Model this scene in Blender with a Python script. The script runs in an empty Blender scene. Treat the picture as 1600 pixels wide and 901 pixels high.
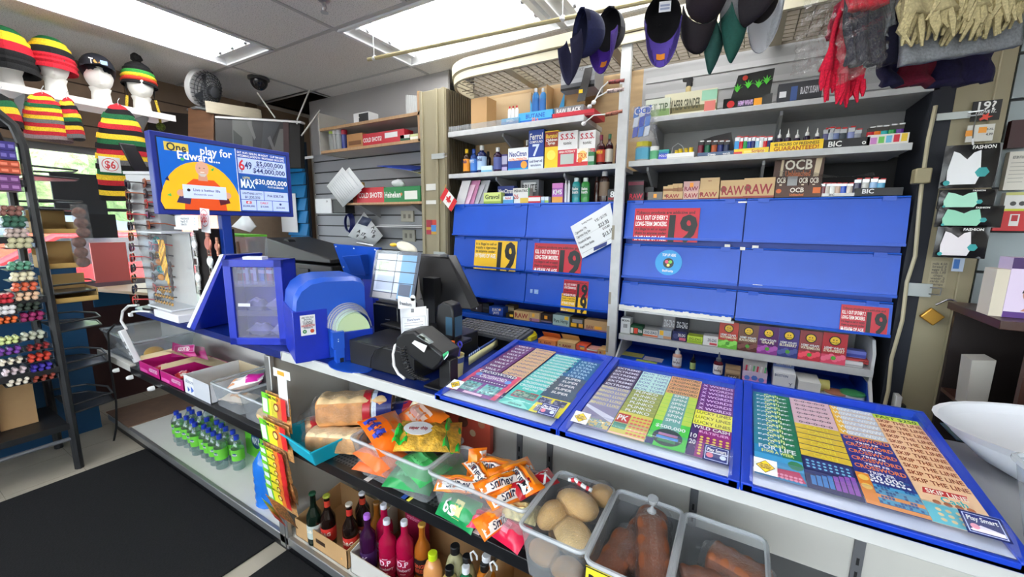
import bpy,bmesh,math,random
from mathutils import Vector,Matrix,Euler
SC=bpy.context.scene
COL=SC.collection
random.seed(7)
# --- camera
CAM_H,FPX=1.5,619.99
def cam_axes(yaw=-0.52425305,pitch=-0.16090634,roll=0.01258315):
 f=Vector((math.sin(yaw)*math.cos(pitch),math.cos(yaw)*math.cos(pitch),math.sin(pitch)))
 r=Vector((math.cos(yaw),-math.sin(yaw),0));u=r.cross(f)
 c,s=math.cos(roll),math.sin(roll)
 return c*r+s*u,-s*r+c*u,f
CR,CU,CF=cam_axes()
cd=bpy.data.cameras.new('camera');cam=bpy.data.objects.new('camera',cd);COL.objects.link(cam)
cd.sensor_width=36.0;cd.lens=FPX/1600*36.0;cd.clip_start=0.02;cd.clip_end=200
m=Matrix((CR,CU,-CF)).transposed().to_4x4();m.translation=(0,0,CAM_H);cam.matrix_world=m
SC.camera=cam
# --- world, light, exposure
SC.view_settings.view_transform='Standard';SC.view_settings.look='None'
SC.view_settings.gamma=1;SC.view_settings.use_curve_mapping=False
SC.view_settings.exposure=0.4
TUBE_W=15.0
w=bpy.data.worlds.new('world');SC.world=w;w.use_nodes=True
nt=w.node_tree;bg=nt.nodes['Background']
sky=nt.nodes.new('ShaderNodeTexSky');sky.sky_type='NISHITA';sky.sun_elevation=math.radians(48);sky.sun_rotation=math.radians(60);sky.sun_disc=False
hs_=nt.nodes.new('ShaderNodeHueSaturation');hs_.inputs['Saturation'].default_value=.3;nt.links.new(sky.outputs[0],hs_.inputs['Color']);nt.links.new(hs_.outputs[0],bg.inputs[0]);bg.inputs[1].default_value=1.7
sd=bpy.data.lights.new('sun','SUN');sd.energy=4.0;sd.angle=0.02
so=bpy.data.objects.new('sun',sd);so.rotation_euler=(math.radians(35),0,math.radians(40));COL.objects.link(so)
# --- pixel -> plane helper (only to measure places in the room)
def at(px,py,X=None,Y=None,Z=None):
 d=(px-800)*CR-(py-450.5)*CU+FPX*CF;c=Vector((0,0,CAM_H))
 i,v=(0,X) if X is not None else(1,Y) if Y is not None else(2,Z)
 return c+d*((v-c[i])/d[i])
 # --- materials
MATS={}
def lin(c):
 c=c/255.0
 return c/12.92 if c<=0.04045 else((c+0.055)/1.055)**2.4
NAMED=dict(white=(235,235,232),offwhite=(222,220,212),grey=(150,150,150),black=(16,16,18),red=(200,24,40),blue=(12,74,190),navy=(16,28,100),yellow=(245,200,30),orange=(245,125,20),green=(30,150,70),lime=(150,205,40),teal=(20,170,170),sky=(70,160,225),pink=(235,110,160),magenta=(185,25,120),purple=(95,45,140),brown=(110,70,40),kraft=(190,150,100),cream=(235,225,190),tan=(205,170,120),silver=(190,192,195),gold=(212,165,70),maroon=(110,20,45),skin=(205,150,120),aqua=(20,165,190),darkgrey=(55,56,60),lightblue=(150,190,230),violet=(120,90,190),mint=(150,215,185),charcoal=(34,35,38),peach=(245,200,150))
def mat(col,rough=0.5,metal=0.0,kind=None,**k):
 if isinstance(col,str):col=NAMED[col]
 key=(tuple(col),rough,metal,kind,tuple(sorted(k.items())))
 if key in MATS:return MATS[key]
 m=bpy.data.materials.new('mat_%d'%len(MATS));m.use_nodes=True;MATS[key]=m
 nt=m.node_tree;b=nt.nodes['Principled BSDF']
 rgb=tuple(lin(c) for c in col)+(1,)
 b.inputs['Base Color'].default_value=rgb;b.inputs['Roughness'].default_value=rough;b.inputs['Metallic'].default_value=metal
 N=nt.nodes.new;L=nt.links.new
 if kind=='clear':
  out=nt.nodes['Material Output'];tr=N('ShaderNodeBsdfTransparent');gl=N('ShaderNodeBsdfGlossy');di=N('ShaderNodeBsdfDiffuse')
  tr.inputs[0].default_value=rgb;gl.inputs['Roughness'].default_value=rough;di.inputs[0].default_value=(.9,.9,.9,1)
  lw=N('ShaderNodeLayerWeight');lw.inputs[0].default_value=.5
  pw=N('ShaderNodeMath');pw.operation='POWER';L(lw.outputs['Facing'],pw.inputs[0]);pw.inputs[1].default_value=3.5
  mr=N('ShaderNodeMapRange');L(pw.outputs[0],mr.inputs[0]);mr.inputs['To Min'].default_value=k.get('spec',.035);mr.inputs['To Max'].default_value=.25+k.get('fres',.25)
  m1=N('ShaderNodeMixShader');m1.inputs[0].default_value=k.get('haze',.08);L(tr.outputs[0],m1.inputs[1]);L(di.outputs[0],m1.inputs[2])
  m2=N('ShaderNodeMixShader');L(mr.outputs[0],m2.inputs[0]);L(m1.outputs[0],m2.inputs[1]);L(gl.outputs[0],m2.inputs[2]);L(m2.outputs[0],out.inputs[0])
  if k.get('bump'):
   nz=N('ShaderNodeTexNoise');nz.inputs['Scale'].default_value=k['bump'];nz.inputs['Detail'].default_value=3
   bp=N('ShaderNodeBump');bp.inputs['Strength'].default_value=1;bp.inputs['Distance'].default_value=.01;L(nz.outputs[0],bp.inputs['Height'])
   L(bp.outputs[0],gl.inputs['Normal']);L(bp.outputs[0],lw.inputs['Normal'])
 elif kind=='emit':
  b.inputs['Emission Color'].default_value=rgb;b.inputs['Emission Strength'].default_value=k.get('e',1)
  b.inputs['Base Color'].default_value=(0,0,0,1) if k.get('dark',1) else rgb
 elif kind in('noise','wood','carpet','knit','tile','paint'):
  tc=N('ShaderNodeTexCoord');mp=N('ShaderNodeMapping');L(tc.outputs['Object'],mp.inputs[0]);mp.inputs['Scale'].default_value=k.get('sc',(1,1,1))
  nz=N('ShaderNodeTexNoise');nz.inputs['Scale'].default_value=k.get('s',40);nz.inputs['Detail'].default_value=6;L(mp.outputs[0],nz.inputs[0])
  rp=N('ShaderNodeMapRange');rp.inputs['From Min'].default_value=.3;rp.inputs['From Max'].default_value=.7
  a=k.get('a',.15);rp.inputs['To Min'].default_value=1-a;rp.inputs['To Max'].default_value=1+a;L(nz.outputs[0],rp.inputs[0])
  mx=N('ShaderNodeVectorMath');mx.operation='SCALE';mx.inputs[0].default_value=rgb[:3];L(rp.outputs[0],mx.inputs['Scale'])
  L(mx.outputs[0],b.inputs['Base Color'])
  if k.get('bump',0):
   bp=N('ShaderNodeBump');bp.inputs['Strength'].default_value=k['bump'];bp.inputs['Distance'].default_value=k.get('bd',.003)
   L(nz.outputs[0],bp.inputs['Height']);L(bp.outputs[0],b.inputs['Normal'])
 elif kind=='steel':
  nz=N('ShaderNodeTexNoise');nz.inputs['Scale'].default_value=30
  L(nz.outputs[0],b.inputs['Roughness'])
 if kind=='speck':
  tc=N('ShaderNodeTexCoord');nz=N('ShaderNodeTexNoise');nz.inputs['Scale'].default_value=170;nz.inputs['Detail'].default_value=2;L(tc.outputs['Object'],nz.inputs[0])
  rp=N('ShaderNodeValToRGB');rp.color_ramp.elements[0].position=.36;rp.color_ramp.elements[0].color=tuple(x*.55 for x in rgb[:3])+(1,)
  rp.color_ramp.elements[1].position=.44;rp.color_ramp.elements[1].color=rgb;L(nz.outputs[0],rp.inputs[0]);L(rp.outputs[0],b.inputs['Base Color'])
 return m
CLEAR=mat((245,248,250),.06,kind='clear')
HAZY=mat((232,238,242),.12,kind='clear',haze=.16)
WRAP=mat((248,248,248),.14,kind='clear',haze=.02,bump=34,fres=.5,spec=.06)
STEEL=mat((190,192,195),.28,1.0)
CHROME=mat((215,217,220),.15,1.0)
# --- mesh collector
def V3(*a):return Vector(a)
LAST=[None]
class M:
 def __init__(s):s.v,s.f,s.m,s.mats=[],[],[],[]
 def mi(s,m):
  if not isinstance(m,bpy.types.Material):m=mat(m)
  if m not in s.mats:s.mats.append(m)
  return s.mats.index(m)
 def add(s,vs,fs,m,T=None):
  b=len(s.v);i=s.mi(m)
  s.v+=[(T@Vector(p)) if T is not None else Vector(p) for p in vs]
  for f in fs:s.f.append([b+q for q in f]);s.m.append(i)
  return s
 def box(s,x0,x1,y0,y1,z0,z1,m,T=None,skip=''):
  vs=[(x,y,z) for z in(z0,z1) for y in(y0,y1) for x in(x0,x1)]
  F=dict(b=(0,2,3,1),t=(4,5,7,6),f=(0,1,5,4),k=(2,6,7,3),l=(0,4,6,2),r=(1,3,7,5))
  return s.add(vs,[F[k] for k in F if k not in skip],m,T)
 def hexa(s,p,m,T=None):
  return s.add(p,[(0,3,2,1),(4,5,6,7),(0,1,5,4),(1,2,6,5),(2,3,7,6),(3,0,4,7)],m,T)
 def bar(s,a,b,wd,th,m,up=(0,0,1)):
  a,b=Vector(a),Vector(b);d=(b-a).normalized();u=Vector(up)
  if abs(d.dot(u))>.98:u=Vector((0,1,0))
  x=d.cross(u).normalized();y=x.cross(d)
  c=[(-1,-1),(1,-1),(1,1),(-1,1)]
  return s.add([a+x*i*wd/2+y*j*th/2 for i,j in c]+[b+x*i*wd/2+y*j*th/2 for i,j in c],[(0,3,2,1),(4,5,6,7),(0,1,5,4),(1,2,6,5),(2,3,7,6),(3,0,4,7)],m)
 def lathe(s,prof,m,c=(0,0,0),n=16,T=None,sx=1,sy=1,cap=True):
  vs=[];fs=[];k=len(prof)
  for r,z in prof:
   for i in range(n):
    a=2*math.pi*i/n;vs.append((c[0]+r*math.cos(a)*sx,c[1]+r*math.sin(a)*sy,c[2]+z))
  for j in range(k-1):
   for i in range(n):
    a,b=j*n+i,j*n+(i+1)%n;fs.append((a,b,b+n,a+n))
  if cap:
   if prof[0][0]>1e-5:fs.append(tuple(range(n-1,-1,-1)))
   if prof[-1][0]>1e-5:fs.append(tuple(range((k-1)*n,k*n)))
  return s.add(vs,fs,m,T)
 def tube(s,pts,r,m,n=8,close=False,T=None):
  pts=[Vector(p) for p in pts];vs=[];fs=[];k=len(pts)
  rr=r if isinstance(r,(list,tuple)) else[r]*k
  prev=None
  for i,p in enumerate(pts):
   d=(pts[(i+1)%k]-pts[i-1]) if close else(pts[min(i+1,k-1)]-pts[max(i-1,0)])
   d=d.normalized() if d.length>1e-9 else Vector((0,0,1))
   if prev is None:x=d.orthogonal().normalized()
   else:
    x=prev-d*prev.dot(d);x=x.normalized() if x.length>1e-6 else d.orthogonal().normalized()
   prev=x;y=d.cross(x)
   for q in range(n):
    a=2*math.pi*q/n;vs.append(p+(x*math.cos(a)+y*math.sin(a))*rr[i])
  for i in range(k if close else k-1):
   for q in range(n):
    a,b=i*n+q,i*n+(q+1)%n;c2=((i+1)%k)*n;fs.append((a,b,c2+(q+1)%n,c2+q))
  if not close:fs.append(tuple(range(n-1,-1,-1)));fs.append(tuple(range((k-1)*n,k*n)))
  return s.add(vs,fs,m,T)
 def prism(s,poly,axis,a,b,m,T=None):
  k=len(poly)
  def pt(p,q):
   return(q,p[0],p[1]) if axis=='x' else(p[0],q,p[1]) if axis=='y' else(p[0],p[1],q)
  vs=[pt(p,a) for p in poly]+[pt(p,b) for p in poly]
  fs=[tuple(range(k))[::-1],tuple(range(k,2*k))]+[(i,(i+1)%k,k+(i+1)%k,k+i) for i in range(k)]
  return s.add(vs,fs,m,T)
 def grid(s,fn,nu,nv,m,T=None,close_u=False):
  vs=[fn(i/nu,j/nv) for j in range(nv+1) for i in range(nu+(0 if close_u else 1))]
  w_=nu+(0 if close_u else 1);fs=[]
  for j in range(nv):
   for i in range(nu):fs.append((j*w_+i,j*w_+(i+1)%w_,(j+1)*w_+(i+1)%w_,(j+1)*w_+i))
  return s.add(vs,fs,m,T)
 def ball(s,c,r,m,n=12,T=None):
  rx,ry,rz=r if isinstance(r,(tuple,list)) else(r,r,r)
  pr=[(max(1e-6,math.sin(math.pi*j/(n//2+1))),-math.cos(math.pi*j/(n//2+1))) for j in range(n//2+2)]
  return s.add(*_lz(pr,c,rx,ry,rz,n),m,T)
 def wob(s,amp,sc=8.0,start=0,seed=0):
  from mathutils import noise
  for i in range(start,len(s.v)):
   p=s.v[i]*sc+Vector((seed*7.3,seed*3.1,seed));s.v[i]=s.v[i]+Vector(noise.noise_vector(p))*amp
  return s
 def art(s,O,U,W,w_,h,items,off=.0005):
  """printed artwork: O lower-left corner, U right, W up; items in fractions of w_, h"""
  O,U,W=Vector(O),Vector(U).normalized(),Vector(W).normalized();Nn=U.cross(W)
  for li,it in enumerate(items):
   z=Nn*off*(1+li*.35)
   P=lambda x,y:O+U*x*w_+W*y*h+z
   k=it[0]
   if k=='r':s.add([P(it[1],it[2]),P(it[3],it[2]),P(it[3],it[4]),P(it[1],it[4])],[(0,1,2,3)],pm(it[5]))
   elif k=='p':s.add([P(*q) for q in it[1]],[tuple(range(len(it[1])))],pm(it[2]))
   elif k=='c':
    n=it[5] if len(it)>5 else 20
    s.add([O+U*(it[1]*w_+it[3]*h*math.cos(6.2832*i/n))+W*(it[2]*h+it[3]*h*math.sin(6.2832*i/n))+z for i in range(n)],[tuple(range(n))],pm(it[4]))
   elif k=='t':
    vs,fs,tw=text_geo(it[1]);hh=it[4]*h;sx=hh
    if it[5] and tw*hh>it[5]*w_:sx=it[5]*w_/tw
    al=it[7] if len(it)>7 else 'C';ro=math.radians(it[8]) if len(it)>8 else 0
    x0={'C':-tw/2,'L':0,'R':-tw}[al];cc,ss=math.cos(ro),math.sin(ro)
    s.add([O+U*(it[2]*w_+((x+x0)*sx*cc-(y-.5)*hh*ss))+W*(it[3]*h+((x+x0)*sx*ss+(y-.5)*hh*cc))+z for x,y in vs],fs,pm(it[6]))
  return s
 def build(s,name,parent=None,loc=None,bevel=0,subsurf=0,local=False,rot=None,solid=0):
  me=bpy.data.meshes.new(name)
  if loc is None:
   if parent is not None:loc=Vector((0,0,0))
   elif s.v:
    xs=[v[0] for v in s.v];ys=[v[1] for v in s.v];zs=[v[2] for v in s.v]
    loc=Vector(((min(xs)+max(xs))/2,(min(ys)+max(ys))/2,min(zs)))
  loc=Vector(loc);off=Vector((0,0,0)) if local else(loc if parent is None else wloc(parent)+loc)
  me.from_pydata([tuple(v-off) for v in s.v],[],s.f)
  for mm in s.mats:me.materials.append(mm)
  me.polygons.foreach_set('material_index',s.m);me.polygons.foreach_set('use_smooth',[True]*len(s.f))
  me.update();me.set_sharp_from_angle(angle=math.radians(38))
  o=bpy.data.objects.new(name,me);COL.objects.link(o);o.location=loc;LAST[0]=o
  if rot is not None:o.rotation_euler=rot
  if parent is not None:o.parent=parent
  if solid:md=o.modifiers.new('thick','SOLIDIFY');md.thickness=solid;md.offset=0
  if bevel:md=o.modifiers.new('bevel','BEVEL');md.width=bevel;md.segments=2;md.limit_method='ANGLE';md.angle_limit=math.radians(50)
  if subsurf:md=o.modifiers.new('sub','SUBSURF');md.levels=subsurf;md.render_levels=subsurf
  return o
def _lz(pr,c,rx,ry,rz,n):
 vs=[];fs=[];k=len(pr)
 for r,z in pr:
  for i in range(n):
   a=2*math.pi*i/n;vs.append((c[0]+r*math.cos(a)*rx,c[1]+r*math.sin(a)*ry,c[2]+z*rz))
 for j in range(k-1):
  for i in range(n):
   a,b=j*n+i,j*n+(i+1)%n;fs.append((a,b,b+n,a+n))
 return vs,fs
def wloc(o):
 l=Vector(o.location)
 while o.parent:o=o.parent;l=l+o.location
 return l
def pm(c):return c if isinstance(c,bpy.types.Material) else mat(c,.45)
TXT={}
def text_geo(t):
 if t in TXT:return TXT[t]
 cu=bpy.data.curves.new('t','FONT');cu.body=t;cu.resolution_u=2;cu.offset=.03;cu.size=1.38
 o=bpy.data.objects.new('t',cu);COL.objects.link(o);bpy.context.view_layer.update()
 me=bpy.data.meshes.new_from_object(o.evaluated_get(bpy.context.evaluated_depsgraph_get()))
 vs=[(v.co.x,v.co.y) for v in me.vertices];fs=[tuple(p.vertices) for p in me.polygons]
 bpy.data.objects.remove(o);bpy.data.curves.remove(cu);bpy.data.meshes.remove(me)
 x0=min([v[0] for v in vs] or[0]);x1=max([v[0] for v in vs] or[1])
 vs=[(x-x0,y) for x,y in vs];TXT[t]=(vs,fs,x1-x0);return TXT[t]
def tag(o,label,cat,group=None,kind=None):
 o['label']=label;o['category']=cat
 if group:o['group']=group
 if kind:o['kind']=kind
 return o
def thing(name,label,cat,loc,group=None,rot=None):
 o=bpy.data.objects.new(name,None);COL.objects.link(o);o.location=loc;o.empty_display_size=.05
 if rot is not None:o.rotation_euler=rot
 return tag(o,label,cat,group)
def struct(name,mm,**k):
 o=mm.build(name,**k);o['kind']='structure';return o
def dup(root,loc,rot=None,label=None,group=None):
 r=root.copy();COL.objects.link(r);r.location=loc
 if rot is not None:r.rotation_euler=rot
 if label:r['label']=label
 if group:r['group']=group
 for ch in list(root.children):
  c=ch.copy();COL.objects.link(c);c.parent=r
  for g in ch.children:
   d=g.copy();COL.objects.link(d);d.parent=c
 return r
def px(ox,oy,s):return lambda x,y:(ox+x/s,oy+y/s)
def lerp(a,b,t):return a+(b-a)*t
# === the room
CEIL=2.67
YC=0.855
YW=2.30
tilem=mat((232,229,226),.9,kind='speck');gridm=mat((185,183,182),.5)
struct('floor',M().box(-5.6,3.2,-2.6,3.2,-.05,0,mat((176,168,150),.5,kind='noise',s=4,a=.14)))
fl=M()
for i in range(-18,11):fl.box(i*.305,i*.305+.003,-2.5,3.1,0,.0006,mat((150,143,128),.8))
for j in range(-8,11):fl.box(-5.5,3.1,j*.305,j*.305+.003,0,.0006,mat((150,143,128),.8))
struct('trim_1',fl)
FIX=[(-3.52,-2.93,.50,1.72,'y'),(-2.28,-1.05,1.775,2.39,'x'),(-1.03,.19,1.775,2.39,'x'),(-.5,.72,-.1,.5,'x'),(-2.28,-1.06,-.45,.15,'x'),(-3.0,-1.78,-1.3,-.7,'x'),(1.0,2.22,-1.2,-.6,'x'),(-.5,.72,-1.9,-1.3,'x')]  # fitting just left overhead is unseen, added to brighten goods under the counter
cm=M();xs=sorted(set([-5.6,3.2]+[f[0] for f in FIX]+[f[1] for f in FIX]));ys=sorted(set([-2.6,3.2]+[f[2] for f in FIX]+[f[3] for f in FIX]))
VOID=(-4.3,-3.52,2.39,2.9)
xs=sorted(set(xs+[VOID[0],VOID[1]]));ys=sorted(set(ys+[VOID[2],VOID[3]]))
for a,b in zip(xs,xs[1:]):
 for c,d in zip(ys,ys[1:]):
  x,y=(a+b)/2,(c+d)/2
  if any(f[0]<x<f[1] and f[2]<y<f[3] for f in FIX+[VOID]):continue
  cm.box(a,b,c,d,CEIL,CEIL+.02,tilem)
struct('ceiling',cm)
g=M()
for y in(1.745,2.405):g.box(-5.5,3.1,y-.012,y+.012,CEIL-.004,CEIL+.001,gridm)
for y in(-2.0,-.7,.6):g.box(-2.9,3.1,y-.012,y+.012,CEIL-.004,CEIL+.001,gridm)
for x in(-3.535,-2.915,-2.295,-1.685,-1.07,-.46):g.box(x-.012,x+.012,-2.5,1.745,CEIL-.0045,CEIL,gridm)
for x in(-3.535,-2.295,-1.04,.2,1.4):g.box(x-.012,x+.012,1.745,3.1,CEIL-.0045,CEIL,gridm)
struct('trim_2',g)
struct('trim_3',M().box(VOID[0],VOID[1],VOID[2],VOID[3],CEIL+.35,CEIL+.37,(60,52,46)).box(VOID[0]-.02,VOID[0],VOID[2],VOID[3],CEIL,CEIL+.36,(70,60,52)).box(VOID[1],VOID[1]+.02,VOID[2],VOID[3],CEIL,CEIL+.36,(70,60,52)).box(VOID[0],VOID[1],VOID[3],VOID[3]+.02,CEIL,CEIL+.36,(70,60,52)).box(VOID[0],VOID[1],VOID[2]-.02,VOID[2],CEIL,CEIL+.36,(70,60,52)).box(VOID[0],VOID[1],2.6,2.63,CEIL+.1,CEIL+.14,(60,60,60)))
wallm=mat((150,128,108),.8,kind='noise',s=20,a=.05);wallw=mat((205,200,190),.8)
XL=-4.45
WY0,WY1,WZ0,WZ1=-2.2,2.0,.95,2.045
lw=M().box(XL-.12,XL,-2.6,3.0,WZ1,CEIL,wallm).box(XL-.12,XL,-2.6,3.0,0,WZ0,mat((60,30,26),.6)).box(XL-.12,XL,WY1,3.0,WZ0,WZ1,wallm).box(XL-.12,XL,-2.6,WY0,WZ0,WZ1,wallm)
struct('wall_left',lw)
t=M()
for y in(.2,1.43,2.35):t.box(XL,XL+.025,y-.05,y+.05,WZ1,CEIL,mat((116,92,72),.7))
for z in(2.2,2.36,2.5):t.box(XL,XL+.006,-2.5,2.9,z,z+.008,mat((70,56,46),.8))
struct('trim_4',t)
struct('window_1',M().box(XL-.08,XL-.04,WY0,WY1,WZ0,WZ0+.05,(120,122,125)).box(XL-.08,XL-.04,WY0,WY1,WZ1-.05,WZ1,(120,122,125)).box(XL-.08,XL-.04,WY0,WY1,1.56,1.585,(70,72,75)).box(XL-.08,XL-.04,.0,.04,WZ0,WZ1,(120,122,125)).box(XL-.08,XL-.04,1.55,1.59,WZ0,WZ1,(90,92,95)).box(XL-.062,XL-.058,WY0,WY1,WZ0,WZ1,CLEAR))
struct('wall_back',M().box(-4.6,3.2,2.98,3.08,0,CEIL,wallw))
struct('wall_front',M().box(-4.6,3.2,-2.6,-2.5,0,.7,wallw).box(-4.6,3.2,-2.6,-2.5,2.3,CEIL,wallw).box(-4.6,-3.9,-2.6,-2.5,.7,2.3,wallw).box(2.6,3.2,-2.6,-2.5,.7,2.3,wallw))  # wall out of view, opened wide to let daylight in
struct('window_added',M().box(-3.9,2.6,-2.56,-2.54,.7,.74,(120,122,125)).box(-3.9,2.6,-2.56,-2.54,2.26,2.3,(120,122,125)).box(-1.7,-1.66,-2.56,-2.54,.74,2.26,(120,122,125)).box(.4,.44,-2.56,-2.54,.74,2.26,(120,122,125)).box(-3.9,2.6,-2.552,-2.549,.74,2.26,CLEAR))  # unseen shopfront glazing, added so daylight reaches shelf fronts and ceiling
struct('wall_right',M().box(3.0,3.12,-2.6,3.0,0,CEIL,wallw))
def slatwall(name,x0,x1,y,z0,z1,col,pitch=.105,side=None,g=.012,dark=.35):
 m_=mat(col,.55);gm=mat(tuple(c*dark for c in col),.8);a=M()
 a.box(x0,x1,y+.012,y+.02,z0,z1,gm)
 z=z0
 while z<z1-.01:
  a.box(x0,x1,y,y+.012,z+g,min(z1,z+pitch),m_);z+=pitch
 return struct(name,a)
slatwall('wall_grey_slats',-3.86,-2.10,2.60,.3,2.16,(150,152,156))
struct('wall_upper_panel',M().box(-3.86,-2.10,2.60,2.62,2.16,CEIL,mat((170,168,168),.7)))
slatwall('wall_right_slats',.86,3.0,2.42,.3,2.64,(168,180,184),pitch=.17)
carpet=mat((13,13,14),.97,kind='noise',s=130,a=.6,bump=.5,bd=.003)
tag(M().box(-3.29,-1.79,-1.9,.883,.0008,.009,carpet).build('floor_mat',bevel=.003),'large black carpet floor mat in front of the counter, left of the pale floor strip','floor mat')
tag(M().box(-1.69,1.4,-1.9,.883,.0008,.009,carpet).build('floor_mat',bevel=.003),'black carpet floor mat at bottom centre, right of the pale floor strip','floor mat')
# --- ceiling lights
tubem=mat((255,255,255),.3,kind='emit',e=TUBE_W);trof=mat((236,238,240),.5)
TUBE_MEAN=[]
for k,(x0,x1,y0,y1,ax) in enumerate(FIX):
 nm=['fluorescent ceiling light at upper left, long side running away from the camera','fluorescent ceiling light at top centre, left one of the pair above the wooden pole','fluorescent ceiling light at top centre, right one of the pair, above the hanging caps'][k] if k<3 else 'fluorescent ceiling light above the shop floor behind the viewer'
 L=thing('ceiling_light',nm,'ceiling light',((x0+x1)/2,(y0+y1)/2,CEIL+.0),'recessed fluorescent ceiling lights')
 a,b,c,d=x0-L.location.x,x1-L.location.x,y0-L.location.y,y1-L.location.y
 h=M();i_=.07
 h.add([(a,c,-.006),(b,c,-.006),(b,d,-.006),(a,d,-.006),(a+i_,c+i_,.075),(b-i_,c+i_,.075),(b-i_,d-i_,.075),(a+i_,d-i_,.075)],[(0,4,5,1),(1,5,6,2),(2,6,7,3),(3,7,4,0),(4,7,6,5)],trof)
 h.build('housing',L,local=True)
 M().box(a-.012,b+.012,c-.012,c+.012,-.012,-.002,trof).box(a-.012,b+.012,d-.012,d+.012,-.012,-.002,trof).box(a-.012,a+.012,c,d,-.012,-.002,trof).box(b-.012,b+.012,c,d,-.012,-.002,trof).build('frame',L,local=True)
 lo,hi=(a+.1,b-.1) if ax=='x' else(c+.1,d-.1)
 for q in(-.17,0,.17) if k!=1 else(-.18,.0,.16):
  P0,P1=((lo,q,.03),(hi,q,.03)) if ax=='x' else((q,lo,.03),(q,hi,.03))
  tb=M().tube([P0,P1],.017,tubem,10).build('tube',L,local=True)
  for e in(.0,.982):M().tube([tuple(lerp(P0[i],P1[i],e) for i in range(3)),tuple(lerp(P0[i],P1[i],e+.018) for i in range(3))],.0175,STEEL,10).build('end_cap',tb,local=True)
 if k<3:
  for e in(-1,1):
   p=lerp(lo,hi,(e+1)/2)+.02*e;hs=M()
   if ax=='x':hs.box(p-.02,p+.02,-.24,.24,.012,.075,trof)
   else:hs.box(-.24,.24,p-.02,p+.02,.012,.075,trof)
   hs.build('lamp_holder',L,local=True)
def dome(x,y,lab,r=.075):
 t=thing('security_camera',lab,'security camera',(x,y,CEIL))
 M().lathe([(r*1.05,-.001),(r*1.05,-.02),(r*.95,-.024)],mat((60,58,58),.5),n=24).build('mounting_ring',t,local=True)
 M().ball((0,0,-.022),(r*.88,r*.88,r*1.05),mat((22,22,26),.12),20).build('smoked_dome',t,local=True)
p=at(404,121,Z=CEIL);dome(p.x,p.y,'small dark dome security camera hanging under the ceiling right of the fan')
p=at(506,0,Z=CEIL);t=thing('sprinkler_head','small metal sprinkler head in the ceiling tile at top centre left','sprinkler',(p.x,p.y,CEIL))
M().lathe([(.03,0),(.03,-.006),(.01,-.012),(.009,-.03)],STEEL,n=16).build('escutcheon',t,local=True)
M().tube([(-.012,0,-.028),(-.016,0,-.045),(0,0,-.06),(.016,0,-.045),(.012,0,-.028)],.003,STEEL,6).lathe([(.02,-.06),(.02,-.063)],STEEL,n=12).build('deflector',t,local=True)
# --- outside the window: pavement, shop across, trees
struct('ground_outside',M().box(-40,XL-.13,-25,25,-.3,-.1,mat((200,198,195),.8)))
brick=mat((196,120,104),.85,kind='noise',s=3,a=.2)
b=M().box(-21,-19,-8,9,-.1,3.2,brick).box(-19.2,-18.2,-8,9,2.45,2.75,(190,30,35)).box(-19.01,-18.98,-5,6,.3,2.0,mat((90,110,130),.1))
tag(b.build('shop_building'),'low brick building with a red awning seen through the window','building')
for i,(x,y,r) in enumerate([(-12,1.2,1.7),(-14,4.2,1.5),(-13,7.5,1.6),(-13.5,-3,1.5)]):
 t=thing('tree','leafy pale green tree outside the window, %s'%['behind the black rack','above the striped hats','behind the sunglasses rack','at the far left'][i],'tree',(x,y,-.1),'trees outside the window')
 M().tube([(0,0,0),(.03,0,1.2),(0,.05,2.2)],[.16,.12,.08],mat((90,70,55),.9),8).build('trunk',t,local=True)
 c=M().ball((0,0,2.9),(r,r,r*.8),mat((150,190,120),.8,kind='noise',s=6,a=.5,bump=1,bd=.2),24).wob(.5,1.7,seed=i);c.build('crown',t,local=True)
car=thing('parked_car','red parked car seen low through the window','car',(-9,2.6,-.1))
M().prism([(-2.1,.25),(2.1,.25),(2.15,.75),(1.4,.95),(.7,1.4),(-1.0,1.4),(-1.7,.95),(-2.15,.85)],'x',-.8,.8,mat((190,25,30),.25)).build('car_body',car,local=True,bevel=.05)
M().prism([(1.3,.95),(.68,1.33),(-.95,1.33),(-1.55,.95)],'x',-.81,.81,mat((40,45,50),.1)).build('side_window',car,local=True)
for s in(-1.35,1.35):M().lathe([(.32,-.11),(.32,.11)],(25,25,25),T=Matrix.Translation((.72,s,.32))@Matrix.Rotation(math.pi/2,4,'Y'),n=20).build('wheel',car,local=True)
# === wall shelving behind the counter
BLUE=mat((4,76,190),.38,kind='noise',s=5,a=.07);BLUE2=mat((8,58,160),.45)
paintw=mat((196,198,198),.5,kind='noise',s=25,a=.06);beige=mat((150,141,114),.5,kind='noise',s=4,a=.06);greym=mat((150,152,154),.5)
A=px(680,80,3.753);B=px(940,80,3.604);C=px(1180,80,3.603);D=px(940,300,2.816);E=px(680,250,3.0);F=px(950,480,6.4375);G=px(680,440,5.333);H=px(1060,540,4.0)
XM=-.62
hd=thing('shutter_track','beige curved metal shutter track with a wire grille, above the wall shelves','shutter track',(-.6,2.22,2.43))
def uline(off,z,n=10):
 pts=[(1.0,2.22-off)];pts.append((-1.6,2.22-off))
 for i in range(1,n+1):
  a=math.pi/2*i/n;pts.append((-1.6-(.30+off)*math.sin(a),2.52-(.30+off)*math.cos(a)))
 pts.append((-1.90-off,2.64));return[(x,y,z) for x,y in pts]
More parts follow.
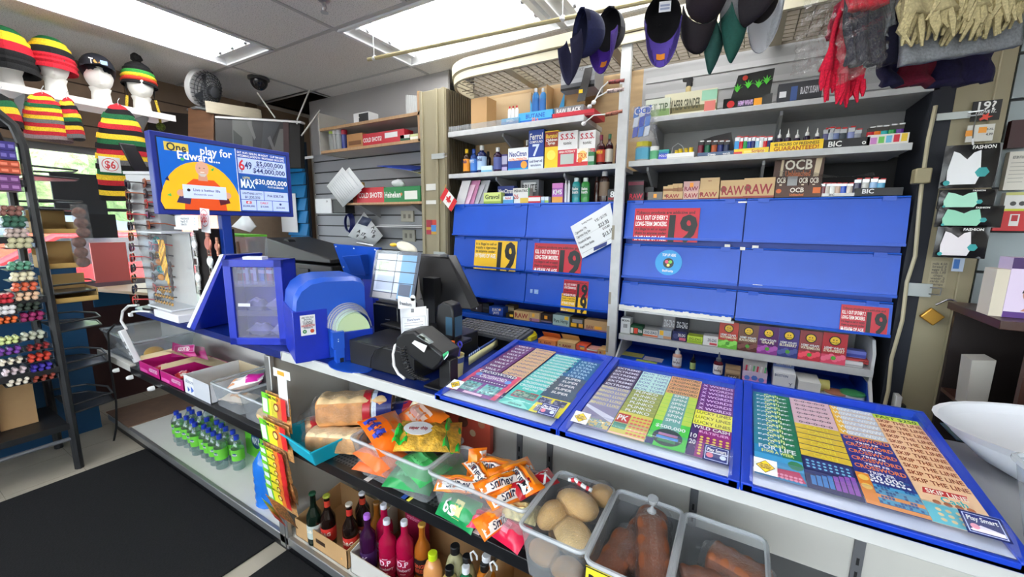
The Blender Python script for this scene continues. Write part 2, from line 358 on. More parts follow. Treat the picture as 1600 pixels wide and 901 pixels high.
for z0,z1,of,nm in((2.43,2.475,.0,'lower_rail'),(2.485,2.545,.012,'upper_rail')):
 m_=M();a_,b_=uline(of,z0),uline(of,z1);c_,d_=uline(of-.02,z0),uline(of-.02,z1);n=len(a_)
 m_.add(a_+b_+c_+d_,[f for i in range(n-1) for f in((i,i+1,n+i+1,n+i),(2*n+i,3*n+i,3*n+i+1,2*n+i+1),(i,2*n+i,2*n+i+1,i+1),(n+i,n+i+1,3*n+i+1,3*n+i))],mat((205,198,172),.5));m_.build(nm,hd)
 LAST[0].location=(0,0,0)
g_=M();gm=mat((120,112,95),.5,.3)
for i in range(52):
 x=-1.82+i*.054;g_.tube([(x,2.24 if x>-1.6 else 2.52-math.sqrt(max(0,.28**2-(x+1.6)**2)),2.437),(x,2.62,2.45)],.0028,gm,5)
for j in range(8):
 y=2.27+j*.048;g_.tube([(-1.86 if y>2.45 else-1.75,y,2.441),(1.0,y,2.441)],.0028,gm,5)
g_.build('wire_grille',hd)
for x in(-1.35,-.7,.05,.62):M().box(x-.025,x+.025,2.235,2.62,2.432,2.47,mat((175,165,140),.5)).build('crossbar',hd)
def post(x0,x1,y0,y1,lab,ridges):
 t=thing('shutter_post',lab,'post',((x0+x1)/2,y0,0))
 M().box(x0,x1,y0,y1,0,2.43,beige).build('post_body',t,bevel=.004)
 for a_,b_ in ridges:M().box(a_,b_,y0-.014,y0+.002,0,2.43,beige).build('guide_rail',t,bevel=.003)
 return t
pl=post(-2.12,-1.885,2.30,2.64,'tall beige steel shutter post left of the blue cabinet',[(-2.115,-2.09),(-1.975,-1.95),(-1.91,-1.888)])
pr=post(.66,.81,2.30,2.6,'tall beige steel shutter post right of the blue cabinet',[(.765,.808)])
gt=M()
for i in range(13):
 y=2.31+i*.026;gt.box(-1.885,-1.868,y,y+.016,.0,2.42,mat((92,84,68),.45,.3))
tag(gt.build('folding_gate'),'folded brown metal security gate beside the left beige post','gate')
struct('wall_shelf_back',M().box(-1.88,-.62,2.642,2.655,1.84,2.44,mat((186,158,118),.8,kind='wood',s=6,sc=(1,1,6),a=.08)).box(-.62,.66,2.642,2.655,1.84,2.44,mat((168,168,168),.6)).box(-1.88,.66,2.642,2.655,1.6,1.84,mat((22,22,24),.7)).box(-1.88,.66,2.642,2.655,2.44,CEIL,mat((120,112,100),.8)))
t=M()
for z in(2.16,2.26,2.35):t.box(-.60,.64,2.634,2.642,z,z+.03,mat((182,182,182),.5))
struct('trim_5',t)
mp=M().box(XM-.026,XM+.026,2.235,2.265,.0,2.43,paintw)
for z0,z1 in((.76,.92),(1.05,1.12),(1.42,1.5),(2.2,2.24)):mp.box(XM-.027,XM-.012,2.2345,2.236,z0,z1,mat((150,142,125),.7))
tag(mp.build('metal_post'),'chipped white metal upright post between the two blue cabinet halves','post')
def shelf(x0,x1,z0,z1,lab,y1=2.64,col=paintw,y0=2.30,br=(),lip=None,grp=None):
 t=thing('wall_shelf',lab,'shelf',((x0+x1)/2,y0,z0),grp)
 M().box(x0,x1,y0+.012,y1,z0+.004,z1-.004,col).build('board',t)
 M().box(x0,x1,y0,y0+.014,z0,z1,col).build('front_edge',t,bevel=.002)
 for b in br:M().prism([(y1,z0-.16),(y1,z0),(y0+.06,z0),(y0+.06,z0-.02)],'x',b-.006,b+.006,greym).build('bracket',t)
 if lip:M().box(lip[0],lip[1],y0+.001,y0+.004,z1,z1+.035,HAZY).build('plastic_lip',t)
 return t
shelf(-1.865,-.865,2.095,2.13,'white top wall shelf left of the white post, holding blue display boxes',br=(-1.45,),lip=(-1.86,-1.3))
shelf(-1.865,-.648,1.815,1.845,'long white wall shelf of medicine boxes left of the white post',br=(-1.5,-1.0))
shelf(-.592,.565,1.822,1.852,'long white wall shelf of lighter trays right of the white post',br=(-.5,.05))
shelf(-.53,.62,2.045,2.07,'white top wall shelf right of the white post, under the hanging scarves',br=(-.48,.1))
def cabinet(x0,xm,x1,lab,rows,xr=None,warn=()):
 t=thing('tobacco_cabinet',lab,'cabinet',((x0+x1)/2,2.3,.98))
 m_=M().box(x0,x1,2.34,2.64,rows[-1][0],1.635,BLUE2).box(x0-.002,x1,2.325,2.642,1.62,1.636,BLUE);m_.build('carcass',t)
 for a_,b_,kind in((x0,xm,0),(xm,x1,1)):
  for k,(z0,z1) in enumerate(rows):
   z0b=z0 if not(kind==1 and k==2 and xr) else xr
   m_=M();e=.003
   y0,y1=2.278,2.306
   m_.hexa([(a_+e,y0,z0b+.006),(b_-e,y0,z0b+.006),(b_-e,y0+.012,z0b+.006),(a_+e,y0+.012,z0b+.006),(a_+e,y1,z1-.012),(b_-e,y1,z1-.012),(b_-e,y1+.012,z1-.012),(a_+e,y1+.012,z1-.012)],BLUE)
   m_.box(a_+e,b_-e,y0-.008,y0+.006,z0b+.002,z0b+.014,BLUE)
   d=m_.build('flap_door',t)
   M().tube([(a_+e,y1+.002,z1-.006),(b_-e,y1+.002,z1-.006)],.004,mat((30,90,200),.4),6).build('hinge_rod',d)
   for hx in(.12,.88):
    x=lerp(a_,b_,hx);M().box(x-.022,x+.022,y1-.006,y1+.004,z1-.022,z1-.002,BLUE).build('hinge_plate',d)
 return t
rowsL=[(1.415,1.632),(1.195,1.41),(.985,1.19)];rowsR=[(1.425,1.64),(1.205,1.40),(1.04,1.185)]
cbl=cabinet(-1.82,-1.222,-.65,'blue metal flap-door tobacco cabinet left of the white post',rowsL)
cbr=cabinet(-.592,-.006,.592,'wider blue metal tobacco cabinet right of the white post, with chipped white strip',rowsR,xr=1.03)
def door(cab,n):return[c for c in cab.children if c.name.startswith('flap_door')][n]
def slope_y(z,z0,z1):return lerp(2.278,2.306,(z-z0)/(z1-z0))-.0025
def sticker(cab,n,c,x0,y0,x1,y1,items,name='warning_sticker',z=(0,0)):
 p0=at(*c(x0,y1),Y=2.28);p1=at(*c(x1,y0),Y=2.28);rows=rowsL if cab is cbl else rowsR;r=rows[n%3]
 b=Vector((p0.x,slope_y(p0.z,*r)-.001,p0.z));tp=Vector((p0.x,slope_y(p1.z,*r)-.001,p1.z))
 m_=M().art(b,(1,0,0),tp-b,p1.x-p0.x,p1.z-p0.z,items,off=.0006);o=m_.build(name,door(cab,n));return o
def warn(bg,white=True,small=False):
 tc=(240,235,225) if bg!=(245,195,30) else(30,25,20)
 L_=['Tobacco products are addictive and','KILL 1 OUT OF EVERY 2','LONG-TERM SMOKERS.','It is illegal to sell or supply','them to anyone under','19 YEARS OF AGE.'] if bg!=(245,195,30) else['It is illegal to sell or','supply a cigarettes','to anyone under','19 YEARS OF AGE.']
 it=[('r',0,0,1,1,bg)]
 n=len(L_);y=.93
 for i,q in enumerate(L_):
  hh=.135 if q.isupper() else .085;y-=hh*.62;it.append(('t',q,.03,y,hh,(.9 if(i==0 and n==6) else .5),(245,240,235) if q.isupper() else(30,10,10),'L'));y-=hh*.62+.02
 for dx in(-.012,0,.012):it.append(('t','19',.77+dx,.42 if n==6 else .5,.80 if n==6 else .95,.40,(14,14,14)))
 it.append(('c',.06,.07,.04,(245,240,235)));it.append(('t','Ontario',.15,.07,.07,.12,(245,240,235)))
 it.append(('c',.26,.07,.035,(245,240,235)))
 return it
RD,YL=(190,22,44),(245,195,30)
sticker(cbr,0,D,137,68,434,213,warn(RD));sticker(cbr,5,D,1043,512,1272,606,warn(RD))
sticker(cbl,1,E,182,380,380,507,warn(YL));sticker(cbl,4,E,458,396,688,524,warn(RD))
sticker(cbl,5,E,597,570,716,636,warn(RD));sticker(cbl,5,E,589,636,714,704,warn(YL))
sticker(cbr,1,D,240,256,348,362,[('c',.5,.5,.5,(40,150,215),32),('t','TOP UP HERE',.5,.8,.11,.6,'white'),('c',.5,.48,.2,(30,40,40),16),('c',.42,.53,.07,(220,80,120),10),('c',.58,.53,.07,(120,200,80),10),('c',.5,.4,.06,(240,220,120),10),('t','Bell',.36,.18,.09,.2,'white'),('t','lucky',.62,.18,.09,.25,'white')],name='round_sticker')
def patches(cab,n,c,rects,col=(225,222,210)):
 for x0,y0,x1,y1 in rects:sticker(cab,n,c,x0,y0,x1,y1,[('r',0,0,1,1,mat(col,.7,kind='noise',s=60,a=.15))],name='chipped_paint')
patches(cbr,1,D,[(540,231,566,242),(608,243,632,256)]);patches(cbr,4,D,[(662,236,692,248),(664,408,708,418)]);patches(cbr,0,D,[(600,40,640,47)])
patches(cbl,5,E,[(443,605,455,622),(462,608,482,626)],(150,180,225))
m_=M()
for i in range(40):
 x=lerp(-.592,-.02,i/40);m_.box(x,x+.0145,2.268,2.275,1.022+random.random()*.004,1.05-random.random()*.01,mat((232,230,222),.7))
m_.box(-.592,-.006,2.264,2.30,1.014,1.024,paintw);tag(m_.build('chipped_edge_strip'),'chipped white paint edge under the lower left blue flap, right cabinet','trim')
def lower(x0,x1,zs,zb,col,lab,side):
 t=thing('lower_shelving',lab,'shelving',((x0+x1)/2,2.3,0))
 M().box(x0,x1,2.312,2.64,zs-.02,zs,col).build('shelf_board',t);M().box(x0,x1,2.295,2.313,zs-.03,zs+.004,col).build('shelf_edge',t,bevel=.002)
 M().box(x0,x1,2.625,2.64,0,1.0,mat((175,172,166),.6) if side else BLUE2).build('back_panel',t)
 if side:M().box(x0,x1,2.615,2.625,zb,zs-.02,BLUE2).build('blue_back_panel',t)
 M().box(x0,x1,2.22,2.64,0,zb,BLUE).build('base_cabinet',t)
 for s,xx in((-1,x0),(1,x1)):
  if side and s==1:
   M().prism([(2.64,0),(2.22,0),(2.22,zb),(2.30,zs-.05),(2.30,zs+.08),(2.34,1.0),(2.64,1.0)],'x',xx-.012,xx,paintw).build('side_panel',t)
   M().prism([(2.60,zb),(2.23,zb),(2.31,zs-.06),(2.60,zs-.06)],'x',xx-.016,xx-.0125,BLUE2).build('side_lining',t)
  else:M().prism([(2.64,0),(2.22,0),(2.22,zb),(2.40,zs-.02),(2.40,1.0),(2.64,1.0)],'x',xx,xx+.01,BLUE2 if not side else paintw).build('side_panel',t)
lower(-1.82,-.65,.852,.735,BLUE,'blue lower shelf unit of rolling paper boxes left of the white post',0)
lower(-.592,.56,.864,.72,paintw,'white lower shelf over a blue base, right of the white post',1)
# --- goods on the wall shelves
def rect3(c,x0,y0,x1,y1,Y,zb=None):
 ym=(y0+y1)/2;a_=at(*c(x0,ym),Y=Y);b_=at(*c(x1,ym),Y=Y);xm=(x0+x1)/2
 zt=at(*c(xm,y0),Y=Y).z;z0=at(*c(xm,y1),Y=Y).z if zb is None else zb
 return a_.x,b_.x,z0,zt
def pa(bg,bands=(),texts=(),dots=()):
 it=[('r',0,0,1,1,bg)]
 for b in bands:it.append(('r',0 if len(b)==3 else b[3],b[0],1 if len(b)==3 else b[4],b[1],b[2]))
 for d in dots:it.append(('c',)+tuple(d))
 for q in texts:it.append(('t',q[0],q[4] if len(q)>4 else .5,q[1],q[2],q[5] if len(q)>5 else .85,q[3]))
 return it
def carton(c,r,Y,d,zb,body,art,label,cat='box',group=None,name='carton',tilt=0,lid=0,open_=0):
 x0,x1,z0,z1=rect3(c,*r,Y,zb)
 m_=M();bm_=mat(body,.5)
 if open_:
  t_=.0025;m_.box(x0,x1,Y,Y+t_,z0,z1,bm_).box(x0,x1,Y+d-t_,Y+d,z0,z1+(open_ if open_>.01 else 0),bm_).box(x0,x0+t_,Y,Y+d,z0,z1,bm_).box(x1-t_,x1,Y,Y+d,z0,z1,bm_).box(x0,x1,Y,Y+d,z0,z0+t_,bm_)
 else:m_.box(x0,x1,Y,Y+d,z0,z1,bm_)
 if lid:m_.hexa([(x0,Y+d-.003,z1),(x1,Y+d-.003,z1),(x1,Y+d,z1),(x0,Y+d,z1),(x0,Y+d*.6,z1+lid),(x1,Y+d*.6,z1+lid),(x1,Y+d*.6+.003,z1+lid),(x0,Y+d*.6+.003,z1+lid)],bm_)
 if art:m_.art((x0,Y,z0),(1,0,0),(0,0,1),x1-x0,z1-z0,art,off=.0007)
 return tag(m_.build(name,bevel=.0012),label,cat,group)
def bottle(c,cx,y0,y1,wpx,Y,zb,body,cap,label,group=None,lab=None,kind='med',name='bottle',cat='bottle',lt=None,n=14):
 """upright bottle: glass or plastic body, cap and printed label as parts"""
 p=at(*c(cx,y1),Y=Y);zt=at(*c(cx,y0),Y=Y).z;q=at(*c(cx+wpx/2,(y0+y1)/2),Y=Y);r=abs(q.x-at(*c(cx,(y0+y1)/2),Y=Y).x);h=zt-zb
 t=thing(name,label,cat,(p.x,Y+r,zb),group)
 prof={'med':[(.92,0),(1,.02),(1,.66),(.9,.73),(.42,.80),(.40,.84)],'wine':[(.95,0),(1,.015),(1,.6),(.85,.68),(.4,.76),(.34,.97)],'nozzle':[(.95,0),(1,.02),(1,.52),(.9,.58),(.5,.62)],'jar':[(.95,0),(1,.03),(1,.72),(.85,.78)],'shampoo':[(.95,0),(1,.03),(1,.76),(.7,.84),(.5,.86)],'flat':[(.95,0),(1,.02),(1,.8),(.6,.88),(.4,.9)]}[kind]
 sy=.6 if kind in('shampoo','flat') else 1
 bm_=mat(body,.15) if not isinstance(body,bpy.types.Material) else body
 M().lathe([(a_*r,b_*h) for a_,b_ in prof],bm_,n=n,sy=sy).build('bottle_body',t,local=True)
 cz=prof[-1][1]*h;cr={'med':.46,'wine':.4,'nozzle':.55,'jar':.95,'shampoo':.55,'flat':.42}[kind]*r
 if kind=='nozzle':M().lathe([(cr,cz-.001),(cr,cz+.12*h),(cr*.45,cz+.16*h),(cr*.18,h)],mat(cap,.4),n=n).build('nozzle_cap',t,local=True)
 elif kind=='wine':M().lathe([(cr,h*.84),(cr,h)],mat(cap,.35),n=n).build('foil_cap',t,local=True)
 else:M().lathe([(cr,cz-.002),(cr,h*.99),(cr*.9,h)],mat(cap,.4),n=n).build('screw_cap',t,local=True)
 if lab:
  z0,z1={'med':(.12,.6),'wine':(.12,.52),'nozzle':(.08,.48),'jar':(.12,.68),'shampoo':(.2,.66),'flat':(.15,.7)}[kind]
  lb=M().lathe([(r*1.015,z0*h),(r*1.015,z1*h)],mat(lab,.5),n=n,cap=False,sy=sy)
  if lt:
   for i,(s,col) in enumerate(lt):lb.art((-r*.75,-r*1.03*sy-.0005,z0*h),(1,0,0),(0,0,1),r*1.5,(z1-z0)*h,[('t',s,.5,.78-i*.3,.26,.95,col)])
  lb.build('label',t,local=True)
 return t
y_=2.345
GB='medicine bottles and boxes on the wall shelf'
carton(A,(210,272,302,452),2.36,.12,2.13,'kraft',None,'plain tan cardboard box standing upright on the top left shelf',name='cardboard_box')
carton(A,(302,262,560,448),2.56,.07,2.13,(196,168,128),None,'wide flat cardboard sheet box leaning at the back of the top left shelf',name='cardboard_box')
carton(A,(388,392,490,432),2.315,.05,2.13,(60,165,205),pa((60,165,205),[(.1,.5,(40,120,180))],[('SPEED',.6,.35,'white')]),'small light blue tray of red capped lighters, top left shelf','tray',name='display_tray',open_=.001)
for i,x in enumerate((430,450,472)):bottle(A,x,322+i*-3,418,20,2.33,2.135,(225,225,225),'red','tiny red topped tube standing in the light blue tray','red topped tubes in the small blue tray',kind='flat',name='glue_tube',cat='tube')
carton(A,(490,352,688,412),2.33,.16,2.13,(70,170,225),pa((70,170,225),[(.05,.28,(30,100,190))],[('BUTANE',.62,.4,(20,80,180)),('25 x',.3,.3,'orange',.5,.3)]),'light blue display carton of tall spray cans, top left shelf','display box',name='display_box',open_=.001)
p=rect3(A,490,230,700,420,2.33,2.13)
tag(M().prism([(p[0],2.13),(p[0],2.13+.19),(p[0]+.05,2.13+.06),(p[1]-.06,2.13+.06),(p[1]-.004,2.13+.20),(p[1]-.004,2.13)],'y',2.485,2.488,mat((70,170,225))).build('display_card'),'light blue notched back card behind the tall spray cans','display card')
for x in(577,620):bottle(A,x,212,400,40,2.39,2.134,(50,130,200),(225,230,235),'tall blue spray can with a white top, %s of the pair'%('left' if x==577 else 'right'),'tall spray cans on the top shelf',lab=(40,110,185),kind='flat',name='spray_can',cat='can')
carton(A,(682,352,932,400),2.33,.2,2.13,(190,30,50),pa((190,30,50),[(.1,.4,(150,20,35))]),'flat red carton under the grey box on the top left shelf')
carton(A,(700,322,868,366),2.34,.16,at(*A(780,366),Y=2.34).z,(120,122,126),pa((120,122,126),[],[('RAW BLACK',.5,.6,(230,230,230))]),'grey printed carton lying on the flat red carton')
p0=rect3(A,690,205,880,345,2.5,None)
tag(M().box(p0[0],p0[1],2.5,2.503,p0[2],p0[3],'kraft').box(p0[0],p0[0]+.003,2.40,2.5,p0[2],p0[3],'kraft').hexa([(p0[1],2.36,p0[2]),(p0[1]+.05,2.36,p0[2]),(p0[1]+.05,2.365,p0[2]),(p0[1],2.365,p0[2]),(p0[1]+.02,2.42,p0[3]+.06),(p0[1]+.07,2.42,p0[3]+.06),(p0[1]+.07,2.425,p0[3]+.06),(p0[1]+.02,2.425,p0[3]+.06)],mat((50,48,48))).art((p0[1]+.005,2.375,p0[2]+.05),(1,0,0),(0,0,1),.025,.02,[('r',0,0,1,1,'yellow')],off=.003).build('open_carton'),'open kraft carton with a black raised side flap, top left shelf','box')
carton(A,(738,95,935,222),2.42,.17,at(*A(830,222),Y=2.42).z,(165,168,172),pa((168,170,174),[(0,.12,'black'),(.12,.3,(90,92,96)),(.5,.8,(150,152,156))],[('SMOKE',.88,.14,(110,110,110))]),'large silver carton on the open kraft carton, behind the navy cap')
Z2=1.845
bottle(A,173,570,706,36,y_,Z2,(60,40,25),'yellow','brown syrup bottle with a yellow cap, leftmost on the medicine shelf',GB,lab=(240,150,40),lt=[('Halls','navy')])
bottle(A,215,570,706,36,y_,Z2,(25,60,130),(40,80,170),'blue bottle with a blue cap, second on the medicine shelf',GB,lab=(70,130,210),lt=[('PEPTO','white')])
bottle(A,258,548,702,48,y_,Z2,(30,40,90),'white','navy bottle with a white cap and pale label on the medicine shelf',GB,lab=(170,200,235),lt=[('Herbal','navy')])
bottle(A,300,585,690,30,2.42,Z2,(30,25,35),'black','small dark bottle behind the white capped bottle, medicine shelf',GB,kind='med')
carton(A,(270,672,332,698),y_,.04,Z2,(200,225,235),pa((205,228,238),[(0,.4,(110,180,215))]),'small pale blue box lying beside the navy bottle',group=GB)
bottle(A,353,560,694,44,y_,Z2,(50,25,55),'white','dark syrup bottle with a white cap left of the powder box',GB,lab=(80,90,150))
carton(A,(366,605,422,692),2.38,.05,Z2,(60,50,110),pa((70,60,120),[(.45,.9,(190,190,215)),(.1,.3,(180,170,210))]),'dark purple medicine box beside the blue powder box',group=GB)
def neo(y):return pa((25,80,170),[(.45,1,(235,240,245)),(.0,.12,(30,150,200))],[('NeoCitran',.74,.22,(20,50,140)),('EXTRA STRENGTH',.5,.11,(235,120,30))],[(.8,.25,.16,(245,160,50))])
carton(A,(428,566,545,692),y_,.06,Z2,(30,80,160),neo(0),'blue and white cold remedy box with an orange drink picture, medicine shelf',group=GB)
bottle(A,530,518,660,30,2.43,Z2,(90,40,25),'white','brown bottle behind the blue powder box',GB)
carton(A,(548,460,636,684),y_,.075,Z2,(20,60,150),pa((20,62,155),[(0,.32,(215,225,235))],[('Ferrol',.84,.16,'white'),('COMPOUND',.7,.06,'white'),('7',.5,.3,(210,225,245)),('cod liver oil',.22,.07,(30,50,110)),('emulsion',.12,.06,(30,50,110))]),'tall blue tonic box with a white fish mark, medicine shelf',group=GB)
carton(A,(643,466,720,677),y_,.07,Z2,(235,190,25),pa((240,200,30),[(.58,.97,(150,50,25))],[('Baratol',.87,.11,(245,210,60)),('Children',.76,.07,'white'),('Syrup',.68,.07,'white')],[(.5,.36,.13,(250,225,90))]),'tall yellow and brown syrup box, medicine shelf',group=GB)
def sss():return pa((228,228,228),[(0,.5,(200,28,60)),(.1,.38,(180,190,185),.15,.85)],[('S.S.S.',.86,.16,(190,20,50)),('tonic',.68,.09,(60,60,60)),('HIGH POTENCY',.44,.06,'white')])
carton(A,(720,468,832,666),y_,.08,Z2,(225,225,225),sss(),'white and red iron tonic box, left of the pair',group=GB)
carton(A,(843,465,938,662),2.365,.08,Z2,(225,225,225),sss(),'white and red iron tonic box, right of the pair',group=GB)
carton(A,(830,570,896,660),2.315,.045,Z2,(240,235,225),pa((243,236,222),[(.0,.25,(200,30,40))],[('TRX',.6,.3,(220,100,30))],[(.5,.6,.28,(250,210,120)),(.3,.35,.15,(235,120,40))]),'small cream and orange box in front of the tonic boxes',group=GB)
carton(A,(896,590,932,656),2.32,.04,Z2,(40,120,70),pa((40,120,70),[(.3,.7,(180,200,190))]),'small green box at the foot of the right tonic box',group=GB)
bottle(A,960,488,656,50,y_,Z2,(60,18,24),(120,30,60),'dark red tonic bottle with a yellow-red label, medicine shelf',GB,lab=(190,60,40),kind='wine',lt=[('MAGNUM','yellow')])
bottle(A,1010,482,650,46,2.36,Z2,(52,16,22),(30,90,60),'dark tonic wine bottle with a green foil top, medicine shelf',GB,lab=(200,195,180),kind='wine')
bottle(A,1070,474,646,44,y_,Z2,(60,14,26),(50,14,24),'dark tonic wine bottle with a maroon top, nearest the white post',GB,lab=(80,20,34),kind='wine')
Z3=1.637;GC='small goods on top of the left blue cabinet'
for i,(x,co) in enumerate(((150,(225,225,225)),(178,(235,195,215)),(205,(215,140,180)),(232,(200,200,205)),(262,(190,192,196)))):
 a_=at(*A(x,884),Y=2.34+.012*i);zt=Z3+.165
 m_=M().hexa([(a_.x-.05,a_.y,Z3),(a_.x+.028,a_.y,Z3),(a_.x+.028,a_.y+.006,Z3),(a_.x-.05,a_.y+.006,Z3),(a_.x+.0,a_.y+.02,zt-.03*(i%2)),(a_.x+.075,a_.y+.02,zt-.03*(i%2)),(a_.x+.075,a_.y+.026,zt-.03*(i%2)),(a_.x+.0,a_.y+.026,zt-.03*(i%2))],mat(co))
 tag(m_.build('blister_pack'),'%s blister pack leaning at the left end of the cabinet top'%['white outermost','pale pink','deeper pink','light grey','darker grey'][i],'packet',GC)
carton(A,(285,828,385,886),y_-.02,.05,Z3,(200,215,120),pa((205,220,130),[(.0,.2,(150,180,80))],[('Gravol',.62,.42,(30,60,30))]),'pale green travel sickness box at the front of the cabinet top',group=GC)
carton(A,(366,790,462,888),2.40,.05,Z3,(30,50,120),pa((32,52,125),[(.2,.45,(60,120,190))],[('NeoCitran',.72,.25,'white')]),'navy cold remedy box behind the pale green box',group=GC)
carton(A,(398,850,456,888),2.345,.04,Z3,(120,190,225),pa((225,235,240),[(0,.5,(80,160,210))],[('Advil',.75,.35,(200,40,50))]),'small blue and white pill box on the cabinet top',group=GC)
carton(A,(456,802,552,888),2.36,.05,Z3,(235,235,228),pa((238,238,230),[(0,.35,(225,190,70),.45,1),(.35,1,(60,150,90),.93,1)],[('26',.45,.3,(200,50,40),.2,.3),('PEDIATRIC',.82,.16,(60,60,60))]),'white pill box with a red 26 and a yellow stripe on the cabinet top',group=GC)
carton(A,(502,755,606,840),2.46,.08,Z3,(130,134,138),pa((135,138,142),[(.5,.9,(225,225,225),.15,.85)],[('BRUTE',.7,.25,(60,60,60))]),'grey display box at the back of the cabinet top',group=GC)
carton(A,(546,848,616,888),2.35,.04,Z3,(200,50,50),pa((235,230,225),[(0,.25,'red'),(.8,1,'red')]),'small red and white pill box on the cabinet top',group=GC)
for i,(a0,a1) in enumerate(((620,640),(642,664))):carton(A,(a0,852,a1,888),2.35,.04,Z3,(200,215,225),pa((215,225,232),[(0,.4,((90,160,200),(160,200,90))[i])]),'tiny white box with a %s band on the cabinet top'%('blue','green')[i],group=GC)
carton(A,(686,773,748,886),y_,.05,Z3,(170,90,180),pa((175,95,185),[(.0,.3,(225,160,60)),(.75,1,(215,130,200))],[('KMS',.55,.25,'white')]),'purple and orange hair care box on the cabinet top',group=GC)
for i,x in enumerate((760,778)):bottle(A,x,757,884,15,2.35,Z3,(220,222,225),(235,235,235),'slim white tube %s on the cabinet top'%('left of its twin','right of its twin')[i],GC,kind='flat',name='slim_tube',cat='tube',n=10)
bottle(A,815,740,888,48,2.35,Z3,(40,150,150),(205,220,220),'teal bath oil bottle with a white cap on the cabinet top',GC,lab=(40,130,135),kind='shampoo',lt=[('Radox','white'),('bath','white')])
bottle(A,869,740,888,50,2.35,Z3,(60,150,70),(215,225,215),'green bath oil bottle with a white cap on the cabinet top',GC,lab=(50,135,65),kind='shampoo',lt=[('Radox','white'),('bath','white')])
bottle(A,978,702,886,58,2.35,Z3,(45,26,22),(190,190,190),'tall dark brown bottle with a grey cap on the cabinet top',GC,lab=(120,100,80),kind='shampoo')
bottle(A,938,735,886,30,2.42,Z3,(60,30,25),(60,40,35),'thin dark bottle behind the tall brown bottle',GC,kind='shampoo')
carton(A,(1010,808,1066,886),2.36,.05,Z3,(20,20,22),pa((22,22,24),[],[('8',.6,.5,'white'),('MAX',.25,.2,'red')]),'small black box with a white 8, left of the white post',group=GC)
Z4=1.852;GL='goods on the lighter shelf'
bottle(B,222,505,622,92,2.33,Z4,mat((205,190,30),.1,kind='clear',haze=.5),(215,205,60),'square yellow cooking oil bottle just right of the white post',GL,lab=(90,170,200),kind='jar',n=8)
bottle(B,290,533,614,54,2.33,Z4,(225,230,225),'white','small white jar with a green label beside the yellow oil',GL,lab=(100,180,130),kind='jar')
carton(B,(320,575,372,608),2.33,.05,Z4,(60,70,190),pa((60,72,195),[(.0,.4,(90,100,215))],[('POLO',.65,.35,'white')]),'small blue packet beside the white jar',group=GL)
carton(B,(322,553,380,578),2.35,.05,at(*B(350,576),Y=2.35).z,(50,170,160),pa((50,172,160),[(.1,.5,(40,130,170))]),'small teal packet on top of the blue packet',group=GL)
carton(B,(368,572,520,606),2.32,.06,Z4,(228,228,224),pa((230,230,226),[(.0,.3,(200,200,196))]),'flat white tray of yellow toy tins on the lighter shelf','tray',GL,open_=.001,name='display_tray')
for i,(x,yy) in enumerate(((440,548),(470,545),(500,540),(420,556))):bottle(B,x,yy,590,26,2.34+.004*(i%2),Z4+.005,(225,195,30),(200,170,40),'little yellow tin in the flat white tray','little yellow tins in the white tray',kind='jar',name='yellow_tin',cat='tin',n=12)
a_=[at(*B(x,590),Y=2.33) for x in(400,430,460)]
tag(M().tube([at(*B(x,y),Y=2.335) for x,y in((395,580),(400,540),(430,518),(455,535),(470,575))],.0015,mat((180,182,185),.3),6).build('wire_loop'),'thin grey wire loop sticking up from the white tray','wire')
def lighter(c,cx,yt,Y,zb,col,label,group,w_=.0125,head='silver',d=.0065,proto={}):
 """pocket lighter: body, metal head, thumb button"""
 p=at(*c(cx,yt),Y=Y);h=p.z-zb
 t=thing('lighter',label,'lighter',(p.x,Y,zb),group)
 M().lathe([(1,0),(1,1)],mat(col,.25),n=10).build('lighter_body',t,local=True);b_=t.children[0];b_.scale=(w_,d,h*.72)
 M().box(-w_*.92,w_*.92,-d*.9,d*.9,h*.72,h*.93,mat(head,.3,.6) if head=='silver' else mat(head,.4)).build('lighter_head',t,local=True,bevel=.001)
 M().box(-w_*.3,w_*1.0,-d*.8,d*.8,h*.93,h,mat((200,40,40) if head=='silver' else(235,235,235),.4)).build('thumb_button',t,local=True)
 return t
carton(B,(540,566,745,592),2.325,.10,Z4,(70,90,120),pa((72,95,128),[(0,.25,(40,50,70))],[('Djeep',.5,.5,'white',.4,.3),('torch',.5,.5,(220,220,220),.8,.25)]),'low blue-grey tray of chunky torch lighters','tray',GL,open_=.001,name='display_tray')
for i,(x,co) in enumerate(((562,'maroon'),(600,(20,100,70)),(637,(170,80,40)),(672,(40,50,110)),(706,(50,60,90)))):lighter(B,x,505,2.338,Z4+.004,co,'%s chunky torch lighter in the blue-grey tray'%['dark red','dark green','rust orange','navy','slate blue'][i],'torch lighters in the blue-grey tray',w_=.014,d=.01,head=(30,30,32))
p=rect3(B,560,462,750,560,2.41,Z4+.02);tag(M().prism([(p[0],p[2]),(p[0]-.005,p[3]-.03),(p[0]+.06,p[3]-.012),(p[1]-.02,p[3]),(p[1],p[2]+.02),(p[1]-.01,p[2])],'y',2.41,2.416,mat((40,34,34),.5)).box(p[0]+.05,p[1]-.03,2.4085,2.4095,p[3]-.06,p[3]-.035,mat((120,60,50))).build('display_card'),'dark curved back card behind the torch lighters','display card',GL)
carton(B,(745,545,940,575),2.325,.06,Z4,(235,200,40),pa((238,205,45),[(.1,.5,(210,60,50),.0,.25),(.2,.6,(245,225,120),.3,.9)],[('Scripto',.5,.5,(180,40,40),.7,.4)]),'low yellow tray of mixed pocket lighters','tray',GL,open_=.001,name='display_tray')
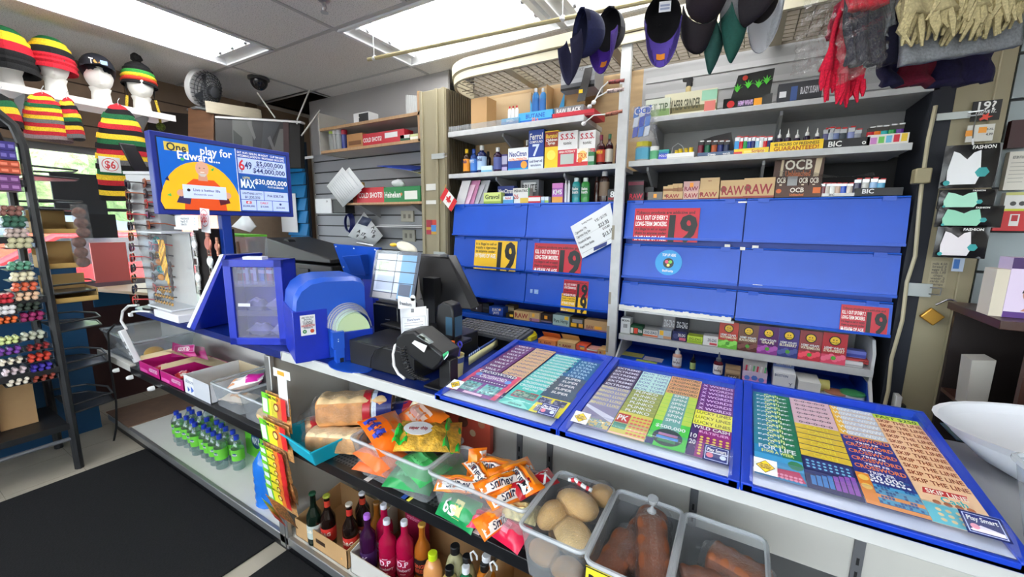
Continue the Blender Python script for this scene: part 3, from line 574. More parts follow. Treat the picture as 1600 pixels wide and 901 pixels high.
for i,co in enumerate(['sky','red','green',(30,60,150),'navy',(150,200,230),'white','red','navy']):lighter(B,768+i*22.5,478+(i%2)*3,2.342,Z4+.004,co,'%s pocket lighter in the yellow tray, number %s from its left'%(['light blue','red','green','blue','navy','pale blue','white','second red','right end navy'][i],['one','two','three','four','five','six','seven','eight','nine'][i]) if 0 else '%s pocket lighter in the low yellow tray'%['light blue','left red','green','mid blue','left navy','pale blue','white','right red','right end navy'][i],'pocket lighters in the yellow tray')
carton(C,(85,503,382,555),2.32,.07,Z4,(245,205,30),pa((248,208,30),[],[('48 HOURS OF FRESHNESS',.72,.3,(60,45,20)),('GUARANTEED!',.3,.42,(170,80,20))]),'yellow display tray reading 48 hours of freshness guaranteed','tray',GL,open_=.001,name='display_tray')
for i,(x,yt) in enumerate(((130,437),(178,432),(230,440),(285,422),(341,430))):bottle(C,x,yt,545,40,2.335,Z4+.004,(45,35,60),'white','small dark spray bottle with white cone cap, %s in the yellow tray'%['first','second','third','fourth','fifth'][i],'cone capped bottles in the yellow tray',kind='nozzle',n=12)
carton(C,(388,490,645,532),2.325,.08,Z4,(28,28,32),pa((30,30,34),[],[('BIC',.5,.6,'white',.25,.3),('o',.5,.5,'white',.88,.1)],),'black open tray of steel-look pocket lighters on the lighter shelf','tray',GL,open_=.001,name='display_tray')
for i,(x,yt,co) in enumerate(((405,432,(90,90,130)),(430,426,(180,190,205)),(460,430,(120,135,180)),(498,430,(60,70,80)),(545,422,(150,160,210)),(582,436,(150,155,165)))):lighter(C,x,yt,2.345,Z4+.004,co,'%s pocket lighter in the black tray'%['dusty violet','silver white','blue-grey','dark grey','lavender','dull grey'][i],'pocket lighters in the black tray',w_=.013)
carton(C,(632,465,865,515),2.325,.07,Z4,(235,232,225),[('r',0,0,1,1,(235,232,225)),('r',.08,.15,.24,.75,(215,140,210)),('r',.28,.2,.42,.8,(110,200,90)),('r',.46,.2,.6,.85,(110,190,225)),('r',.64,.22,.78,.9,(215,30,60)),('r',.82,.24,.96,.95,(235,200,50))],'white tray with coloured squares holding lighters, right end of the shelf','tray',GL,open_=.001,name='display_tray')
for i,(x,yt,co) in enumerate(((655,425,'red'),(692,420,'orange'),(732,417,'teal'),(776,410,'green'),(820,405,'purple'))):lighter(C,x,yt,2.345,Z4+.004,co,'%s pocket lighter in the tray with coloured squares'%['red','orange','teal','green','purple'][i],'pocket lighters in the coloured square tray',w_=.0135,head=(60,55,50))
t=thing('paper_booklet_bag','clear bag of blue and white paper booklets hanging right of the white post','packet',(at(*B(240,330),Y=2.27).x,2.27,at(*B(240,495),Y=2.27).z),None)
p=rect3(B,172,345,305,490,2.272)
m_=M();lx,lz=t.location.x,t.location.z
for q in range(9):
 x=p[0]-lx+.004+(q%3)*.03;z=.012+(q//3)*.05;m_.hexa([(x,-.004,z),(x+.026,-.004,z+.006),(x+.026,.004,z+.006),(x,.004,z),(x+.006,-.004,z+.05),(x+.032,-.004,z+.056),(x+.032,.004,z+.056),(x+.006,.004,z+.05)],mat(((30,70,190),(215,225,240),(70,130,220))[(q*2+q//3)%3]))
m_.art((p[0]-lx+.005,-.007,.125),(1,0,0),(0,0,1),.095,.04,[('t','OCB',.5,.5,.9,.9,'white'),('t','OCB',.52,.5,.7,.8,(40,90,200))]).build('booklet',t,local=True)
M().grid(lambda u,v:(lerp(p[0]-.012,p[1]+.012,u)-lx,-.010+.004*math.sin(u*9+v*5),lerp(-.01,.17,v)),8,8,WRAP).build('clear_bag',t,local=True)
Z5=2.07;GT='goods on the top right shelf'
carton(B,(250,268,385,312),2.33,.06,Z5,(190,195,180),pa((195,200,182),[(.1,.45,(120,150,90))],[('JET TIP',.55,.4,(70,90,60))]),'pale clear plastic packet at the left end of the top right shelf',group=GT)
carton(B,(356,225,650,292),2.35,.07,Z5,(205,200,170),pa((210,205,175),[(.15,.4,(120,110,70)),(.55,.95,(150,200,170),.72,1),(.1,.5,(215,120,110),.78,.98)],[('DJ HERB GRINDER',.5,.42,(70,70,50),.4,.6)]),'long pale printed carton lying on the top right shelf',group=GT)
t=thing('torch_lighter','black headed torch lighter standing on the long pale carton','lighter',(at(*B(487,240),Y=2.38).x,2.38,at(*B(487,240),Y=2.38).z))
M().lathe([(.013,0),(.014,.03),(.011,.036)],mat((190,170,120),.3),n=14).build('gas_tank',t,local=True)
M().prism([(-.012,.034),(.014,.034),(.020,.068),(.018,.078),(-.028,.078),(-.032,.072),(-.030,.064),(-.010,.060)],'y',-.010,.010,mat((22,22,24),.4)).build('burner_head',t,local=True,bevel=.002)
M().box(.014,.019,-.004,.004,.036,.05,mat('black')).build('trigger',t,local=True)
p=rect3(B,697,72,972,258,2.34,Z5)
m_=M().box(p[0],p[1],2.34,2.46,Z5,Z5+.055,mat((24,26,24),.3)).prism([(p[0]+.02,Z5+.055),(p[0]+.05,p[3]-.01),(p[1],p[3]),(p[1]-.01,Z5+.055)],'y',2.45,2.455,mat((22,24,22)))
leaf=[]
for lx_,ly_ in((.25,.62),(.48,.68),(.7,.66),(.86,.72)):
 for a9 in(-70,-35,0,35,70):leaf.append(('p',[(lx_,ly_-.08),(lx_+.02+.10*math.sin(math.radians(a9))*.5,ly_+.05*math.cos(math.radians(a9))),(lx_+.14*math.sin(math.radians(a9)),ly_+.14*math.cos(math.radians(a9))),(lx_-.02+.10*math.sin(math.radians(a9))*.5,ly_+.05*math.cos(math.radians(a9)))],(80,200,50)))
m_.art((p[0],2.449,Z5),(1,0,0),(0,0,1),p[1]-p[0],p[3]-Z5,leaf+[('c',.4,.86,.06,(200,60,40))]).art((p[0],2.34,Z5),(1,0,0),(0,0,1),p[1]-p[0],.055,[('c',.16,.5,.3,(200,40,40)),('r',.3,.2,.62,.7,(60,55,80)),('r',.64,.15,.8,.75,(240,160,30)),('t','HEMP WRAPS',.47,.5,.4,.3,(220,180,230))])
tag(m_.build('display_box'),'black display box with bright green leaf pictures on the top right shelf','display box',GT)
carton(C,(132,170,380,222),2.33,.07,Z5,(34,36,40),pa((36,38,44),[(.3,.6,(225,225,225),.04,.2),(.1,.8,(50,80,140),.3,.45)],[('BLAZY SUSAN',.55,.35,(200,200,205),.72,.4)]),'flat black box on the top right shelf under the red scarf',group=GT)
Z6=1.642;GR='rolling paper boxes on top of the right cabinet'
def raw():return pa((200,165,115),[(.0,.1,(150,60,50))],[('RAW',.45,.5,(150,30,40))],[(.14,.5,.16,(110,80,50))])
def rawc(c,r,Y,lab,d=.09,zb=Z6,group=GR,body=(196,160,112),art=None,**k):return carton(c,r,Y,d,zb,body,art or raw(),lab,'box',group,name='rolling_paper_box',**k)
rawc(B,(152,792,238,832),2.335,'dark red rolling paper box next to the white post, lower of two',body=(40,20,26),art=pa((45,20,28),[(.0,.15,(120,20,40))],[('RAW',.5,.6,(200,30,60))]))
rawc(B,(152,728,238,768),2.36,'dark rolling paper box next to the white post, upper of two',zb=at(*B(195,792),Y=2.36).z,body=(30,22,26),art=pa((34,24,28),[(.6,.9,(120,40,60))],[]))
rawc(B,(240,765,292,832),2.40,'small black box behind the grey box on the cabinet top',body=(30,28,30),art=pa((32,30,32),[(.3,.6,(110,40,60))]))
rawc(B,(260,792,342,832),2.335,'small grey box with an orange price tag on the cabinet top',body=(110,105,98),art=pa((115,110,102),[(.25,.75,(245,160,40),.4,.62)]))
rawc(B,(345,790,457,832),2.335,'kraft rolling paper box under a pile of loose booklets',open_=.02)
for i,(x,yy) in enumerate(((375,760),(400,752),(428,745),(440,765))):rawc(B,(x-28,yy,x+28,yy+28),2.35+.006*i,'loose kraft paper booklet heaped in the open box',d=.03,zb=Z6+.04-.004*(i%3),art=pa((205,172,120),[(.2,.6,(150,100,60))]),group='loose booklets in the open kraft box')
rawc(B,(460,790,548,828),2.335,'pinkish rolling paper box, lower of two, mid cabinet top',body=(205,165,150),art=pa((208,168,152),[],[('RAW',.5,.6,(150,30,50))]))
rawc(B,(462,732,552,775),2.345,'pinkish rolling paper box with an orange tag, upper of two',zb=at(*B(505,790),Y=2.345).z,body=(195,150,150),art=pa((198,155,150),[(.4,.85,(240,150,40),.4,.62)],[('RAW',.3,.4,(130,30,60))]))
rawc(B,(545,775,660,828),2.335,'kraft rolling paper box, lower of two, mid cabinet top')
rawc(B,(556,712,664,772),2.35,'plain kraft lidded box, upper of two, mid cabinet top',zb=at(*B(610,776),Y=2.35).z,art=pa((202,170,120),[],[('raw',.75,.15,(150,90,60))]))
rawc(B,(668,725,812,826),2.335,'large kraft rolling paper box with maroon letters, left of its twin')
rawc(B,(800,712,974,824),2.322,'largest kraft rolling paper box with maroon letters, beside the brown box')
OC=(78,44,28)
carton(C,(112,755,372,815),2.33,.08,Z6,OC,pa(OC,[(.3,.8,(225,110,40),.82,.98)],[('OCB',.62,.4,(240,230,215),.48,.3),('Unbleached',.22,.22,(225,120,50),.48,.3)],[(.08,.55,.2,(215,100,40))]),'brown display tray of cone packs with white letters','tray',GR,open_=.001,name='display_tray')
carton(C,(108,590,388,702),2.41,.004,Z6+.06,OC,[('r',0,0,1,1,OC),('p',[(.12,0),(.18,0),(.2,1),(.15,1)],(225,205,170)),('p',[(.80,0),(.9,0),(.96,1),(.84,1)],(225,205,170)),('t','OCB',.5,.72,.34,.55,(240,232,215)),('t','Unbleached',.5,.42,.2,.5,(225,110,40)),('t','Cone',.5,.2,.2,.3,(225,110,40)),('c',.22,.12,.1,(225,120,40))],'brown back card with big white letters above the cone packs','display card',GR,name='display_card')
for i in range(4):
 carton(C,(118+62*i,704,175+62*i,762),2.355,.02,Z6+.01,OC,pa(OC,[(.1,.6,(220,200,170),.35,.6)] if i!=1 else[(.0,1,(165,165,165))],[('OCB',.8,.28,(240,232,215))] if i!=1 else[]),'%s cone pack standing in the brown display tray'%['leftmost','silvery second','third','rightmost'][i],'packet','cone packs in the brown tray',name='cone_pack')
carton(C,(376,798,560,812),2.325,.07,Z6,(215,215,210),pa((218,218,214),[],[('BIC',.5,.7,(60,60,60),.3,.2)]),'low white tray of pale lighters wrapped in plastic','tray',GR,open_=.001,name='display_tray')
for i,(x,co) in enumerate(((388,'maroon'),(410,(200,190,180)),(438,(225,225,220)),(470,(190,160,140)),(500,'blue'),(536,(205,195,185)))):lighter(C,x,740,2.34,Z6+.004,co,'%s pocket lighter in the low white tray'%['maroon','cream','white','tan','blue','light tan'][i],'pocket lighters in the low white tray',w_=.012)
m_=M().grid(lambda u,v:(lerp(.12,.47,u),2.335+.10*v,Z6+.085+.05*math.sin(min(1,v*1.4)*1.6)*(.6+.4*math.sin(u*5+1))),14,8,WRAP);tag(m_.build('plastic_wrap'),'crumpled clear plastic film over the pale lighters on the cabinet top','plastic film')
carton(C,(562,768,832,805),2.322,.08,Z6,(26,26,30),pa((28,28,32),[],[('BIC',.6,.6,(235,235,235),.28,.25)]),'black open tray of blue lighters at the cabinet top right end','tray',GR,open_=.001,name='display_tray')
for i,(x,yt,co) in enumerate(((580,715,(60,60,90)),(625,712,(200,200,195)),(672,710,'lightblue'),(714,716,(90,170,210)))):lighter(C,x,yt,2.342,Z6+.004,co,'%s pocket lighter in the black tray at the right end'%['dark','off-white','pale blue','bright blue'][i],'pocket lighters at the cabinet top right end',w_=.0135)
Z7=.866;GZ='small boxes on the lower white shelf'
def zz(col,tx=(60,60,60),t='ZIG-ZAG'):return pa(col,[(.08,.3,(220,110,60))],[(t,.65,.35,tx)])
def zc(r,Y,col,art,lab,d=.06,zb=Z7,c=F,**k):return carton(c,r,Y,d,zb,col,art,lab,'box',GZ,name='rolling_paper_box',**k)
zc((128,108,222,255),2.325,(222,224,224),pa((224,226,226),[],[('SMOKING',.85,.14,(60,60,60)),('III',.5,.25,(80,80,80))]),'tall white box at the left end of the lower white shelf')
zc((222,185,348,272),2.325,(30,80,50),pa((30,82,52),[(.15,.75,(225,230,220),.05,.25),(.15,.75,(215,70,50),.32,.62)],[('Rizla',.5,.35,'white',.82,.3)]),'dark green box with red and white squares, lower white shelf')
zc((352,228,500,302),2.325,(200,200,198),zz((202,202,200),(60,90,110)),'grey and orange paper box, left of the yellow tagged one',d=.07)
zc((505,232,636,325),2.325,(170,180,190),pa((175,185,195),[(.4,.95,(245,190,50),.1,.4),(.05,.35,(200,150,110),.4,1)]),'pale box with a yellow price tag, lower white shelf',d=.07)
zc((552,88,676,235),2.40,(150,145,142),zz((155,150,148),(225,225,225)),'tall grey back card box behind the yellow tagged box',d=.03)
zc((680,96,812,245),2.40,(24,24,34),pa((26,26,36),[(.15,.3,(200,50,60))],[('ZIG-ZAG',.62,.28,(225,225,225))]),'tall dark back card box behind the navy box',d=.03)
zc((645,245,790,348),2.325,(32,36,80),pa((34,38,86),[(.1,.4,(215,110,130),.5,.95)],[('ZIG-ZAG',.66,.3,'white',.65,.5)],[(.25,.5,.28,(70,76,120))]),'navy and pink paper box, lower white shelf',d=.07)
zc((795,290,950,375),2.325,(190,215,70),pa((195,220,75),[(.1,.4,(150,185,50))],[('ZIG-ZAG',.62,.3,(90,120,40))]),'lime green paper box, lower white shelf')
zc((955,290,1105,398),2.325,(222,222,220),pa((226,226,224),[(.1,.32,(215,80,90),.45,.95)],[('ZIG-ZAG',.6,.3,(90,90,100),.6,.6)]),'white paper box left of the fruit pouches')
POU=[((515,572,600,692),(190,60,40),(110,190,60),'WATERMELON','red and lime'),((600,584,690,706),(120,80,60),(90,40,30),'BLACKCHERRY','brown cherry'),((687,592,778,717),(90,30,100),(150,60,150),'GRAPE','deep purple'),((777,602,868,728),(70,50,130),(50,60,130),'BLUEBERRY','blue violet'),((868,612,968,747),(150,60,60),(215,50,70),'WATERMELON','brown red'),((968,622,1080,762),(190,40,50),(235,80,110),'STRAWBERRY','bright red')]
for i,(r,c1,c2,nm,de) in enumerate(POU):
 p=rect3(D,*r,2.32,Z7);w_=p[1]-p[0]
 m_=M().hexa([(p[0],2.318,Z7),(p[1],2.318,Z7),(p[1],2.345,Z7),(p[0],2.345,Z7),(p[0]+.002,2.330,p[3]),(p[1]-.002,2.330,p[3]),(p[1]-.002,2.333,p[3]),(p[0]+.002,2.333,p[3])],mat(c1,.3))
 it=[('r',0,0,1,1,c1),('r',.0,0,1,.3,c2)]+[('c',.12+.15*k,.15+.05*((k*7)%3),.085,tuple(min(255,v+40) for v in c2),9) for k in range(6)]
 it+=[('c',.5,.76,.155,(25,20,15)),('c',.5,.76,.125,(240,195,40)),('c',.44,.78,.018,'black'),('c',.56,.78,.018,'black'),('t','JUICY JAYS',.5,.70,.04,.3,'black'),('t','HEMP WRAPS',.5,.52,.075,.8,'white'),('t',nm,.5,.43,.09,.85,(250,240,210)),('c',.5,.2,.07,(90,170,60),7)]
 b0=Vector((p[0],2.318,Z7));t1=Vector((p[0],2.330,p[3]));m_.art(b0,(1,0,0),t1-b0,w_,p[3]-Z7,it,off=.0009)
 tag(m_.build('fruit_pouch'),'%s fruit printed pouch with a yellow sun face, %s in the row'%(de,['first','second','third','fourth','fifth','sixth'][i]),'pouch','fruit printed pouches in a row')
carton(D,(1075,698,1165,730),2.36,.05,at(*D(1120,728),Y=2.36).z,(110,120,200),pa((115,125,205),[(.1,.5,(70,80,170))]),'lavender blue box on the red boxes at the shelf right end',group=GZ)
carton(D,(1066,735,1185,756),2.34,.06,at(*D(1120,752),Y=2.34).z,(200,70,70),pa((205,75,75),[],[('MENTHOL',.5,.5,(60,20,20),.75,.4)]),'flat red box at the right end of the lower white shelf',group=GZ)
carton(D,(1063,745,1150,778),2.325,.05,Z7,(225,225,225),pa((228,228,228),[(.1,.4,(180,180,180))]),'flat white box under the red box, shelf right end',group=GZ)
Z8=.721;GQ='things on the blue base ledge, right unit'
def gb(c,r,Y,d,col,art,lab,**k):return carton(c,r,Y,d,Z8,col,art,lab,'box',GQ,**k)
gb(F,(102,515,338,565),2.36,.08,(205,200,110),pa((210,205,115),[(.15,.6,(170,165,90))]),'flat yellow-green box at the left end of the blue ledge')
gb(F,(345,545,540,608),2.34,.07,(215,205,215),pa((222,215,222),[(.2,.7,(100,80,140),.75,.95)]),'flat white and violet box on the blue ledge')
gb(F,(268,565,482,612),2.28,.05,(195,220,90),pa((200,225,95),[(.2,.5,(240,240,200),.0,.3)]),'flat lime box in front of the white and violet box')
bottle(F,680,392,636,96,2.29,Z8,(225,175,150),(215,220,225),'glue bottle with peach liquid and clear nozzle on the blue ledge',GQ,lab=(235,232,228),kind='nozzle',lt=[('/',(20,20,20)),('hair glue',(90,70,70))])
bottle(F,845,470,636,60,2.29,Z8,(25,22,22),(20,20,20),'tiny black bottle with a green and white label on the blue ledge',GQ,lab=(170,190,110),kind='nozzle')
bottle(F,1098,460,678,100,2.27,Z8,(90,20,35),(90,95,105),'maroon nozzle bottle with a white label on the blue ledge',GQ,lab=(235,232,228),kind='nozzle',lt=[('/',(20,20,20)),('bonding',(90,70,70))])
gb(F,(1172,620,1332,742),2.25,.08,(150,125,95),pa((150,125,95),[(.12,.5,(90,72,55),.1,.9),(.62,.9,(185,160,125),.05,.95)],[('RAW',.3,.2,(220,200,170))]),'small kraft box with a dark window on the blue ledge')
p=rect3(D,617,790,728,852,2.25,Z8)
m_=M().box(p[0],p[1],2.25,2.252,Z8,p[3],mat((215,150,190))).box(p[0],p[1],2.34,2.343,Z8,Z8+.15,mat((205,205,202))).box(p[0],p[0]+.002,2.25,2.34,Z8,p[3],mat((200,150,190))).box(p[1]-.002,p[1],2.25,2.34,Z8,p[3],mat((200,150,190))).box(p[0],p[1],2.25,2.34,Z8,Z8+.002,mat((200,150,190)))
m_.art((p[0],2.25,Z8),(1,0,0),(0,0,1),p[1]-p[0],p[3]-Z8,[('r',0,0,1,1,(220,150,195)),('r',0,.55,1,1,(205,190,215)),('c',.2,.45,.2,(90,130,210),6),('c',.5,.5,.22,(90,130,210),6),('c',.78,.42,.2,(90,130,210),6)])
tag(m_.build('display_box'),'pink display box with blue stars and a plain grey back card','display box',GQ)
for i in range(6):
 x=lerp(p[0]+.012,p[1]-.012,i/5);lighter(D,0,0,2.27,Z8+.004,'pink','',None) if 0 else tag(M().tube([(x,2.28,Z8+.01),(x+.004,2.28,p[3]+.02)],.004,mat(((200,60,90),(230,230,230),(90,180,120))[i%3]),8).build('lip_balm_tube'),'%s lip balm tube in the pink display box'%['leftmost pink','white, second','green, third','pink, fourth','white, fifth','rightmost green'][i],'tube','balm tubes in the pink display box')
q=px(1060,540,4.0)
gb(q,(590,172,730,286),2.24,.10,(222,226,232),pa((226,230,236),[(.0,.12,(180,190,215))],[('BOSTON',.85,.14,(70,90,140),.35,.6),('Y',.4,.2,(110,120,140),.8,.2)]),'white and blue carton on the blue ledge, front one')
carton(q,(590,98,722,182),2.34,.09,Z8,(120,140,200),pa((125,145,205),[(.0,.5,(150,165,215))],[('BOSTON',.88,.1,'white')]),'taller periwinkle blue carton behind the white and blue one',group=GQ)
carton(q,(745,228,890,300),2.25,.14,Z8,(228,228,224),None,'plain white oblong box on the blue ledge, right part',group=GQ)
p=at(*q(905,262),Y=2.33);tag(M().lathe([(.028,-.02),(.028,.02)],mat((205,200,120)),T=Matrix.Translation((p.x,p.y,Z8+.03))@Matrix.Rotation(1.57,4,'Y'),n=20).build('tape_roll'),'yellow tape roll behind the plain white box','tape roll')
a_,b_=at(*q(800,300),Z=Z8+.001),at(*q(960,310),Z=Z8+.001)
tag(M().add([(a_.x-.02,2.235,Z8+.001),(b_.x,2.235,Z8+.001),(b_.x+.02,2.40,Z8+.003),(a_.x,2.40,Z8+.003)],[(0,1,2,3)],mat((225,225,225))).build('paper_sheet',solid=.001),'loose white paper sheet lying at the right of the blue ledge','paper')
for(x,y,r_,h_,co,lb) in((985,318,.045,.02,(180,120,95),'flat copper tin in clear wrap on the blue ledge'),(1085,330,.045,.03,(70,150,95),'flat green tin at the right end of the blue ledge')):
 p=at(*q(x,y),Z=Z8);tt=thing('flat_tin',lb,'tin',(p.x,2.30,Z8),GQ);M().lathe([(r_,0),(r_,h_*.8)],mat((200,205,205),.3),n=24).build('tin_body',tt,local=True);M().lathe([(r_*1.02,h_*.75),(r_*1.02,h_),(r_*.7,h_+.001)],mat(co,.35),n=24).build('lid',tt,local=True)
Z9=.857;GX='boxes on the lower blue shelf, left unit'
def lx(r,Y,col,art,lab,d=.07,**k):return carton(G,r,Y,d,Z9,col,art,lab,'box',GX,name='rolling_paper_box',**k)
lx((295,182,388,238),2.36,(40,30,36),pa((44,34,40),[(.4,.7,(190,120,150),.1,.4),(.3,.6,(220,220,220),.5,.6)]),'small black and pink box at the left end of the lower blue shelf')
lx((396,182,446,262),2.37,(26,26,30),pa((28,28,32),[(.4,.6,(60,60,66))]),'small plain black box left of the blue box on the lower shelf')
lx((450,210,565,290),2.32,(30,70,160),pa((32,74,168),[(.0,.15,(20,50,130))],[('JUICY',.7,.28,'white'),('JAYS',.35,.28,'white')],[(.78,.75,.13,(245,190,120))]),'bright blue rolling paper box with white letters, lower blue shelf')
lx((585,198,655,262),2.40,(140,120,90),pa((145,125,92),[(.5,.8,(200,190,150))]),'khaki box behind the small yellow and black box')
lx((590,262,652,302),2.32,(40,36,26),pa((44,40,28),[(.3,.8,(240,190,40),.5,.98)]),'small yellow and black box on the lower blue shelf')
lx((656,245,782,312),2.315,(210,175,120),pa((212,178,122),[],[('RAW',.5,.55,(150,30,40))]),'kraft rolling paper box with maroon letters on the lower blue shelf')
lx((782,258,868,326),2.32,(195,165,120),pa((198,168,122),[(.0,.35,(170,120,150)),(.5,.9,(240,180,60),.3,.55)],[('0',.18,.3,'black',.2,.2)]),'tan box with a violet foot and yellow tag, lower blue shelf')
lx((868,268,972,342),2.34,(50,36,30),pa((54,40,34),[(.4,.8,(240,160,40),.4,.65),(.0,.2,(120,110,130))]),'dark brown box with an orange tag, lower blue shelf')
lx((980,280,1118,360),2.315,(165,190,185),pa((168,194,190),[(.6,.95,(240,200,60),.72,.95)],[('Pure Hemp',.45,.35,(60,80,80))]),'pale teal rolling paper box, lower blue shelf')
lx((1120,300,1238,382),2.315,(60,55,40),pa((64,58,42),[(.1,.45,(240,180,40),.1,.5),(.5,.85,(150,150,155),.2,.9),(.1,.45,(235,160,50),.65,.95)]),'dark box with two yellow price tags, lower blue shelf')
lx((1242,325,1440,402),2.315,(190,155,110),pa((194,158,112),[(.15,.45,(240,170,50),.45,.75),(.0,.12,(150,110,140))],[('RAW',.3,.35,(130,60,50),.25,.3)]),'wide kraft box with an orange tag near the white post')
ZA=.736;GY='boxes on the blue base ledge, left unit'
def ly(r,Y,col,art,lab,d=.09,**k):return carton(G,r,Y,d,ZA,col,art,lab,'box',GY,name='rolling_paper_box',**k)
ly((455,420,600,470),2.27,(170,130,85),pa((175,135,88),[(.2,.6,(210,180,120),.2,.8)]),'low brown open tray of loose booklets beside the keyboard',open_=.001)
ly((602,408,690,480),2.30,(170,80,50),pa((175,84,52),[(.2,.6,(120,50,40))]),'rust orange box behind the yellow box')
ly((675,455,800,515),2.25,(225,215,50),pa((230,220,55),[(.0,.15,(60,60,30))],[('BOB',.55,.5,(40,40,30),.62,.5)],[(.18,.55,.3,(90,60,50))]),'bright yellow rolling paper box with dark letters',lid=.03)
ly((857,485,1005,562),2.24,(215,130,70),pa((218,134,72),[],[('RAW',.45,.45,(140,30,40),.55,.7)],[(.15,.45,.12,(110,60,40))]),'orange kraft rolling paper box with an open lid',lid=.035)
ly((1017,505,1165,580),2.24,(205,170,115),pa((208,174,118),[],[('RAW',.45,.45,(140,30,40),.55,.7)],[(.15,.45,.12,(110,80,50))]),'tan kraft rolling paper box with an open lid',lid=.035)
ly((1172,530,1262,598),2.25,(215,80,50),pa((218,84,52),[(.3,.7,(240,180,80),.4,.8),(.7,.95,(90,120,150),.3,.8)]),'red rolling paper box on the ledge, left of the clear one')
ly((1262,560,1350,618),2.24,(200,140,130),pa((205,160,145),[(.1,.6,(215,90,90)),(.6,.9,(215,215,205))]),'pink and grey box with a clear lid on the ledge',d=.08)
ly((1356,565,1432,628),2.24,(205,165,110),pa((208,168,112),[(.3,.8,(240,170,50),.6,.9)],[('R',.4,.5,(140,30,40),.3,.3)]),'kraft box with an orange tag against the white post')
P4=[at(*E(*q),Y=2.262) for q in((634,312),(690,460),(856,372),(820,200))]
o_=P4[1];u_=(P4[2]-P4[1]);v_=(P4[0]-P4[1])
m_=M().art(o_,u_,v_,u_.length,v_.length,[('r',0,0,1,1,(225,228,230))]+[('t',s,x,y,h,w,(70,70,75),'L') for s,x,y,h,w in(('Smoking Products',.3,.9,.05,.3),('Cigarettes / Pk',.05,.75,.07,.34),('9.95 / $17.95',.64,.78,.08,.33),('Cigarettes King Size',.05,.62,.07,.4),('$23.95',.68,.6,.11,.28),('Household Items',.05,.45,.08,.35),('$12.85',.75,.47,.06,.2),('Prepaid Water Bottles',.05,.3,.07,.4),('$13.15',.70,.31,.11,.28))]+[('r',.05,.12,.95,.128,(120,120,120)),('r',.05,.54,.95,.545,(150,150,150)),('p',[(.35,.03),(.7,.0),(.75,.1),(.38,.12)],(30,50,120))],off=.001)
m_.add([P4[1],P4[2],P4[3],P4[0]],[(0,1,2,3)],mat((225,228,230)));tag(m_.build('price_sheet'),'white price list sheet taped at a tilt over the blue flap doors','paper')
t=thing('small_flag','small red and white maple leaf flag on a stick by the left post','flag',at(*A(42,795),Y=2.27))
l0=t.location;Q=[at(*A(*q),Y=2.265)-l0 for q in((28,860),(80,900+25),(130,880),(62,798))]
uu=Q[1]-Q[0];M().art(Q[0],uu,Q[3]-Q[0],uu.length,(Q[3]-Q[0]).length,[('r',0,0,1,1,'white')],off=.0004).build('cloth',t,local=True)
c_=t.children[0];bpy.data.objects.remove(c_)
uu=Q[2]-Q[3];vv=Q[3]-Q[0];K=uu.length;
M().add([Q[0],Q[0]+uu,Q[3]+uu,Q[3]],[(0,1,2,3)],mat('white')).art(Q[0],uu,vv,K,vv.length,[('r',0,0,.26,1,(214,30,40)),('r',.74,0,1,1,(214,30,40)),('p',[(.5,.15),(.53,.35),(.66,.32),(.62,.42),(.72,.55),(.62,.62),(.57,.58),(.56,.75),(.5,.88),(.44,.75),(.43,.58),(.38,.62),(.28,.55),(.38,.42),(.34,.32),(.47,.35)],(214,30,40))],off=.001).build('cloth',t,local=True)
M().tube([Q[0]+Vector((0,.003,-.04)),Q[3]+Vector((0,.003,.02))],.0025,mat('gold')).build('stick',t,local=True)
# === the service counter
ZT=.985
c1=px(430,600,5.3);c2=px(440,740,5.0);c3=px(660,690,5.632);c4=px(800,750,4.2105);l5=px(160,480,4.5036);l6=px(245,590,5.633)
navyt=mat((12,34,104),.32,kind='noise',s=9,a=.12);cwhite=mat((200,196,186),.5,kind='noise',s=5,a=.04);alu=mat((165,165,162),.35,.7);blk=mat((20,20,22),.35)
wtrim=mat((190,190,187),.5);tray_b=mat((8,56,178),.35)
t=thing('counter','long shop counter with a navy top, white front edge and open shelves below','counter',(-1.2,YC,0))
n_=M();n_.prism([(-3.10,1.335),(-3.10,.90),(-3.07,.868),(-3.03,.857),(-1.52,.857),(-1.52,1.335)],'z',ZT-.03,ZT,navyt).prism([(-1.52,1.335),(-1.52,.866),(.43,.866),(.43,1.335)],'z',ZT-.03,ZT,navyt).prism([(.43,1.335),(.43,.866),(2.2,.866),(2.2,1.335)],'z',ZT-.03,ZT,mat((150,150,150),.5))
n_.build('countertop',t)
M().box(-1.56,2.2,YC,YC+.012,ZT-.034,ZT+.002,wtrim).build('front_edge',t,bevel=.002)
b_=M().box(-3.9,2.2,1.24,1.255,.117,ZT-.03,cwhite);b_.build('back_panel',t)
M().box(-1.69,-1.665,.875,1.24,.117,ZT-.03,cwhite).build('divider',t)
M().box(-1.685,-1.645,YC+.0,YC+.02,.06,ZT-.034,alu).build('corner_post',t,bevel=.003)
M().box(-1.64,-1.62,YC+.0,YC+.02,.06,ZT-.2,alu).build('corner_post',t,bevel=.003)
M().box(-3.1,-1.69,1.225,1.24,.60,ZT-.03,mat((196,192,186),.5)).build('inner_panel',t)
M().box(-3.85,2.2,YC+.02,1.24,.085,.115,mat((222,222,214),.45,kind='noise',s=4,a=.03)).build('base_shelf',t)
M().box(-3.83,-1.645,YC,YC+.02,.078,.118,alu).build('base_edge',t,bevel=.003);M().box(-1.64,2.2,YC,YC+.02,.078,.118,alu).build('base_edge',t,bevel=.003)
M().box(-3.8,2.2,YC+.03,YC+.05,0.0,.085,blk).build('kickboard',t)
M().box(-3.83,-1.69,YC+.03,1.22,.572,.582,mat((130,130,132),.5)).build('middle_shelf',t);M().box(-1.66,2.2,YC+.03,1.24,.572,.582,mat((104,106,108),.45,.3)).build('middle_shelf',t)
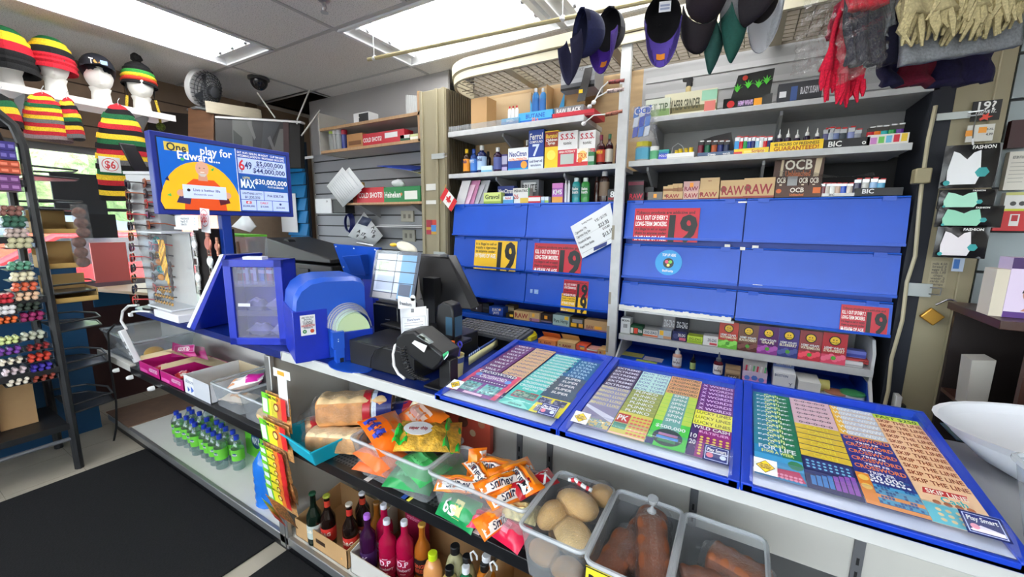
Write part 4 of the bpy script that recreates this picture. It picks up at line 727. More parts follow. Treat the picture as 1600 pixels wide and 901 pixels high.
M().box(-3.25,-1.69,YC,YC+.03,.545,.588,blk).build('shelf_edge',t,bevel=.002);M().box(-1.64,2.2,YC,YC+.03,.545,.588,blk).build('shelf_edge',t,bevel=.002)
M().box(-3.84,-3.25,YC,YC+.03,.555,.60,mat((196,192,182),.5)).build('shelf_edge',t,bevel=.002)
pm_=M()
for i in range(150):
 x=-1.63+i*.016
 if x<.75:
  for j in range(4):pm_.box(x,x+.009,YC+.034+j*.016,YC+.042+j*.016,.5822,.5826,mat((40,40,42)))
pm_.build('perforation',t);LAST[0]['kind']='stuff'
for x in(-2.62,-2.2,-1.28,-.672,-.545,-.06,.33,.9):
 m_=M().box(x-.011,x+.011,1.232,1.239,.12,.72 if x>-1.5 else .9,mat((120,120,122),.4,.5))
 for k in range(12):m_.box(x-.003,x+.003,1.2312,1.2322,.2+k*.04,.22+k*.04,(20,20,20))
 m_.build('slotted_rail',t)
for x in(-3.45,-3.22,-2.9):M().lathe([(.014,0),(.014,.02),(.008,.03)],mat('white'),T=Matrix.Translation((x,YC-.001,.53))@Matrix.Rotation(math.pi/2,4,'X'),n=12).build('hook',t)
m_=M()
for(x0,y0,x1,y1,cc) in((930,165,1000,205,(40,80,170)),(965,180,1020,212,(225,215,80)),(640,30,700,60,(230,230,225)),(1490,440,1560,478,(225,225,220))):
 a_=at(*c2(x0,(y0+y1)/2),Z=.5885);b2=at(*c2(x1,(y0+y1)/2),Z=.5885);M().box(a_.x,b2.x,YC+.004,YC+.026,.5882,.5890,mat(cc)).build('shelf_ticket',t)
pass
M().box(-2.66,-2.42,1.15,1.225,.84,.955,mat((150,150,146),.5)).build('junction_box',t,bevel=.004)
# --- lottery ticket trays
def tz(y):return ZT+.012+(y-.86)*.085
TH=.132
def tk(w_,bg,title,tc,body,strip=None,th=TH,title2=None):
 it=[('r',0,0,1,1,bg)]
 if strip:it.append(('r',0,.84,1,1,strip))
 it+=body
 it.append(('t',title,.5,.92,.105,.92,tc))
 if title2:it.append(('t',title2,.5,.80,.09,.8,tc))
 m_=M().box(0,w_,0,th,-.0004,0,mat(bg)).art((0,0,0),(1,0,0),(0,1,0),w_,th,it,off=.00006);return m_
def dots(x0,y0,nx,ny,dx,dy,r,col,n=8):return[('c',x0+i*dx,y0+j*dy,r,col,n) for j in range(ny) for i in range(nx)]
def cells(x0,y0,x1,y1,nx,ny,c1_,c2_,seed=1):
 rr=random.Random(seed);it=[('r',x0,y0,x1,y1,c1_)]
 for i in range(nx):
  for j in range(ny):
   if rr.random()<.45:it.append(('r',lerp(x0,x1,(i+.08)/nx),lerp(y0,y1,(j+.08)/ny),lerp(x0,x1,(i+.92)/nx),lerp(y0,y1,(j+.92)/ny),c2_))
 return it
W3='white'
DES={'crossw':lambda:tk(.168,(130,70,150),'CROSSWORD',W3,[('r',0,0,.1,1,(225,70,110)),('r',.9,0,1,1,(225,70,110)),('t','CROSSWORD',.5,.74,.13,.6,W3),('c',.14,.78,.07,(110,160,225)),('c',.86,.70,.07,(110,160,225)),('r',.08,.50,.92,.62,(90,50,120))]+dots(.12,.56,14,1,.058,.1,.02,W3,6)+cells(.1,.1,.46,.46,8,6,(120,200,195),(70,120,130))+cells(.54,.1,.9,.46,8,6,(120,200,195),(70,120,130),5)+[('r',.3,.0,.7,.07,(240,200,225))],(60,45,110),.16),'vault':lambda:tk(.083,(110,35,95),'VAULT',W3,[('r',0,0,1,.4,(150,50,120)),('c',.5,.6,.15,(230,190,90))],(100,30,110)),'peach':lambda:tk(.083,(215,165,140),'CASHINGO',(90,60,140),[('r',0,0,1,.6,(240,200,160))],(230,195,130)),'turq':lambda:tk(.10,(60,195,180),'CROSSWORD',W3,[('t','DELUXE',.5,.79,.08,.5,W3),('r',.12,.36,.4,.66,(190,70,80)),('r',.4,.36,.62,.66,(90,150,130)),('r',.62,.36,.9,.66,(190,70,80))]+cells(.15,.4,.87,.62,9,4,(150,170,150),(60,120,110))+[('p',[(0,0),(.5,.3),(1,0)],(130,220,205)),('t','deluxe',.5,.1,.09,.5,(40,120,110))],(80,200,190)),'super':lambda:tk(.10,(240,225,40),'SUPER',W3,[('r',0,.66,1,1,(60,85,105))]+cells(.08,.38,.46,.62,7,4,(70,75,110),(150,150,175))+cells(.54,.38,.92,.62,7,4,(70,75,110),(150,150,175),3)+cells(.2,.05,.7,.3,8,4,(70,75,110),(150,150,175),4),(70,95,110)),'ultra':lambda:tk(.10,(20,90,140),'ULTRA',(190,220,235),[],(25,100,150)),'cashw':lambda:tk(.092,(140,135,165),'BINGO LUXE',(230,215,140),[('p',[(0,.8),(1,.5),(1,.3),(0,.7)],(215,215,230)),('r',.0,0,.25,.3,(50,40,110))]+cells(.3,.05,.98,.33,10,5,(215,190,120),(110,160,170)),(150,150,185)),'extreme':lambda:tk(.092,(45,35,75),'EXTREME',(225,225,235),[],(70,50,85)),'plinko':lambda:tk(.092,(215,205,90),'PLINKO',W3,[('r',0,.84,1,1,(150,160,80)),('r',.02,.42,.4,.75,(190,50,40)),('t','PK',.2,.6,.2,.3,W3),('r',.02,.2,.4,.4,(40,140,120))]+dots(.5,.12,5,6,.11,.115,.035,(225,110,90))+[('r',0,0,1,.05,(250,200,180))],(160,165,75)),'mint':lambda:tk(.092,(190,225,220),'BOX TOPS',(110,130,170),[],(195,230,220)),'spin':lambda:tk(.092,(70,200,70),'SPIN',W3,[('r',.25,.5,.75,1,(110,170,160)),('t','$500,000',.5,.66,.11,.8,W3),('c',.5,.32,.27,(30,60,60),24),('r',.25,.36,.75,.44,(190,120,160)),('r',.22,.26,.78,.34,(60,140,220)),('r',.27,.16,.73,.24,(40,130,80)),('r',.0,0,.2,.2,(30,40,110))],(190,215,80)),'pinkx':lambda:tk(.092,(215,130,120),'CROSSWORD',(60,50,60),[],(225,170,110)),'wild':lambda:tk(.092,(150,25,120),'WILD CASH',W3,[('t','MULTIPLIER',.55,.79,.08,.8,(235,180,220)),('r',0,0,.2,1,(60,30,100))]+dots(.3,.1,5,7,.155,.085,.032,(235,205,90))+[('c',.6,.36,.1,(250,230,120),7),('t','10',.1,.6,.14,.16,W3),('t','20',.1,.4,.14,.16,W3)],(130,25,115)),'yellow':lambda:tk(.092,(235,230,80),'LUCKY LINES',(120,120,60),[('r',0,.86,.3,.98,(240,240,40))],(240,232,100)),'xwords':lambda:tk(.092,(90,40,120),'X WORDS',(230,200,235),[],(110,40,125)),'life':lambda:tk(.098,(25,130,180),'Cash',(225,235,140),[('r',.6,.5,1,1,(25,120,80)),('t','FOR LIFE',.5,.82,.12,.8,W3),('t','$1000 A WEEK',.5,.70,.08,.7,(235,235,120)),('r',0,.3,1,.6,(60,160,210)),('p',[(.3,.25),(.9,.3),(1,.05),(.4,.05)],(200,40,90)),('c',.2,.15,.1,(40,110,70),8),('c',.85,.45,.12,(60,140,90),9)]+dots(.45,.06,6,2,.09,.07,.03,(240,150,180)),(40,130,150)),'cashy':lambda:tk(.098,(30,35,90),'CASH',(235,215,60),[('p',[(0,.84),(.3,1),(0,1)],(235,200,60)),('r',.05,.5,.95,.78,(50,60,120))]+dots(.1,.55,8,3,.11,.08,.025,(120,190,215))+[('r',.1+.11*i,.1,.19+.11*i,.32+.03*i,((60,130,200) if i<4 else(150,80,180))) for i in range(8)],(225,190,50)),'whitep':lambda:tk(.098,(220,200,205),'o-o-o-o-o',(60,50,60),[],(225,185,190)),'xnavy':lambda:tk(.098,(40,50,130),'CROSSWORD',(245,130,50),[('t','TRIPLER',.5,.81,.07,.5,W3),('t','$50,000',.5,.70,.12,.8,W3)]+dots(.08,.6,10,1,.09,.1,.03,W3,5)+cells(.25,.1,1,.52,13,7,(70,160,200),(30,90,150))+[('r',0,.0,.24,.52,(235,140,40)),('r',.0,0,1,.08,(240,150,70)),('c',.12,.4,.07,(245,200,90))],(45,55,150)),'orangew':lambda:tk(.098,(235,175,90),'W0W W0W',(235,235,230),[('r',.0,.84,.18,1,(245,190,50))],(200,205,215)),'skip':lambda:tk(.098,(250,205,160),'SKIP THE LINE',(150,60,30),[('p',[(.1,.62),(.8,.66),(.85,.78),(.15,.76)],(215,50,50)),('t','SKIP LINE',.5,.70,.1,.65,(250,240,220)),('t','Cash',.55,.56,.13,.4,(40,190,195)),('r',0,.0,1,.42,(90,200,215))]+dots(.25,.46,4,1,.17,.1,.05,(190,110,70))+dots(.2,.1,5,3,.15,.1,.035,(240,215,160)),(250,200,150)),'fast':lambda:tk(.098,(225,90,140),'FAST $250',(60,90,20),[('c',.55,.8,.2,(215,235,60),10)],(200,230,60)),}
DL=dict(crossw='wide purple and pink crossword',vault='dark purple vault',peach='peach and violet striped',turq='turquoise crossword',super='yellow and slate super',ultra='deep blue ultra',cashw='silver violet bingo',extreme='dark indigo extreme',plinko='olive and yellow plinko',mint='pale mint',spin='bright green spin',pinkx='pink and orange crossword',wild='magenta wild cash',yellow='plain yellow',xwords='purple words',life='blue and green cash for life',cashy='navy and yellow cash',whitep='white and pink dotted',xnavy='navy crossword with orange letters',orangew='orange and white',skip='peach skip the line',fast='lime and pink fast')
PROTO={}
WS=.86
def fan(key,x,y0,n,pitch,where,dz=0):
 pitch*=1.19
 if key not in PROTO:
  o=DES[key]().build('lottery_ticket',loc=(0,0,0));PROTO[key]=o;first=True
 for i in range(n):
  o=PROTO[key] if(i==0 and not PROTO[key].get('label')) else PROTO[key].copy()
  if o is not PROTO[key]:COL.objects.link(o)
  y=y0+i*pitch;o.location=(x,y,tz(y)+.0105-dz-i*.0008);o.scale.x=.96 if 'left' in where else .875 if 'right' in where else .925;o.rotation_euler=(math.atan(.085)-.0,0,0)
  tag(o,'%s lottery ticket in the fanned column, %s'%(DL[key],where),'lottery ticket','%s tickets, %s'%(DL[key],where))
 return y0+n*pitch
TRAYS=[(-.745,-.357,'left ticket tray'),(-.350,.034,'middle ticket tray'),(.041,.425,'right ticket tray')]
for k,(x0,x1,nm) in enumerate(TRAYS):
 t=thing('lottery_tray',['leftmost blue counter tray of fanned lottery tickets under clear plastic','middle blue counter tray of fanned lottery tickets under clear plastic','rightmost blue counter tray of fanned lottery tickets under clear plastic'][k],'lottery ticket tray',((x0+x1)/2,.86,ZT+.001),'lottery ticket trays')
 YB=1.325;f=M();zb=ZT+.001
 f.hexa([(x0,.845,zb),(x1,.845,zb),(x1,YB,zb),(x0,YB,zb),(x0,.845,zb+.008),(x1,.845,zb+.008),(x1,YB,tz(YB)-.004),(x0,YB,tz(YB)-.004)],tray_b)
 for a_,b_ in((x0-.003,x0+.018),(x1-.018,x1+.003)):
  f.hexa([(a_,.845,zb),(b_,.845,zb),(b_,YB,zb),(a_,YB,zb),(a_,.845,zb+.018),(b_,.845,zb+.018),(b_,YB,tz(YB)+.014),(a_,YB,tz(YB)+.014)],tray_b)
 f.box(x0,x1,YB-.012,YB,zb,tz(YB)+.014,tray_b).box(x0,x1,.845,.853,zb,zb+.016,tray_b)
 f.build('tray_frame',t,bevel=.0015)
 M().hexa([(x0+.013,.855,zb+.0085),(x1-.013,.855,zb+.0085),(x1-.013,YB-.013,tz(YB-.013)-.003),(x0+.013,YB-.013,tz(YB-.013)-.003),(x0+.013,.855,zb+.0095),(x1-.013,.855,zb+.0095),(x1-.013,YB-.013,tz(YB-.013)-.0025),(x0+.013,YB-.013,tz(YB-.013)-.0025)],mat((30,80,180),.5)).build('lining',t)
 yc_=.925;gl=mat((250,252,255),.03,kind='clear',haze=.0,fres=.0,spec=.02)
 M().add([(x0+.012,yc_,tz(yc_)+.020),(x1-.012,yc_,tz(yc_)+.020),(x1-.012,YB-.012,tz(YB)+.020),(x0+.012,YB-.012,tz(YB)+.020)],[(0,1,2,3)],gl).build('top_cover',t)
 fr=M().grid(lambda u,v:(lerp(x0+.012,x1-.012,u),lerp(yc_,.852,v),lerp(tz(yc_)+.022,zb+.015,v)+.012*math.sin(math.pi*v)),1,12,mat((250,252,255),.12,kind='clear',haze=.06,fres=.35))
 fr.build('front_cover',t)
 M().box(x0+.018,x1-.018,.856,.922,zb+.0150,zb+.0156,mat((206,214,235),.4)).build('front_lining',t)
 def stk(xa,ya,w_,h_,items,nm_):
  o0=Vector((xa,ya,0));f_=lambda y:lerp(tz(yc_)+.022,zb+.015,(yc_-y)/(yc_-.852))+.012*math.sin(math.pi*(yc_-y)/(yc_-.852))
  p0=Vector((xa,ya,f_(ya)+.003));p1=Vector((xa,ya+h_,f_(ya+h_)+.003));M().art(p0,(1,0,0),p1-p0,w_,(p1-p0).length,items,off=.0004).build(nm_,t)
 stk(x0+.018,.872,.04,.04,[('r',0,0,1,1,(238,238,230)),('p',[(.5,.08),(.92,.5),(.5,.92),(.08,.5)],(40,40,30)),('p',[(.5,.12),(.88,.5),(.5,.88),(.12,.5)],(248,205,40)),('t','18+ ONLY',.5,.62,.12,.4,(60,50,20)),('t','No minors',.5,.5,.11,.5,(60,50,20)),('t','Know limits',.5,.39,.11,.4,(60,50,20))],'age_sticker')
 stk(x1-.068,.868,.05,.044,[('r',0,0,1,1,(20,34,96)),('r',.06,.08,.94,.92,(190,200,235)),('r',.09,.11,.91,.89,(28,40,110)),('t','Play Smart',.5,.72,.2,.72,'white')]+([('p',[(.1,.2),(.4,.45),(.9,.3),(.9,.15),(.15,.15)],(235,225,235)),('c',.25,.35,.12,(230,150,170))] if k==2 else[('c',.25,.35,.15,(220,120,140)),('c',.75,.35,.13,(205,215,240)),('r',.1,.5,.9,.56,(220,225,245))]),'play_smart_sticker')
x0=TRAYS[0][0]+.020;w0='left ticket tray'
y=fan('crossw',x0,.885,1,.03,w0);y+=.0;y=.915+.0
fan('vault',x0,.94,9,.024,w0,.0012);fan('peach',x0+.085,.94,9,.024,w0,.0012)
fan('turq',x0+.172,.885,12,.0205,w0)
y=fan('super',x0+.275-.016,.885,5,.022,w0);fan('ultra',x0+.275-.016,y,6,.0205,w0,.004)
x0=TRAYS[1][0]+.021;w0='middle ticket tray';P_=.0868
y=fan('cashw',x0,.885,5,.022,w0);fan('extreme',x0,y,6,.022,w0,.004)
y=fan('plinko',x0+P_,.885,6,.02,w0);fan('mint',x0+P_,y,6,.02,w0,.005)
y=fan('spin',x0+2*P_,.885,7,.02,w0);fan('pinkx',x0+2*P_,y,5,.021,w0,.0056)
y=fan('wild',x0+3*P_,.885,1,.022,w0);y=fan('yellow',x0+3*P_,y,3,.022,w0,.0008);fan('xwords',x0+3*P_,y,7,.021,w0,.0032)
x0=TRAYS[2][0]+.021;w0='right ticket tray'
P_=.0868
for nm_ in('life','cashy','whitep','xnavy','orangew','skip','fast'):pass
fan('life',x0,.885,12,.0205,w0)
y=fan('cashy',x0+P_,.885,6,.021,w0,.0);fan('whitep',x0+P_,y,6,.0205,w0,.0048)
y=fan('xnavy',x0+2*P_,.885,5,.024,w0);fan('orangew',x0+2*P_,y,6,.021,w0,.004)
y=fan('skip',x0+3*P_,.885,11,.0205,w0);fan('fast',x0+3*P_,y,1,.0205,w0,.0088)
# --- goods on the middle shelf
ZM=.5885
def clear_bin(x0,x1,y0,y1,h,label,z0=ZM,taper=.02,rim=.006,mt=None,group='clear plastic bins under the counter',div=None,rz=0):
 t=thing('plastic_bin',label,'plastic bin',((x0+x1)/2,(y0+y1)/2,z0),group,rot=(0,0,rz));a_,b_=(x1-x0)/2,(y1-y0)/2;mt=mt or HAZY;e=taper
 z_=.0015;R=[(-a_+e,-b_+e),(a_-e,-b_+e),(a_-e,b_-e),(-a_+e,b_-e)];T_=[(-a_,-b_),(a_,-b_),(a_,b_),(-a_,b_)]
 def rnd(p,r=.02,n=3):
  out=[]
  for i in range(4):
   cx=p[i][0]-math.copysign(r,p[i][0]);cy=p[i][1]-math.copysign(r,p[i][1]);a0=[math.pi,1.5*math.pi,0,.5*math.pi][i]
   for j in range(n+1):an=a0+math.pi/2*j/n;out.append((cx+r*math.cos(an),cy+r*math.sin(an)))
  return out
 lo,hi=rnd(R),rnd(T_);n=len(lo)
 vs=[(x,y,z_) for x,y in lo]+[(x,y,h) for x,y in hi]
 M().add(vs,[(i,(i+1)%n,n+(i+1)%n,n+i) for i in range(n)]+[tuple(range(n))],mt).build('bin_walls',t,local=True)
 M().tube([(x,y,h) for x,y in hi],rim,mat((225,232,236),.2,kind='clear',haze=.35),6,close=True).build('rim',t,local=True)
 return t
def pillow(L,W_,H,col,art=(),seed=0,crimp=True,seg=14,m=None,side=None):
 """snack bag or wrapped packet centred on its base, long axis x"""
 m_=M();mt=m or mat(col,.28);r_=random.Random(seed)
 def f(u,v,s):
  e=(1-abs(2*u-1)**3.2)*(1-abs(2*v-1)**2.6);x=(u-.5)*L;y=(v-.5)*W_*(1-.06*(1-abs(2*u-1)**4)*abs(2*v-1))
  return(x,y,H*.5+s*H*.5*e+.004*math.sin(17*u+seed)*e+.003*math.sin(23*v+2*seed)*e)
 m_.grid(lambda u,v:f(u,v,1),seg,8,mt);st=len(m_.v);m_.grid(lambda u,v:f(1-u,v,-1),seg,8,mt)
 for it in art:
  if it[0]=='b':m_.grid(lambda u,v,it=it:tuple(Vector(f(lerp(it[1],it[2],u),lerp(it[3],it[4],v),1))+Vector((0,0,.0012))),6,4,mat(it[5],.3))
  if it[0]=='t':
   vs,fs,tw=text_geo(it[1]);sx=it[4]*W_;
   if tw*sx>it[5]*L:sx=it[5]*L/tw
   m_.add([tuple(Vector(f(min(1,max(0,it[2]+(x-tw/2)*sx/L)),min(1,max(0,it[3]+(y-.5)*it[4])),1))+Vector((0,0,.0028))) for x,y in vs],fs,mat(it[6],.4))
 return m_
def place(m_,name,loc,rot,label,cat,group=None):
 o=m_.build(name,loc=(0,0,0),local=True);o.location=loc;o.rotation_euler=tuple(math.radians(a) for a in rot);return tag(o,label,cat,group)
def put(o,loc,rot,label=None):
 c=o.copy();COL.objects.link(c);c.location=loc;c.rotation_euler=tuple(math.radians(a) for a in rot)
 if label:c['label']=label
 return c
TX=thing('bread_tray','turquoise plastic tray holding bagged loaves at the left end of the middle shelf','tray',(-1.415,.945,ZM),rot=(0,0,math.radians(-6)))
aq=mat((20,172,196),.35);m_=M();h=.075
R=[(-.105,-.115),(.105,-.115),(.105,.125),(-.105,.125)];T_=[(-.13,-.14),(.13,-.14),(.13,.15),(-.13,.15)]
vs=[(x,y,.0) for x,y in R]+[(x,y,h) for x,y in T_]+[(x*.96,y*.96,h) for x,y in T_]+[(x*.95,y*.95,.004) for x,y in R]
m_.add(vs,[(3,2,1,0)]+[(i,(i+1)%4,4+(i+1)%4,4+i) for i in range(4)]+[(4+i,4+(i+1)%4,8+(i+1)%4,8+i) for i in range(4)]+[(8+i,8+(i+1)%4,12+(i+1)%4,12+i) for i in range(4)]+[(12,13,14,15)],aq).build('tray_body',TX,local=True,bevel=.004)
M().tube([(x*1.02,y*1.02,h) for x,y in T_],.005,aq,6,close=True).build('rim',TX,local=True)
def loaf(L,W_,H,crust,top):
 def f(u,v):
  a=v*2*math.pi;y=W_/2*math.copysign(abs(math.cos(a))**.55,math.cos(a));z=H/2+H/2*math.copysign(abs(math.sin(a))**(.6 if math.sin(a)>0 else .35),math.sin(a));e=min(1,(1-abs(2*u-1))*7);e=e**.4 if e>0 else 0
  x=(u-.5)*L;bul=1+.035*math.sin(u*24)
  return(x,y*(.75+.25*e)*bul,H/2+(z-H/2)*(.8+.2*e)*(bul if z>H/2 else 1))
 m_=M().grid(f,26,20,mat(crust,.6,kind='noise',s=18,a=.3))
 m_.grid(lambda u,v:tuple(Vector(f(.03+.94*u,.1+.3*v))+Vector((0,0,.0015))),26,8,mat(top,.6,kind='noise',s=25,a=.2));return m_
def bagged_loaf(label,loc,rot,L=.27,W_=.115,H=.105,crust=(214,150,88),top=(240,204,150),tail=True,band=None,group='bagged loaves of bread'):
 t=thing('bread_loaf',label,'bread',loc,group,rot=tuple(math.radians(a) for a in rot))
 loaf(L,W_,H,crust,top).build('loaf',t,local=True)
 m_=M().grid(lambda u,v:((u-.5)*(L+.03),(W_/2+.008)*math.cos(v*6.2832)*(1 if .06<u<.94 else .8)+.002*math.sin(u*40),H/2+(H/2+.008)*math.sin(v*6.2832)*(1 if .06<u<.94 else .8)+.002*math.sin(v*30)),20,18,WRAP)
 if tail:m_.grid(lambda u,v:(-L/2-.012-.07*u,(.045*(1-u)**2+.012+.02*u)*math.cos(v*6.2832)+.004*math.sin(v*40),H*.5-.045*u+(.04*(1-u)**2+.008+.012*u)*math.sin(v*6.2832)),8,14,WRAP)
 m_.build('plastic_bag',t,local=True)
 if band:
  b_=M()
  for(u0,u1,col) in band:b_.grid(lambda u,v,u0=u0,u1=u1:(lerp(u0,u1,u)*L-L/2,(W_/2+.0095)*math.cos(v*6.2832),H/2+(H/2+.0095)*math.sin(v*6.2832)),4,20,mat(col,.3))
  b_.build('printed_band',t,local=True)
 return t
bagged_loaf('bagged white loaf with red and navy printed bag, topmost in the turquoise tray',(-1.34,1.03,ZM+.085),(0,0,38),.30,.125,.12,band=[(.62,.72,(190,40,50)),(.74,.80,(215,225,240)),(.80,1.0,(24,34,110))])
bagged_loaf('bagged pale loaf lying low at the front of the turquoise tray',(-1.345,.93,ZM+.008),(0,0,25),.22,.10,.08,(222,168,108),(242,214,168),tail=False)
bagged_loaf('bagged loaf at the left rear of the turquoise tray with a red label',(-1.46,.99,ZM+.008),(0,0,60),.2,.10,.085,(210,160,110),(230,190,140),tail=False,band=[(.1,.22,(205,40,50))])
place(pillow(.26,.13,.07,(24,40,120),[('b',.1,.35,.1,.9,(225,230,240)),('b',.5,.75,.2,.8,(200,50,60))],3),'bread_bag',(-1.16,1.14,ZM+.10),(20,-12,30),'navy and white printed bread bag behind the topmost loaf','bread')
place(pillow(.16,.12,.08,(235,225,190),[('b',.2,.8,.2,.8,(215,190,120)),('b',.4,.6,.1,.5,(180,40,60))],5),'snack_bag',(-1.03,1.16,ZM+.17),(30,0,10),'cream snack bag peeking out behind the orange sweets bin','snack bag')
place(pillow(.14,.12,.06,(30,30,36),[('b',.3,.7,.2,.8,(120,120,130))],5),'snack_bag',(-1.10,1.10,ZM+.03),(10,0,60),'black snack bag squeezed between the loaves and the sweets bin','snack bag')
t=place(M().box(-.16,.16,-.012,.012,0,.24,mat((205,80,60),.35)).art((-.16,-.012,0),(1,0,0),(0,0,1),.32,.24,[('r',0,0,1,1,(208,84,62)),('r',0,0,.12,1,(225,215,205)),('t',"Reese's",.42,.78,.26,.5,(250,215,60)),('t',"Reese's",.425,.775,.24,.48,(245,190,40)),('c',.6,.45,.1,(120,60,40)),('c',.8,.7,.08,(225,190,150)),('c',.88,.5,.07,(190,120,90)),('c',.75,.3,.06,(225,190,150))],off=.0008),'candy_packet',(-.94,1.205,ZM+.13),(0,0,0),'large red candy packet with yellow lettering behind the first clear bin','packet')
t.location.z=ZM+.02
clear_bin(-1.165,-.80,.855,1.06,.145,'first clear plastic bin, heaped with orange candy and green tortilla chips bags',taper=.022)
p1=place(pillow(.22,.15,.05,(245,110,20),[('b',.1,.9,.55,.9,(240,130,40)),('t','crackle',.4,.25,.2,.5,(40,30,110)),('b',.1,.2,.08,.4,(60,80,200)),('b',.3,.4,.08,.4,(60,80,200)),('b',.5,.6,.08,.4,(60,80,200)),('b',.6,.95,.5,.8,(220,190,180))],1),'snack_bag',(-1.06,.94,ZM+.135),(0,10,-20),'orange crackle snack bag on top of the first bin','snack bag','bags in the first clear bin')
p2=place(pillow(.22,.14,.05,(245,120,30),[('b',.2,.8,.2,.7,(230,190,170)),('b',.3,.7,.3,.6,(205,150,140))],2),'snack_bag',(-.99,1.06,ZM+.165),(25,0,-25),'orange and cream bag tilted at the back of the first bin','snack bag','bags in the first clear bin')
chips=pillow(.22,.17,.06,(215,170,60),[],4,m=mat((215,165,50),.5,kind='noise',s=45,a=.5,bump=1,bd=.01))
chips.grid(lambda u,v:((u-.5)*.1-.05,(v-.5)*.08-.01,.0655),2,2,mat((240,240,236))) if 0 else None
p3=place(chips,'snack_bag',(-.90,.985,ZM+.14),(8,4,35),'clear bag of golden plantain chips with a white label in the first bin','snack bag','bags in the first clear bin')
M().lathe([(.045,0),(.046,.002)],mat((242,242,240)),c=(-.04,.0,.060),n=24,sx=1.1,sy=.8).art((-.08,-.014,.0625),(1,0,0),(0,1,0),.08,.03,[('t','super chip',.5,.5,.6,.8,(180,40,60))]).build('round_label',p3,local=True)
M().grid(lambda u,v:(lerp(.05,.11,u),lerp(-.08,.08,v),.05+.012*math.sin(u*9)+.006*math.sin(v*12)-.03*u),8,8,mat((30,175,60),.25)).build('green_end',p3,local=True)
M().grid(lambda u,v:(lerp(-.11,-.06,u)-.01,lerp(-.06,.04,v),.045+.01*math.sin(u*9)+.006*math.sin(v*12)),8,8,mat((40,190,70),.25)).build('green_front',p3,local=True)
for i,(x,y,z,rz,col,lb) in enumerate(((-1.07,.92,.02,15,(240,110,50),'orange bag low at the left of the first bin'),(-1.05,.90,.07,-10,(245,120,60),'orange bag in the middle of the left stack in the first bin'),(-.92,.92,.015,20,(50,160,90),'green bag at the bottom of the first bin'),(-.88,.93,.07,-15,(60,170,90),'green bag in the second layer of the first bin'),(-.86,1.0,.03,50,(50,150,70),'green bag at the right wall of the first bin'))):
 place(pillow(.17,.13,.05,col,[('b',.2,.6,.3,.7,tuple(min(255,c+50) for c in col))],i),'snack_bag',(x,y,ZM+z),(6,4,rz),lb,'snack bag','bags in the first clear bin')
clear_bin(-.795,-.445,.855,1.03,.14,'second clear plastic bin, full of orange biscuit packets',taper=.022)
bis=lambda s:pillow(.15,.066,.045,(248,125,15),[('b',.05,.95,.05,.45,(245,235,225)),('t','Shirley',.5,.25,.3,.5,(30,30,60)),('b',.3,.9,.55,.9,(250,150,30))],s)
tmp=[(-.70,.90,.085,25,10,'at the front left, end towards the viewer'),(-.665,.96,.10,-30,0,'crossing behind the front left one'),(-.72,1.0,.10,85,60,'standing upright at the back left'),(-.61,.93,.095,-8,0,'lying across the middle'),(-.64,1.01,.11,15,20,'at the back, crumpled end up'),(-.575,1.0,.12,60,25,'at the back with a gold end'),(-.575,.93,.115,58,6,'slanting with its name upright, left'),(-.53,.92,.10,60,4,'slanting with its name upright, right'),(-.515,.99,.12,-35,12,'at the back right, shiny and crumpled'),(-.56,.885,.045,75,30,'pressed against the front wall')]
ob=None
for i,(x,y,z,rz,rx,lb) in enumerate(tmp):
 lab='orange biscuit packet in the second bin %s'%lb
 if ob is None:ob=place(bis(i),'biscuit_packet',(x,y,ZM+z),(rx,0,rz),lab,'biscuit packet','orange biscuit packets')
 else:put(ob,(x,y,ZM+z),(rx,0 if rx<50 else-80,rz),lab)
place(pillow(.15,.09,.06,(35,150,85),[('t','6s',.4,.5,.5,.4,'white'),('b',.5,.7,.2,.8,(225,220,140))],7),'biscuit_packet',(-.69,.905,ZM+.015),(50,0,-5),'green six pack biscuit packet at the bottom of the second bin','biscuit packet')
place(pillow(.12,.08,.055,(215,30,70),[('b',.3,.6,.3,.7,(240,120,140))],8),'candy_bag',(-.51,.90,ZM+.01),(30,0,-10),'pinkish red bag at the bottom right of the second bin','packet')
place(pillow(.10,.07,.05,(225,50,90),[],9),'candy_bag',(-.60,.90,ZM+.008),(20,0,15),'magenta red bag at the bottom middle of the second bin','packet')
place(pillow(.12,.07,.05,(225,205,140),[],9,m=mat((225,205,140),.5,kind='noise',s=60,a=.5,bump=1,bd=.01)),'snack_bag',(-.50,.925,ZM+.055),(10,0,10),'clear bag of pale crisps at the right of the second bin','snack bag')
place(pillow(.15,.06,.04,(190,25,40),[('t','MAXI',.5,.5,.7,.8,'white'),('b',.1,.3,.2,.8,(30,30,35))],2),'candy_bag',(-.485,.985,ZM+.12),(20,0,65),'red and black chocolate bar bag at the right of the second bin','packet')
clear_bin(-.435,-.258,.80,1.07,.145,'third clear plastic bin, narrow, holding bagged bun rolls',taper=.016)
def bunbag(label,loc,rot,L=.13,W_=.09,H=.07,col=(222,180,115),grp='bagged bun rolls',gathered=False,s=1):
 t=thing('bun_bag',label,'bread',loc,grp,rot=tuple(math.radians(a) for a in rot))
 M().ball((0,0,H/2),(L/2,W_/2,H/2),mat(col,.65,kind='noise',s=30,a=.15),18).wob(.004,22,seed=s).build('bun',t,local=True)
 m_=M().ball((0,0,H/2),(L/2+.008,W_/2+.008,H/2+.006),WRAP,18).wob(.007,30,seed=s+3)
 if gathered:m_.grid(lambda u,v:(L/2+.07*u,(.03*(1-u)+.02*u)*math.cos(v*6.28)+.004*math.sin(v*30),H/2+.01+.04*u+(.02*(1-u)+.012*u)*math.sin(v*6.28)),7,12,WRAP)
 m_.build('plastic_bag',t,local=True);return t
bunbag('pale bun roll in the middle of the third bin',(-.345,.985,ZM+.085),(0,0,-10),.13,.09,.07)
